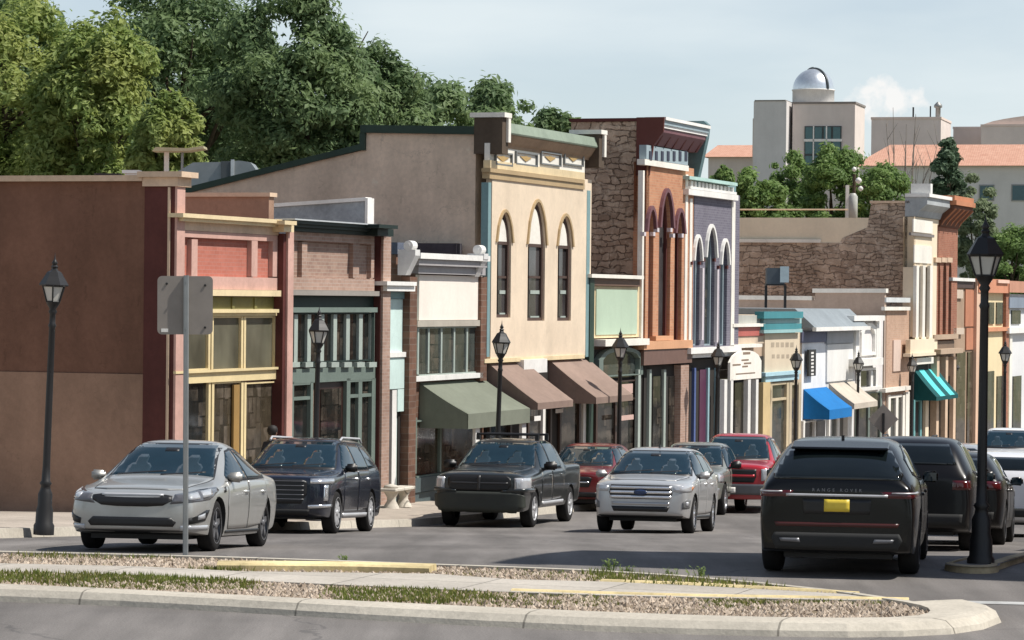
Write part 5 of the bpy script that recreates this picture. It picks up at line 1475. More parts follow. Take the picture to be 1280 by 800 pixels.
pts = [(-62 / S2, -1), (-56 / S2, 10 / S2), (-40 / S2, 18 / S2), (-25 / S2, 27 / S2), (10 / S2, 28 / S2), (32 / S2, 30 / S2), (46 / S2, 28 / S2), (52 / S2, 20 / S2), (56 / S2, -1)]
MB().prism(pts, 'y', -.8, .8).build('housing', plain('grey_sheet', (.25, .27, .28), .5, .3), r)
MB().box(10 / S2, 20 / S2, -.86, -.801, 4 / S2, 29 / S2).build('duct', plain('dark_sheet', (.07, .08, .085), .5), r)
MB().box(22 / S2, 26 / S2, -.88, -.801, 2 / S2, 31 / S2).build('pipe', M['metal_coping'], r)
# cooler on the stone flank
c = at(972, 357, 118)
r = thing('air_cooler', 'blue grey evaporative cooler on a dark stand against the far stone wall', 'cooler', c, R(0))
S3 = FPX / 118
MB().box(-14 / S3, 8 / S3, -.3, .5, 2 / S3, 22 / S3).build('housing', plain('cooler_dark', (.06, .075, .09), .5), r)
MB().box(2 / S3, 13 / S3, -.36, -.301, 4 / S3, 24 / S3).build('vent_panel', plain('cooler_panel', (.42, .50, .53), .4, .2), r)
MB().box(-15 / S3, 10 / S3, -.3, .5, -.0, 2 / S3 - .003).box(-16 / S3, -13 / S3, -.1, .1, -2.6, -.003).box(8 / S3, 11 / S3, -.1, .1, -2.6, -.003).build('stand', M['black'], r)
# utility pole with transformer
c = at(1067, 300, 140); S4 = FPX / 140
up = thing('utility_pole', 'utility pole with grey transformer and pale insulators behind the stone wall', 'pole', (c.x, c.y, zr(140) - .1))
hb = c.z - zr(140) + .1
MB().lathe([(.11, 0), (.08, hb + 82 / S4)], 10).build('post', M['bark'], up)
MB().lathe([(.05, hb + 22 / S4), (.22, hb + 24 / S4), (.22, hb + 54 / S4), (.12, hb + 58 / S4)], 16, (-.1, -.4, 0)).build('transformer', plain('transformer_grey', (.42, .42, .38), .5), up)
MB().box(-.42, -.28, -.5, -.2, hb + 14 / S4, hb + 68 / S4).build('cabinet', M['lunette'], up)
for x, z, rr_ in ((.16, 74, .15), (-.04, 88, .11), (.26, 64, .12)):
    MB().lathe([(.02, hb + z / S4 - rr_), (rr_ * .8, hb + z / S4 - rr_ * .5), (rr_, hb + z / S4), (rr_ * .8, hb + z / S4 + rr_ * .5), (.02, hb + z / S4 + rr_)], 12, (x, -.3, 0)).build('insulator', M['white'], up)
MB().box(-.5, .5, -.06, .06, hb + 66 / S4, hb + 68 / S4).build('crossarm', M['bark'], up)

# ------------------------------------------------------------------ person behind the dark blue car
pp = P(tpx(341, 545, 1.1), 1.1)
def make_person(loc, rz):
    root = thing('person', 'person in dark clothes standing on the sidewalk behind the dark blue car', 'person', loc, rz)
    J = {'pelvis': ((0, 0, .88), .135), 'waist': ((0, .0, 1.03), .125), 'chest': ((0, 0, 1.22), .15), 'neck0': ((0, 0, 1.36), .07), 'neck': ((0, -.01, 1.42), .052), 'head': ((0, -.02, 1.50), .075), 'crown': ((0, -.01, 1.575), .07)}
    E = [('pelvis', 'waist'), ('waist', 'chest'), ('chest', 'neck0'), ('neck0', 'neck'), ('neck', 'head'), ('head', 'crown')]
    for s, n in ((-1, 'l'), (1, 'r')):
        J['sh' + n] = ((s * .17, 0, 1.30), .06); J['el' + n] = ((s * .23, .02, 1.05), .045); J['wr' + n] = ((s * .23, -.06, .82), .032); J['hand' + n] = ((s * .23, -.09, .75), .034)
        J['hip' + n] = ((s * .09, 0, .82), .09); J['kn' + n] = ((s * .10, -.01, .46), .058); J['an' + n] = ((s * .10, .02, .08), .04); J['toe' + n] = ((s * .11, -.14, .035), .035)
        E += [('chest', 'sh' + n), ('sh' + n, 'el' + n), ('el' + n, 'wr' + n), ('wr' + n, 'hand' + n), ('pelvis', 'hip' + n), ('hip' + n, 'kn' + n), ('kn' + n, 'an' + n), ('an' + n, 'toe' + n)]
        for q, (dx, dz) in enumerate(((-.02, .0), (-.007, -.012), (.007, -.01), (.02, .0))):
            J['f%s%d' % (n, q)] = ((s * .23 + dx, -.115, .69 + dz), .009); E.append(('hand' + n, 'f%s%d' % (n, q)))
        J['th' + n] = ((s * .20, -.14, .75), .01); E.append(('hand' + n, 'th' + n))
    ks = list(J)
    me = bpy.data.meshes.new('body'); me.from_pydata([J[k_][0] for k_ in ks], [(ks.index(a), ks.index(b_)) for a, b_ in E], [])
    o = new_obj('body', me)
    o.modifiers.new('skin', 'SKIN'); o.modifiers.new('sub', 'SUBSURF').levels = 2
    for i, k_ in enumerate(ks):
        me.skin_vertices[0].data[i].radius = (J[k_][1], J[k_][1] * (.8 if k_ in ('pelvis', 'waist', 'chest') else 1)); me.skin_vertices[0].data[i].use_root = (k_ == 'pelvis')
    dg = bpy.context.evaluated_depsgraph_get()
    m2 = bpy.data.meshes.new_from_object(o.evaluated_get(dg)); bpy.data.objects.remove(o)
    for mt in (plain('dark_clothes', (.03, .03, .035), .9), plain('skin', (.40, .22, .15), .6)): m2.materials.append(mt)
    for p_ in m2.polygons:
        p_.use_smooth = True
        z_ = p_.center.z; ax = abs(p_.center.x)
        p_.material_index = 1 if z_ > 1.385 or (ax > .17 and z_ < .84 and z_ > .6) else 0
    bo = new_obj('body', m2, root)
    hm = MB().lathe([(.02, -.085), (.075, -.07), (.098, -.02), (.10, .03), (.08, .075), (.03, .10)], 14, (0, .015, 1.545)); hm.build('hair', plain('dark_hair', (.012, .009, .008), .7), root)
    fc = MB()
    fc.lathe([(.004, -.02), (.014, 0), (.008, .025)], 8, (0, -.1, 1.50)); fc.build('nose', plain('skin2', (.40, .22, .15), .6), root)
    for s in (-1, 1):
        MB().lathe([(.002, -.01), (.01, 0), (.002, .01)], 8, (s * .03, -.092, 1.522)).build('eye', M['black'], root)
        MB().lathe([(.003, -.03), (.012, 0), (.003, .03)], 8, (s * .082, .0, 1.505)).build('ear', plain('skin3', (.40, .22, .15), .6), root)
    MB().box(-.02, .02, -.093, -.08, 1.462, 1.468).build('mouth', plain('lips', (.3, .11, .09), .6), root)
    return root
make_person((pp.x, pp.y, zr(pp.y) + .22), R(150)).scale = (1.1, 1.1, 1.13)
# ------------------------------------------------------------------ cars
M['car_glass'] = plain('car_glass', (.010, .026, .038), .03, 0, 0, .6)
M['seat_dim'] = plain('seat_dim', (.020, .037, .048), .05, 0, 0, .6)
M['privacy_glass'] = plain('privacy_glass', (.006, .009, .010), .03, 0, 0, .6)
M['car_black'] = plain('car_black_trim', (.010, .010, .011), .45)
M['car_matt'] = plain('car_matt', (.02, .02, .02), .8)
M['chrome'] = plain('chrome', (.78, .78, .79), .18, .8)
M['alloy'] = plain('alloy', (.55, .55, .56), .4, .35)
M['alloy_dark'] = plain('alloy_dark', (.16, .16, .17), .4, .4)
M['tyre'] = stucco('tyre', (.018, .017, .017), .3, .85)
M['lamp_clear'] = plain('lamp_clear', (.55, .56, .58), .08, .3, .5)
M['lamp_smoke'] = plain('lamp_smoke', (.12, .12, .13), .08, .2, .5)
M['lamp_red'] = plain('lamp_red', (.22, .006, .008), .15, 0, .6)
M['lamp_red_dark'] = plain('lamp_red_dark', (.07, .006, .007), .12, 0, .6)
M['lamp_amber'] = plain('lamp_amber', (.5, .16, .02), .15, 0, .5)
M['plate_yellow'] = plain('plate_yellow', (.68, .50, .05), .45)

def loft_body(stations, creased=(), sub=3):
    """stations: (x, zb, w_low, w_mid, z_mid, w_belt, z_belt, w_top, z_top, crown)"""
    bm = bmesh.new(); rings = []
    cl = bm.edges.layers.float.new('crease_edge')
    for (x, zb, wl, wm, zm, wb, zbt, wt, zt, cr) in stations:
        h = [(wl * .6, zb), (wl, zb + .015), (wm, zm), (wb, zbt), (wt, zt - .012), (wt * .52, zt + cr)]
        rings.append([bm.verts.new((x, y, z)) for y, z in h] + [bm.verts.new((x, -y, z)) for y, z in reversed(h)])
    n = 12
    for a, b in zip(rings, rings[1:]):
        for k in range(n):
            bm.faces.new((a[k], a[(k + 1) % n], b[(k + 1) % n], b[k]))
    for r, fl in ((rings[0], True), (rings[-1], False)):
        for k in range(5):
            f = (r[k], r[k + 1], r[10 - k], r[11 - k])
            bm.faces.new(f[::-1] if fl else f)
    bm.edges.ensure_lookup_table()
    for i, r in enumerate(rings):
        for k in range(n):
            e = bm.edges.get((r[k], r[(k + 1) % n]))
            if e and i in creased: e[cl] = max(e[cl], creased[i] if isinstance(creased, dict) else .7)
            if i + 1 < len(rings):
                e2 = bm.edges.get((r[k], rings[i + 1][k]))
                if e2:
                    kk = min(k, 11 - k)
                    e2[cl] = {1: .55, 3: .35, 4: .25}.get(kk, 0)
    bmesh.ops.recalc_face_normals(bm, faces=bm.faces)
    me = bpy.data.meshes.new('body'); bm.to_mesh(me); bm.free()
    o = new_obj('tmp', me); md = o.modifiers.new('s', 'SUBSURF'); md.levels = sub
    dg = bpy.context.evaluated_depsgraph_get()
    m2 = bpy.data.meshes.new_from_object(o.evaluated_get(dg)); bpy.data.objects.remove(o)
    return m2

class Car:
    def __init__(s, name, label, cat, stations, paint, creased=None, group=None):
        s.root = thing(name, label, cat, (0, 0, 0), 0, group)
        s.me = loft_body(stations, creased or {}); s.paint = paint
        bm = bmesh.new(); bm.from_mesh(s.me); s.bvh = BVHTree.FromBMesh(bm); bm.free()
        s.wells = []
    def patch(s, name, poly, view, mat, off=.008, parent=None, cell=.06, side=None, depth=.02):
        """outline drawn in front 'F', rear 'R', left 'L', right 'S', top 'T' or corner (angle) view, laid on the body as a thin shell"""
        if view in 'FR' if isinstance(view, str) else False: p = Vector((1 if view == 'F' else -1, 0, 0)); h = Vector((0, 1, 0)); v = Vector((0, 0, 1))
        elif view in ('L', 'S'): p = Vector((0, 1 if view == 'L' else -1, 0)); h = Vector((1, 0, 0)); v = Vector((0, 0, 1))
        elif view == 'T': p = Vector((0, 0, 1)); h = Vector((1, 0, 0)); v = Vector((0, 1, 0))
        else:
            a = R(view); p = Vector((math.cos(a), math.sin(a), 0)); h = Vector((-math.sin(a), math.cos(a), 0)); v = Vector((0, 0, 1))
        bm = bmesh.new()
        bm.faces.new([bm.verts.new((q[0], q[1], 0)) for q in poly])
        for ax in (0, 1):
            lo = min(q[ax] for q in poly); hi = max(q[ax] for q in poly)
            k = int((hi - lo) / cell)
            for i in range(1, k + 1):
                c = lo + (hi - lo) * i / (k + 1)
                co = (c, 0, 0) if ax == 0 else (0, c, 0); no = (1, 0, 0) if ax == 0 else (0, 1, 0)
                bmesh.ops.bisect_plane(bm, geom=bm.verts[:] + bm.edges[:] + bm.faces[:], plane_co=co, plane_no=no)
        dead = []
        nrm = {}
        for vt in bm.verts:
            base = h * vt.co.x + v * vt.co.y
            loc, nn, _, _ = s.bvh.ray_cast(base + p * 6, -p)
            if loc is None: dead.append(vt); continue
            if nn.dot(p) < 0: nn = -nn
            vt.co = loc + nn * off; nrm[vt] = nn
        bmesh.ops.delete(bm, geom=dead, context='VERTS')
        if not bm.faces: bm.free(); return None
        bmesh.ops.recalc_face_normals(bm, faces=bm.faces)
        tot = Vector((0, 0, 0))
        for f in bm.faces: tot += f.normal * f.calc_area()
        if tot.dot(p) < 0: bmesh.ops.reverse_faces(bm, faces=bm.faces)
        for f in bm.faces: f.smooth = True
        be = [e for e in bm.edges if e.is_boundary]
        ret = bmesh.ops.extrude_edge_only(bm, edges=be)
        nv = [x for x in ret['geom'] if isinstance(x, bmesh.types.BMVert)]
        bm.normal_update()
        for x in nv:
            loc, nn, _, _ = s.bvh.find_nearest(x.co)
            x.co = x.co - nn * (off + depth)
        me = bpy.data.meshes.new(name); bm.to_mesh(me); bm.free(); me.materials.append(mat)
        return new_obj(name, me, parent or s.root)
    def screen(s, hw0, hw1, z0, z1, view='F', m=None):
        """black rubber surround, and the tops of the seats and the mirror seen dimly through the glass"""
        p = M['car_black']
        s.patch('window_trim', sym([(hw0 + .03, z0 - .03), (hw1 + .03, z1 + .025)]), view, p, .003)
        if view == 'F':
            h = z1 - z0; sm = M['seat_dim']
            for y in (-.36, .36):
                s.patch('headrest', [(y + .17 * a, z0 + h * b) for a, b in ((-1, 0), (1, 0), (1, .30), (.75, .40), (.5, .42), (.48, .60), (.3, .68), (-.3, .68), (-.48, .60), (-.5, .42), (-.75, .40), (-1, .30))], view, sm, .0075, depth=.004)
            s.patch('mirror', [(-.10, z1 - h * .22), (.10, z1 - h * .22), (.10, z1 - h * .10), (-.10, z1 - h * .10)], view, M['car_black'], .0075, depth=.004)
            s.patch('wiper', [(-.62, z0 + .01), (.05, z0 + .07), (.05, z0 + .085), (-.62, z0 + .03)], view, M['car_black'], .012)
            s.patch('wiper', [(.0, z0 + .01), (.60, z0 + .06), (.60, z0 + .075), (.0, z0 + .03)], view, M['car_black'], .012)
    def pair(s, name, poly, mat, off=.008, **k):
        out = []
        for vw in ('L', 'S'):
            o = s.patch(name, poly, vw, mat, off, **k); out.append(o)
            if name == 'side_window' and o:
                cx = sum(q[0] for q in poly) / len(poly); cz = sum(q[1] for q in poly) / len(poly)
                big = [(x + (.035 if x > cx else -.035), z + (.03 if z > cz else -.03)) for x, z in poly]
                s.patch('window_trim', big, vw, M['car_black'], off - .003, parent=o)
        return out
    def hood(s, x0, x1, w0, w1):
        """bonnet panel with its shut line, x0 front, x1 back"""
        p = [(x1, -w1), (x0 - .08, -w0), (x0, -w0 * .7), (x0, w0 * .7), (x0 - .08, w0), (x1, w1)]
        o = s.patch('hood', p, 'T', s.paint, .010, cell=.08)
        q = [(x + (.014 if x > (x0 + x1) / 2 else -.014), y * 1.02) for x, y in p]
        s.patch('hood_gap', q, 'T', M['car_black'], .004, parent=o, cell=.08)
    def corner(s, name, poly, az, mat, off=.008, parents=None, **k):
        a = R(az); xm = max(v_.co.x for v_ in s.me.vertices); ym = max(v_.co.y for v_ in s.me.vertices)
        cx = (xm - .18) if az < 90 else -(xm - .18); sh = -cx * math.sin(a) + (ym - .14) * math.cos(a)
        poly = [(x + sh, z) for x, z in poly]
        out = [s.patch(name, poly, az, mat, off, parent=parents[0] if parents else None, **k)]
        out.append(s.patch(name, [(-x, z) for x, z in poly], -az, mat, off, parent=parents[1] if parents else None, **k)); return out
    def doors(s, polys, handle_z, gap=.010):
        for poly, hx in polys:
            for vw in ('L', 'S'):
                cx = sum(q[0] for q in poly) / len(poly); cz = sum(q[1] for q in poly) / len(poly)
                big = [(cx + (x - cx) * (1 + gap * 2 / .9), cz + (z - cz) * (1 + gap * 2 / .7)) for x, z in poly]
                d = s.patch('door', poly, vw, s.paint, .009)
                s.patch('door_gap', big, vw, M['car_black'], .004, parent=d)
                hp = [(hx - .09, handle_z - .018), (hx + .09, handle_z - .018), (hx + .09, handle_z + .018), (hx - .09, handle_z + .018)]
                s.patch('handle', hp, vw, s.handle_mat, .034, parent=d)
    handle_mat = None
    def wheels(s, xs, r, yo, rim, width=.22, spokes=5, rimr=.68, arch=1.13, style='spoke'):
        s.wells = [(x, r, arch) for x in xs]; s.yo = yo; s.ww = width
        sp = MB()
        for x in xs:
            for sd in (1, -1):
                t = MB(); w = width
                prof = [(r * .60, -w / 2), (r * .80, -w / 2 - .004), (r * .95, -w / 2 + .012), (r, -w / 2 + .04), (r, w / 2 - .04), (r * .95, w / 2 - .012), (r * .80, w / 2 + .004), (r * .60, w / 2)]
                t.lathe(prof, 32, (0, 0, 0), 'y', True, False)
                wo = t.build('wheel', M['tyre'], s.root); wo.location = (x, sd * (yo - w / 2), r)
                rr_ = r * rimr; m = MB(); f = sd * (w / 2 + .0); o = f - sd * .03
                m.lathe([(rr_, f - sd * .0), (rr_ * .95, f + sd * .006), (rr_ * .91, o), (rr_ * .90, f - sd * .09)], 32, (0, 0, 0), 'y', True, False)
                hub = MB()
                for k in range(spokes):
                    a = 2 * math.pi * k / spokes + .3
                    ca, sa = math.cos(a), math.sin(a); w0, w1 = rr_ * .11, rr_ * .15
                    pts = []
                    for rad, ww in ((.02, w0), (rr_ * .93, w1)):
                        for q in (-1, 1): pts.append((ca * rad - sa * ww * q, sa * rad + ca * ww * q))
                    pp_ = [pts[0], pts[1], pts[3], pts[2]]
                    m.prism(pp_, 'y', f - sd * .045, f - sd * .012)
                m.lathe([(rr_ * .22, f - sd * .05), (rr_ * .2, f - sd * .003), (rr_ * .05, f)], 16, (0, 0, 0), 'y')
                m.build('rim', rim, wo)
                dk = MB().lathe([(rr_ * .90, f - sd * .075), (.02, f - sd * .075)], 24, (0, 0, 0), 'y').build('brake_disc', M['car_matt'], wo)
    def mirrors(s, x, y, z, m, size=(.10, .20, .15)):
        dx, dy, dz = size
        for sd in (1, -1):
            bm = bmesh.new(); bmesh.ops.create_cube(bm, size=1)
            for v_ in bm.verts: v_.co = Vector((v_.co.x * dx * (1.25 if v_.co.y * sd < 0 else .8), v_.co.y * dy, v_.co.z * dz * (1.0 if v_.co.y * sd > 0 else .8)))
            bmesh.ops.bevel(bm, geom=bm.edges[:], offset=min(dx, dz) * .3, segments=3, affect='EDGES')
            for f in bm.faces: f.smooth = True
            me = bpy.data.meshes.new('mirror'); bm.to_mesh(me); bm.free(); me.materials.append(m)
            o = new_obj('mirror', me, s.root); o.location = (x, sd * (y + dy / 2), z)
            MB().tube([(x - x, -sd * dy * .75, -dz * .45), (0, -sd * dy * .2, -dz * .25)], .03, 6).build('mirror_arm', M['car_black'], o)
            MB().box(-dx * .62, -dx * .56, -dy * .4, dy * .4, -dz * .36, dz * .36).build('mirror_glass', M['car_glass'], o)
    def finish(s, under=.30):
        """cut the wheel arches and hang the dark underbody"""
        o = new_obj('body', s.me, s.root)
        cut = MB()
        for x, r, ar in s.wells:
            for sd in (1, -1):
                n = 28; rad = r * ar
                y0, y1 = sd * (s.yo - s.ww - .10), sd * (s.yo + .6)
                pts = [(x + rad * math.cos(2 * math.pi * k / n), r + rad * math.sin(2 * math.pi * k / n)) for k in range(n)]
                cut.prism(pts, 'y', y0, y1)
        s.me.materials.append(s.paint); 
        if s.wells:
            co = cut.build('cut', M['car_matt']); md = o.modifiers.new('b', 'BOOLEAN'); md.operation = 'DIFFERENCE'; md.object = co; md.solver = 'EXACT'
            dg = bpy.context.evaluated_depsgraph_get()
            m2 = bpy.data.meshes.new_from_object(o.evaluated_get(dg)); o.modifiers.clear(); o.data = m2
            bpy.data.objects.remove(co)
            m2.materials.clear(); m2.materials.append(s.paint); m2.materials.append(M['car_matt'])
            for p_ in m2.polygons:
                p_.material_index = 0
                for x, r, ar in s.wells:
                    if math.hypot(p_.center.x - x, p_.center.z - r) < r * ar + .003 and abs(p_.center.y) > s.yo - s.ww - .13:
                        p_.material_index = 1
                p_.use_smooth = True
            bm = bmesh.new(); bm.from_mesh(m2)
            for e in bm.edges:
                if len(e.link_faces) == 2 and e.calc_face_angle(0) > R(32): e.smooth = False
            bm.to_mesh(m2); bm.free()
        else:
            for p_ in s.me.polygons: p_.use_smooth = True
        xs = [v.co.x for v in s.me.vertices]
        MB().box(min(xs) + .25, max(xs) - .3, -s.yo + s.ww + .06, s.yo - s.ww - .06, under - .10, under + .12).build('underbody', M['car_matt'], s.root)
        return s
    def place(s, px, Y, theta, toward=True, wb=2.8):
        c = at(px, 560, Y); ax = Vector((math.sin(R(theta)), math.cos(R(theta)), 0))
        f = -ax if toward else ax
        pf, pr = c + f * wb / 2, c - f * wb / 2
        d = Vector((f.x * wb, f.y * wb, zr(pf.y) - zr(pr.y))).normalized()
        left = Vector((0, 0, 1)).cross(d).normalized(); up = d.cross(left)
        m = Matrix((d, left, up)).transposed().to_4x4(); m.translation = (c.x, c.y, (zr(pf.y) + zr(pr.y)) / 2 + .004)
        s.root.matrix_world = m
        return s

def rect(x0, x1, z0, z1): return [(x0, z0), (x1, z0), (x1, z1), (x0, z1)]
def sym(half): return half + [(-y, z) for y, z in reversed(half)]

def sedan_st(L, W, H):
    f = L / 2; w = W / 2
    return [(f, .30, .60 * w, .78 * w, .50, .74 * w, .66, .62 * w, .72, .012),
            (f - .14, .24, .86 * w, .92 * w, .50, .86 * w, .72, .72 * w, .785, .012),
            (f - .50, .21, .93 * w, .985 * w, .54, .95 * w, .80, .78 * w, .86, .018),
            (f - 1.15, .18, .94 * w, 1.0 * w, .55, .97 * w, .87, .82 * w, .925, .02),
            (f - 1.50, .18, .94 * w, 1.0 * w, .55, .985 * w, .90, .80 * w, .975, .02),
            (f - 2.15, .18, .94 * w, 1.0 * w, .55, .985 * w, .93, .63 * w, H - .075, .03),
            (f - 2.65, .18, .94 * w, 1.0 * w, .56, .985 * w, .95, .62 * w, H - .01, .02),
            (f - 3.35, .18, .94 * w, 1.0 * w, .58, .985 * w, .97, .61 * w, H - .06, .03),
            (f - 4.10, .20, .93 * w, .99 * w, .62, .96 * w, .99, .68 * w, 1.10, .02),
            (-f + .22, .26, .90 * w, .95 * w, .64, .90 * w, .98, .72 * w, 1.06, .015),
            (-f, .36, .78 * w, .86 * w, .64, .82 * w, .92, .66 * w, .99, .01)]
def suv_st(L, W, H, hh, cx=1.35, rk=.75, zb=.28, rear=.45, roofw=.70, mid=.66, tail=.10):
    f = L / 2; w = W / 2; c = f - cx; b = hh + .10
    return [(f, zb + .12, .74 * w, .84 * w, mid, .80 * w, hh - .13, .66 * w, hh - .05, .012),
            (f - .10, zb + .02, .90 * w, .94 * w, mid, .90 * w, hh - .07, .76 * w, hh - .005, .012),
            (f - .45, zb, .94 * w, .985 * w, mid, .96 * w, hh - .02, .80 * w, hh + .045, .02),
            (c + .22, zb - .02, .95 * w, w, mid, .98 * w, hh + .04, .82 * w, hh + .095, .02),
            (c, zb - .02, .95 * w, w, mid, .985 * w, hh + .06, .80 * w, hh + .13, .02),
            (c - rk, zb - .02, .95 * w, w, mid, .985 * w, b - .02, (roofw + .01) * w, H - .075, .03),
            (c - rk - .5, zb - .02, .95 * w, w, mid, .985 * w, b, roofw * w, H - .02, .02),
            (-f + rear + .55, zb - .02, .95 * w, w, mid, .985 * w, b + .02, roofw * w, H - .03, .02),
            (-f + rear, zb - .02, .95 * w, .995 * w, mid, .975 * w, b + .03, (roofw - .01) * w, H - .085, .02),
            (-f + tail, zb + .02, .93 * w, .97 * w, mid, .93 * w, b + .02, .74 * w, b + .14, .02),
            (-f + .02, zb + .08, .88 * w, .94 * w, mid + .02, .88 * w, b - .06, .74 * w, b + .01, .01),
            (-f, zb + .16, .80 * w, .88 * w, mid + .02, .82 * w, b - .12, .70 * w, b - .05, .01)]
def truck_st(L, W, H, hh, cx=1.62, rk=.70, zb=.38, cab=2.35, bed=1.32, mid=.80):
    f = L / 2; w = W / 2; c = f - cx; b = hh + .05; cr = c - cab
    return [(f, zb - .02, .84 * w, .92 * w, mid, .88 * w, hh - .12, .70 * w, hh - .05, .012),
            (f - .10, zb - .06, .93 * w, .97 * w, mid, .95 * w, hh - .06, .80 * w, hh + .02, .015),
            (f - .5, zb, .95 * w, .99 * w, mid, .97 * w, hh - .05, .78 * w, hh + .05, .03),
            (c + .2, zb, .95 * w, w, mid, .985 * w, hh - .01, .82 * w, hh + .09, .03),
            (c, zb, .95 * w, w, mid, .985 * w, hh + .01, .82 * w, hh + .12, .02),
            (c - rk, zb, .95 * w, w, mid, .985 * w, b - .02, .73 * w, H - .075, .02),
            (c - rk - .5, zb, .95 * w, w, mid, .985 * w, b, .72 * w, H - .02, .02),
            (cr + .12, zb, .95 * w, w, mid, .985 * w, b, .72 * w, H - .05, .02),
            (cr, zb, .95 * w, w, mid, .985 * w, b, .73 * w, H - .16, .01),
            (cr - .10, zb, .95 * w, w, mid, .985 * w, bed - .06, .88 * w, bed - .0, .0),
            (cr - .3, zb, .95 * w, w, mid, .985 * w, bed - .06, .90 * w, bed, .0),
            (-f + .12, zb + .05, .95 * w, .99 * w, mid, .98 * w, bed - .06, .90 * w, bed, .0),
            (-f, zb + .12, .90 * w, .95 * w, mid, .94 * w, bed - .09, .86 * w, bed - .02, .0)]

def greenhouse(c, L, W, H, hh, cx, rk, kind, x_end, beltz, sillz=None, topz=None, hmat=None):
    """windscreen and the row of side windows"""
    w = W / 2; f = L / 2; x0 = f - cx
    c.patch('windshield', sym([(.74 * w, hh + .155), (.60 * w, H - .115)]), 'F', M['car_glass'], .006)
    c.screen(.74 * w, .60 * w, hh + .155, H - .115)

def plate(c, view, y0, y1, z0, z1, m):
    return c.patch('license_plate', rect(y0, y1, z0, z1), view, m, .018)

def bars(c, name, view, y0, y1, zs, h, m, off=.02, parent=None):
    for z in zs: c.patch(name, rect(y0, y1, z - h / 2, z + h / 2), view, m, off, parent=parent)

def wiper(c, H):
    pass

# ---- silver sedan, nearest car on the left
def silver_sedan():
    L, W, H = 4.95, 1.92, 1.52
    pt = car_paint('silver_paint', (.46, .46, .44), .55, .34)
    c = Car('parked_car', 'silver sedan behind the sign post, nearest car on the left', 'car', sedan_st(L, W, H), pt); c.handle_mat = pt
    w = W / 2
    c.patch('windshield', sym([(.76 * w, .99), (.70 * w, 1.13), (.585 * w, H - .085)]), 'F', M['car_glass'], .006)
    c.screen(.76 * w, .585 * w, .99, H - .085)
    c.patch('rear_window', sym([(.66 * w, 1.09), (.56 * w, H - .11)]), 'R', M['car_glass'], .006)
    c.pair('side_window', [(.78, .965), (.76, 1.02), (.12, 1.335), (-.18, 1.37), (-.20, .985)], M['car_glass'], .006)
    c.pair('side_window', [(-.25, .985), (-.23, 1.375), (-.75, 1.36), (-1.10, 1.23), (-1.35, 1.06), (-1.25, 1.01)], M['car_glass'], .006)
    c.doors([([(.90, .30), (.98, .62), (.92, .93), (-.19, .955), (-.19, .30)], -.02), ([(-.24, .30), (-.24, .955), (-1.28, .985), (-1.38, .70), (-1.02, .34)], -1.05)], .80)
    # front
    g = c.patch('grille', sym([(.20, .595), (.42, .61), (.54, .675), (.54, .735), (.40, .752)]), 'F', M['car_black'], .012)
    bars(c, 'grille_bar', 'F', -.42, .42, (.745,), .014, M['alloy'], .02, g)
    c.patch('intake', sym([(.56, .335), (.60, .39), (.53, .455)]), 'F', M['car_black'], .012)
    c.patch('bumper_lip', sym([(.70, .235), (.74, .285)]), 'F', M['car_black'], .008)
    hl = c.corner('headlight', [(-.34, .63), (.30, .70), (.54, .82), (.50, .86), (.15, .825), (-.26, .755)], 32, M['lamp_smoke'], .010)
    c.corner('headlight_lens', [(-.10, .685), (.08, .705), (.08, .785), (-.10, .755)], 32, M['lamp_clear'], .018, parents=hl)
    c.corner('headlight_lens', [(.14, .715), (.36, .76), (.36, .83), (.14, .80)], 32, M['lamp_clear'], .018, parents=hl)
    fg = c.corner('fog_recess', [(-.14, .36), (.20, .42), (.30, .56), (.22, .56), (-.16, .43)], 36, M['car_black'], .009)
    c.corner('fog_light', [(.04, .43), (.18, .45), (.18, .52), (.04, .48)], 36, M['lamp_clear'], .016, parents=fg)
    c.corner('side_vent', [(-.20, .29), (.30, .31), (.30, .36), (-.20, .35)], 36, M['lamp_clear'], .012)
    # sides
    c.pair('sill_trim', [(1.02, .235), (-1.0, .235), (-1.0, .275), (1.02, .275)], M['car_black'], .008)
    c.pair('side_marker', [(1.10, .80), (1.20, .79), (1.16, .86), (1.10, .87)], M['car_black'], .010)
    c.corner('tail_light', [(.18, .80), (.45, .83), (.5, .92), (.2, .95)], 145, M['lamp_red'], .010)
    plate(c, 'R', -.2, .2, .66, .8, M['plate_yellow'])
    c.mirrors(.72, .87, 1.0, pt)
    c.hood(2.20, 1.02, .60, .74)
    c.wheels((1.46, -1.34), .345, .915, M['alloy_dark'], .22, 5, .72)
    return c.finish(.26)
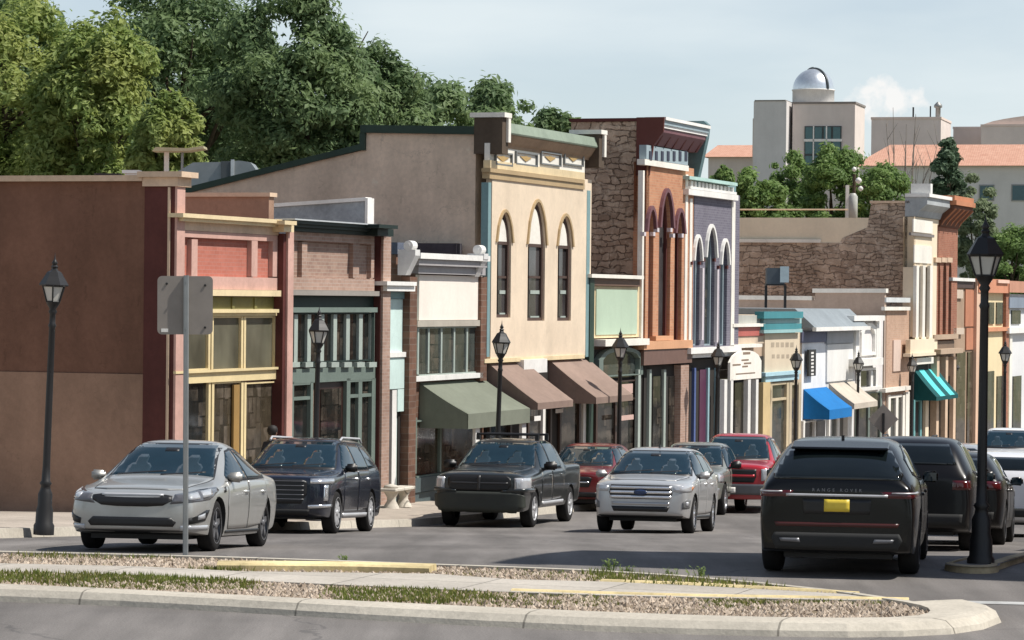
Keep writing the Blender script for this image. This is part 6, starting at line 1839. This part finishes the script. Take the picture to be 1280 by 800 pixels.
# ---- dark blue large suv
def blue_suv():
    L, W, H, hh = 4.98, 1.96, 1.77, 1.04
    pt = car_paint('navy_paint', (.007, .011, .024), .2, .25, .25)
    c = Car('parked_car', 'dark navy suv with roof rails parked behind the silver sedan', 'car', suv_st(L, W, H, hh, 1.40, .80), pt); c.handle_mat = M['chrome']
    w = W / 2
    c.patch('windshield', sym([(.80 * w, hh + .15), (.62 * w, H - .11)]), 'F', M['car_glass'], .006)
    c.screen(.80 * w, .62 * w, hh + .15, H - .11)
    for q in ([(.88, 1.17), (.86, 1.20), (.22, 1.62), (-.10, 1.65), (-.12, 1.18)], [(-.18, 1.18), (-.16, 1.65), (-1.02, 1.645), (-1.10, 1.20)], [(-1.16, 1.21), (-1.10, 1.64), (-1.62, 1.60), (-1.92, 1.32), (-1.90, 1.26)]): c.pair('side_window', q, M['car_glass'], .006)
    c.doors([([(1.02, .42), (1.05, .8), (.95, 1.12), (-.14, 1.15), (-.14, .42)], .02), ([(-.19, .42), (-.19, 1.15), (-1.13, 1.17), (-1.22, .85), (-1.0, .45)], -.98)], 1.00)
    g = c.patch('grille', sym([(.50, .54), (.60, .72), (.60, .93), (.52, .97)]), 'F', M['car_black'], .014)
    bars(c, 'grille_bar', 'F', -.55, .55, (.62, .70, .78, .86, .94), .014, M['alloy_dark'], .024, g)
    hl = c.corner('headlight', [(-.22, .90), (.30, .915), (.38, 1.0), (-.22, .985)], 28, M['chrome'], .012)
    c.hood(2.2, 1.3, .66, .78)
    c.corner('running_light', [(.02, .60), (.12, .60), (.14, .88), (.03, .88)], 30, M['chrome'], .018)
    c.corner('bumper_trim', [(-.25, .46), (.25, .49), (.25, .54), (-.25, .52)], 25, M['chrome'], .014)
    c.patch('intake', sym([(.62, .34), (.66, .44)]), 'F', M['car_matt'], .010)
    c.pair('sill_trim', [(1.02, .30), (-1.0, .30), (-1.0, .37), (1.02, .37)], M['alloy'], .02)
    c.pair('arch_trim', [(-1.9, .36), (-2.3, .42), (-2.3, .5), (-1.9, .44)], M['car_black'], .006)
    for sd in (1, -1):
        MB().tube([(.15, sd * .66, H - .075), (.0, sd * .67, H - .015), (-1.55, sd * .66, H - .01), (-1.75, sd * .65, H - .08)], .022, 8).build('roof_rail', M['alloy'], c.root)
    c.corner('tail_light', [(.05, .85), (.3, .85), (.3, 1.1), (.05, 1.1)], 140, M['lamp_red'], .01)
    c.mirrors(.80, .93, 1.2, M['car_black'], (.12, .22, .17))
    c.wheels((1.53, -1.37), .385, .965, M['alloy'], .24, 10, .74)
    return c.finish(.36)
# ---- dark pickup
def dark_pickup():
    L, W, H, hh = 5.75, 2.02, 1.88, 1.14
    pt = car_paint('charcoal_paint', (.020, .025, .026), .3, .32, .5)
    c = Car('pickup_truck', 'dark charcoal pickup with big black grille and roof rack bars', 'pickup truck', truck_st(L, W, H, hh), pt, {9: .8, 8: .3, 12: .6}); c.handle_mat = pt
    w = W / 2
    c.patch('windshield', sym([(.80 * w, hh + .14), (.64 * w, H - .115)]), 'F', M['car_glass'], .006)
    c.screen(.80 * w, .64 * w, hh + .14, H - .115)
    for q in ([(1.10, 1.22), (1.06, 1.28), (.56, 1.76), (.30, 1.80), (.28, 1.23)], [(.22, 1.23), (.24, 1.80), (-.72, 1.78), (-.76, 1.24)]): c.pair('side_window', q, M['car_glass'], .006)
    c.doors([([(1.25, .55), (1.25, 1.0), (1.15, 1.18), (.26, 1.20), (.26, .55)], .42), ([(.21, .55), (.21, 1.20), (-.86, 1.21), (-.95, .8), (-.75, .58)], -.62)], 1.08)
    g = c.patch('grille', sym([(.58, .78), (.68, .90), (.68, 1.04), (.58, 1.10)]), 'F', M['car_black'], .03)
    c.patch('grille_bar', rect(-.62, .62, .925, .965), 'F', plain('grille_grey', (.03, .03, .032), .4), .045, parent=g)
    c.patch('grille_bar', rect(-.03, .03, .79, 1.09), 'F', plain('grille_grey2', (.03, .03, .032), .4), .047, parent=g)
    c.patch('bumper', sym([(.80, .36), (.94, .46), (.94, .70), (.70, .765)]), 'F', plain('matt_bumper', (.028, .032, .026), .6), .05)
    hl = c.corner('headlight', [(-.16, .80), (.26, .82), (.30, 1.06), (-.16, 1.06)], 24, M['lamp_clear'], .014)
    c.hood(2.6, 1.25, .66, .78)
    c.corner('bumper_trim', [(-.42, .765), (.30, .77), (.34, .83), (.14, .85), (-.40, .80)], 20, pt, .055) 
    c.pair('sill_trim', [(1.1, .46), (-.95, .46), (-.95, .53), (1.1, .53)], M['alloy'], .02)
    for sd in (1, -1): c.patch('arch_trim', [(1.45, .44), (1.35, .75), (1.30, .75), (1.30, .44)], 'L' if sd > 0 else 'S', M['car_black'], .01)
    rk = MB()
    for x in (.32, -.62):
        rk.tube([(x, -.70, H + .07), (x, .70, H + .07)], .026, 8)
        for sd in (1, -1): rk.box(x - .05, x + .05, sd * .66 - .04, sd * .66 + .04, H - .06, H + .06)
    rk.build('roof_rack', M['car_black'], c.root)
    c.patch('bed_floor', rect(-2.7, -.98, -.72, .72), 'T', M['car_matt'], .006)
    c.corner('tail_light', rect(.2, .4, .9, 1.2), 150, M['lamp_red'], .01)
    c.mirrors(1.00, .98, 1.30, M['car_black'], (.13, .28, .2))
    c.wheels((1.88, -1.72), .40, .985, M['alloy'], .26, 5, .64)
    return c.finish(.48)
# ---- dark red suv half hidden
def red_suv():
    L, W, H, hh = 4.7, 1.86, 1.66, .98
    pt = car_paint('dark_red_paint', (.20, .014, .016), .3, .3)
    c = Car('parked_car', 'dark red car between the charcoal pickup and the silver suv', 'car', suv_st(L, W, H, hh, 1.35, .85), pt); c.handle_mat = pt
    w = W / 2
    c.patch('windshield', sym([(.80 * w, hh + .15), (.62 * w, H - .11)]), 'F', M['car_glass'], .006)
    c.screen(.80 * w, .62 * w, hh + .15, H - .11)
    for q in ([(.80, 1.11), (.15, 1.54), (-.15, 1.56), (-.17, 1.12)], [(-.22, 1.12), (-.20, 1.56), (-.95, 1.56), (-1.2, 1.15)]): c.pair('side_window', q, M['car_glass'], .006)
    c.doors([([(.9, .4), (.9, 1.06), (-.19, 1.09), (-.19, .4)], 0), ([(-.24, .4), (-.24, 1.09), (-1.1, 1.1), (-.95, .4)], -.95)], .95)
    g = c.patch('grille', sym([(.42, .60), (.5, .82), (.4, .86)]), 'F', M['car_black'], .012)
    bars(c, 'grille_bar', 'F', -.42, .42, (.72,), .03, M['chrome'], .02, g)
    c.corner('headlight', [(-.05, .78), (.35, .84), (.42, .94), (.0, .88)], 30, M['lamp_clear'], .012)
    c.patch('intake', sym([(.6, .36), (.62, .48)]), 'F', M['car_black'], .01)
    c.mirrors(.72, .88, 1.12, pt)
    c.wheels((1.42, -1.3), .35, .91, M['alloy'], .22, 5)
    return c.finish(.3)
# ---- silver suv on the road
def silver_suv():
    L, W, H, hh = 4.68, 1.93, 1.71, 1.00
    pt = car_paint('bright_silver', (.56, .565, .565), .5, .32)
    c = Car('car', 'bright silver suv with three bar chrome grille driving towards the viewer', 'car', suv_st(L, W, H, hh, 1.25, .88), pt); c.handle_mat = pt
    w = W / 2
    c.patch('windshield', sym([(.83 * w, hh + .15), (.64 * w, H - .11)]), 'F', M['car_glass'], .006)
    c.screen(.83 * w, .64 * w, hh + .15, H - .11)
    for q in ([(.90, 1.13), (.22, 1.57), (-.12, 1.60), (-.14, 1.14)], [(-.19, 1.14), (-.17, 1.60), (-.95, 1.58), (-1.05, 1.17)], [(-1.11, 1.18), (-1.0, 1.57), (-1.45, 1.52), (-1.72, 1.24)]): c.pair('side_window', q, M['car_glass'], .006)
    c.doors([([(1.0, .38), (1.02, .8), (.95, 1.08), (-.16, 1.11), (-.16, .38)], .02), ([(-.21, .38), (-.21, 1.11), (-1.08, 1.13), (-1.18, .85), (-.95, .40)], -.95)], .97)
    g = c.patch('grille', sym([(.56, .66), (.62, .78), (.58, .93)]), 'F', M['car_black'], .014)
    for i, z in enumerate((.70, .79, .88)):
        hw = .60
        c.patch('grille_bar', rect(-hw, hw, z - .026, z + .026), 'F', M['chrome'], .03, parent=g)
    MB_ = c.patch('badge', [(.13 * math.cos(t), .79 + .052 * math.sin(t)) for t in [k * math.pi / 8 for k in range(16)]], 'F', plain('badge_blue', (.03, .05, .12), .2), .040, parent=g, cell=.05)
    hl = c.corner('headlight', [(-.24, .80), (.25, .82), (.48, .935), (.42, .965), (-.05, .935), (-.24, .90)], 33, M['lamp_clear'], .012)
    c.corner('indicator', [(.24, .84), (.36, .885), (.38, .93), (.26, .91)], 33, M['lamp_amber'], .018, parents=hl)
    c.hood(2.08, 1.2, .64, .78)
    c.patch('intake', sym([(.52, .42), (.57, .52)]), 'F', M['car_black'], .012)
    c.patch('bumper_strip', sym([(.55, .545), (.57, .60)]), 'F', plain('silver_strip', (.5, .5, .5), .3, .6), .012)
    fg = c.corner('fog_recess', [(-.08, .48), (.16, .50), (.2, .66), (.04, .68), (-.08, .6)], 36, plain('grey_recess', (.16, .16, .16), .5), .009)
    c.corner('fog_light', [(.0, .54), (.10, .54), (.10, .62), (.0, .62)], 36, M['lamp_clear'], .016, parents=fg)
    c.patch('skirt', sym([(.78, .27), (.82, .345)]), 'F', M['car_black'], .008)
    c.pair('sill_trim', [(1.02, .28), (-1.0, .28), (-1.0, .35), (1.02, .35)], M['car_black'], .008)
    MB().prism([(-.3, .0), (.0, .06), (.05, .0)], 'y', -.015, .015).build('antenna_fin', M['car_black'], c.root).location = (-.1, 0, H - .02)
    c.corner('tail_light', rect(.1, .35, .9, 1.15), 140, M['lamp_red'], .01)
    c.mirrors(.80, .92, 1.14, pt, (.12, .22, .16))
    c.wheels((1.45, -1.37), .372, .945, M['chrome'], .235, 5, .73)
    return c.finish(.33)
# ---- tan silver pickup half hidden behind the silver suv
def tan_pickup():
    L, W, H, hh = 5.4, 1.90, 1.74, 1.04
    pt = car_paint('tan_silver', (.24, .25, .22), .3, .36)
    c = Car('pickup_truck', 'dull grey green pickup mostly hidden behind the silver suv', 'pickup truck', truck_st(L, W, H, hh, 1.55, .7, .40, 2.0, 1.25), pt, {9: .8, 12: .6}); c.handle_mat = M['car_black']
    w = W / 2
    c.patch('windshield', sym([(.80 * w, hh + .14), (.64 * w, H - .115)]), 'F', M['car_glass'], .006)
    c.screen(.80 * w, .64 * w, hh + .14, H - .115)
    for q in ([(1.05, 1.10), (.53, 1.55), (.26, 1.60), (.24, 1.11)], [(.19, 1.11), (.21, 1.60), (-.50, 1.58), (-.52, 1.12)]): c.pair('side_window', q, M['car_glass'], .006)
    c.doors([([(1.2, .52), (1.15, 1.1), (.23, 1.12), (.23, .52)], .4), ([(.18, .52), (.18, 1.12), (-.6, 1.13), (-.6, .55)], -.45)], 1.0)
    c.patch('grille', sym([(.5, .72), (.6, 1.0)]), 'F', M['car_black'], .02)
    c.corner('headlight', rect(.05, .35, .8, 1.0), 25, M['lamp_clear'], .012)
    c.patch('bumper', sym([(.85, .45), (.9, .66)]), 'F', M['chrome'], .04)
    c.patch('bed_floor', rect(-2.6, -.9, -.7, .7), 'T', M['car_matt'], .006)
    c.mirrors(.98, .95, 1.2, M['car_black'], (.12, .26, .2))
    c.wheels((1.75, -1.65), .38, .955, M['chrome'], .25, 6, .66)
    return c.finish(.46)
# ---- bright red pickup
def red_pickup():
    L, W, H, hh = 5.8, 2.03, 1.95, 1.18
    pt = car_paint('red_paint', (.47, .014, .026), .2, .28)
    c = Car('pickup_truck', 'bright red crew cab pickup with black grille and dark bumper', 'pickup truck', truck_st(L, W, H, hh), pt, {9: .8, 12: .6}); c.handle_mat = pt
    w = W / 2
    c.patch('windshield', sym([(.80 * w, hh + .14), (.64 * w, H - .115)]), 'F', M['car_glass'], .006)
    c.screen(.80 * w, .64 * w, hh + .14, H - .115)
    for q in ([(1.10, 1.24), (.56, 1.77), (.30, 1.81), (.28, 1.25)], [(.22, 1.25), (.24, 1.81), (-.72, 1.79), (-.76, 1.26)]): c.pair('side_window', q, M['car_glass'], .006)
    c.doors([([(1.25, .55), (1.15, 1.2), (.26, 1.22), (.26, .55)], .42), ([(.21, .55), (.21, 1.22), (-.86, 1.23), (-.75, .58)], -.62)], 1.1)
    g = c.patch('grille', sym([(.60, .76), (.66, .9), (.66, 1.08)]), 'F', M['car_black'], .02)
    bars(c, 'grille_bar', 'F', -.62, .62, (.92,), .06, pt, .035, g)
    c.corner('headlight', [(-.14, .80), (.26, .82), (.30, 1.10), (-.14, 1.09)], 24, M['lamp_clear'], .014)
    c.patch('bumper', sym([(.88, .46), (.93, .55), (.93, .72)]), 'F', plain('grey_bumper', (.14, .14, .145), .35, .6), .05)
    c.patch('license_plate', rect(-.16, .16, .50, .64), 'F', M['white'], .06)
    c.patch('bed_floor', rect(-2.7, -.98, -.72, .72), 'T', M['car_matt'], .006)
    c.mirrors(1.0, .98, 1.32, pt, (.13, .28, .2))
    c.wheels((1.9, -1.75), .41, .99, M['alloy_dark'], .27, 6, .66)
    return c.finish(.5)
# ---- black hatch at the right, seen from behind
def black_hatch():
    L, W, H, hh = 4.8, 1.98, 1.69, 1.0
    pt = car_paint('black_paint', (.0035, .0037, .004), .0, .2, .06)
    st = suv_st(L, W, H, hh, 1.45, .9, .26, .62, .69, .66, .06)
    c = Car('parked_car', 'nearest black suv at right seen from behind, with yellow license plate', 'car', st, pt); c.handle_mat = pt
    w = W / 2
    c.patch('windshield', sym([(.80 * w, hh + .15), (.62 * w, H - .11)]), 'F', M['privacy_glass'], .006)
    c.patch('rear_window', sym([(.78 * w, 1.19), (.80 * w, 1.25), (.64 * w, 1.53), (.54 * w, 1.56)]), 'R', M['privacy_glass'], .008)
    for q in ([(.85, 1.14), (.22, 1.56), (-.12, 1.58), (-.14, 1.15)], [(-.19, 1.15), (-.17, 1.58), (-.98, 1.55), (-1.08, 1.18)], [(-1.13, 1.18), (-1.03, 1.54), (-1.60, 1.40), (-1.68, 1.27)]): c.pair('side_window', q, M['privacy_glass'], .006)
    c.doors([([(1.0, .38), (.95, 1.09), (-.16, 1.12), (-.16, .38)], .02), ([(-.21, .38), (-.21, 1.12), (-1.1, 1.14), (-1.18, .85), (-.95, .40)], -.95)], .98)
    # spoiler lip over the rear window
    sp = MB(); sp.prism([(-1.62, H - .05), (-1.98, H - .115), (-2.0, H - .145), (-1.6, H - .10)], 'y', -.60, .60); sp.build('spoiler', pt, c.root, .012)
    tl = c.patch('light_bar', sym([(.62, .985), (.62, 1.015)]), 'R', M['alloy'], .02)
    c.corner('tail_light', [(-.30, .965), (.30, .975), (.36, 1.05), (-.30, 1.045)], 150, M['lamp_red_dark'], .018)
    c.corner('tail_light_strip', [(-.22, 1.02), (.24, 1.03), (.24, 1.045), (-.22, 1.036)], 150, M['alloy'], .026)
    plate(c, 'R', -.155, .155, .80, .95, M['plate_yellow'])
    c.patch('plate_recess', sym([(.40, .77), (.42, .955)]), 'R', M['car_black'], .009)
    c.patch('reflector', sym([(.74, .615), (.76, .665)]), 'R', plain('dark_red_strip', (.06, .012, .01), .35), .012)
    c.patch('diffuser', sym([(.74, .34), (.80, .46), (.76, .54)]), 'R', M['car_matt'], .012)
    for sd in (1, -1):
        c.patch('exhaust', [(sd * .44, .42), (sd * .68, .43), (sd * .70, .47), (sd * .46, .47)], 'R', M['alloy_dark'], .024)
    # chrome letters across the tailgate
    cu = bpy.data.curves.new('lettering', 'FONT'); cu.body = 'RANGE ROVER'; cu.size = .054; cu.extrude = .003; cu.align_x = 'CENTER'; cu.space_character = 1.9
    to = new_obj('lettering', cu); dg = bpy.context.evaluated_depsgraph_get()
    lm = bpy.data.meshes.new_from_object(to.evaluated_get(dg)); bpy.data.objects.remove(to)
    lm.materials.clear(); lm.materials.append(M['alloy_dark'])
    lo = new_obj('lettering', lm, c.root)
    hit = c.bvh.ray_cast(Vector((-6, 0, 1.075)), Vector((1, 0, 0)))
    hit2 = c.bvh.ray_cast(Vector((-6, 0, 1.035)), Vector((1, 0, 0)))
    lo.location = (hit2[0].x - .016, 0, 1.045); lo.rotation_euler = (R(90) - math.atan2(hit[0].x - hit2[0].x, .04), 0, R(-90))
    c.mirrors(.78, .93, 1.14, pt)
    MB().tube([(0, 0, 0), (0, 0, .05)], .02, 6).build('antenna_fin', M['car_black'], c.root).location = (-1.3, 0, H - .03)
    c.wheels((1.5, -1.38), .385, .97, M['alloy_dark'], .25, 10, .72)
    return c.finish(.32)
def plain_suv(label, paintc, L=4.8, W=1.92, H=1.72, hh=1.02, name='parked_car', light=False, metal=.3, rails=True, rim='alloy_dark'):
    pt = car_paint('body_paint', paintc, metal, .28, .08 if paintc[0] < .05 else .8)
    c = Car(name, label, 'car', suv_st(L, W, H, hh, 1.35, .85, .28, .4), pt); c.handle_mat = pt
    w = W / 2; c.hood(L / 2 - .22, L / 2 - 1.2, .62 * w / .96, .76 * w / .96)
    c.patch('windshield', sym([(.80 * w, hh + .15), (.62 * w, H - .11)]), 'F', M['car_glass'], .006)
    c.screen(.80 * w, .62 * w, hh + .15, H - .11)
    c.patch('rear_window', sym([(.72 * w, hh + .27), (.58 * w, H - .14)]), 'R', M['privacy_glass'], .008)
    b = hh + .12
    for q in ([(.85, b), (.2, H - .12), (-.12, H - .11), (-.14, b + .01)], [(-.19, b + .01), (-.17, H - .11), (-.95, H - .11), (-1.02, b + .03)], [(-1.08, b + .03), (-1.0, H - .11), (-1.5, H - .14), (-1.75, b + .08)]): c.pair('side_window', q, M['car_glass'], .006)
    c.doors([([(.95, .4), (.92, b - .05), (-.16, b - .03), (-.16, .4)], .02), ([(-.21, .4), (-.21, b - .03), (-1.05, b - .01), (-.95, .42)], -.95)], b - .16)
    g = c.patch('grille', sym([(.48, .62), (.54, .88)]), 'F', M['car_black'], .014)
    bars(c, 'grille_bar', 'F', -.5, .5, (.75,), .03, M['chrome'], .024, g)
    c.corner('headlight', [(-.02, .78), (.36, .84), (.42, .95), (.02, .9)], 30, M['lamp_clear'], .012)
    c.patch('intake', sym([(.58, .38), (.62, .5)]), 'F', M['car_matt'], .012)
    c.corner('tail_light', [(-.05, .92), (.24, .92), (.24, 1.06), (-.05, 1.06)], 145, M['lamp_red_dark'], .012)
    plate(c, 'R', -.15, .15, .78, .93, M['plate_yellow'])
    c.patch('rear_bumper', sym([(.78, .40), (.80, .56)]), 'R', M['car_matt'], .02)
    if rails:
        for sd in (1, -1): MB().tube([(.1, sd * .62, H - .05), (0, sd * .63, H + .03), (-1.5, sd * .62, H + .02), (-1.65, sd * .61, H - .06)], .02, 8).build('roof_rail', M['car_black'], c.root)
    c.mirrors(.74, .91, b, pt, (.12, .22, .16))
    c.wheels((1.45, -1.35), .37, W / 2 - .02, M[rim], .24, 5, .7)
    return c.finish(.34)

silver_sedan().place(224, 43.1, 8.6, True)
blue_suv().place(382, 57.2, 9.5, True, 2.9)
dark_pickup().place(638, 67.4, 13.2, True, 3.6)
red_suv().place(737, 77.5, 12.0, True)
silver_suv().place(823, 61.6, 11.2, True)
tan_pickup().place(873, 76.0, 12.5, True, 3.4)
red_pickup().place(927, 78.0, 10.2, True, 3.6)
black_hatch().place(1061, 39.9, 9.6, False, 2.9)
plain_suv('black suv directly ahead of the nearest black one', (.005, .0045, .005), H=1.74, rails=False, metal=0).place(1150, 48.0, 11.5, False)
plain_suv('dark suv behind the big lamp post, third in the parked row at right', (.006, .005, .005), H=1.58, hh=.96, rails=False, metal=0).place(1194, 53.0, 12.0, False)
plain_suv('white suv cut by the right edge of the picture, parked beyond the dark row', (.74, .74, .76), metal=0, H=1.68, rails=False).place(1262, 61.5, 14.5, False)
plain_suv('white van like suv far up the street, roof showing above the black row', (.78, .78, .78), metal=0, H=1.9, hh=1.12).place(1140, 79, 12, False)
plain_suv('small white car beyond the white van like suv', (.70, .71, .73), metal=0, H=1.55, rails=False).place(1180, 86, 12, False)
plain_suv('silver grey car farther on, left of the big lamp post', (.42, .43, .44), H=1.5, rails=False).place(1200, 94, 12, False)
wp = None
def white_pickup():
    L, W, H, hh = 5.7, 2.02, 1.92, 1.16
    pt = car_paint('white_truck', (.78, .78, .78), 0, .3)
    c = Car('pickup_truck', 'white pickup far up the street at the right edge, facing the viewer', 'pickup truck', truck_st(L, W, H, hh), pt, {9: .8, 12: .6}); c.handle_mat = pt
    w = W / 2
    c.patch('windshield', sym([(.80 * w, hh + .14), (.64 * w, H - .115)]), 'F', M['car_glass'], .006)
    c.screen(.80 * w, .64 * w, hh + .14, H - .115)
    for q in ([(1.10, 1.24), (.56, 1.75), (.30, 1.79), (.28, 1.25)], [(.22, 1.25), (.24, 1.79), (-.72, 1.77), (-.76, 1.26)]): c.pair('side_window', q, M['car_glass'], .006)
    c.patch('grille', sym([(.58, .78), (.62, 1.06)]), 'F', M['car_black'], .02)
    c.corner('headlight', [(.08, .82), (.34, .84), (.36, 1.04), (.08, 1.03)], 24, M['lamp_clear'], .014)
    c.patch('bumper', sym([(.88, .46), (.93, .72)]), 'F', M['chrome'], .05)
    c.mirrors(1.0, .98, 1.32, M['car_black'], (.13, .28, .2))
    c.wheels((1.9, -1.75), .40, .98, M['alloy'], .26, 6, .66)
    return c.finish(.5)
white_pickup().place(1262, 98, 11, True, 3.6)

# tall corner building just out of frame at right: it throws the shadow across the road
o = Vector((9.4, 37.7, zr(40)))
cb = thing('brick_building', 'tall narrow brick corner building at the right kerb, shading the road', 'building', o, R(-17))
MB().box(0, 9, 0, 4.6, -1, 13.4).build('wall', M['rust_brick'], cb)
MB().box(-.2, .3, -.1, 4.7, 13.403, 13.7).build('cornice', M['lunette'], cb)
MB().box(-.05, .0, .5, 1.5, .8, 2.8).box(-.05, .0, 2.4, 3.4, .8, 2.8).build('window', GL['dark'], cb)
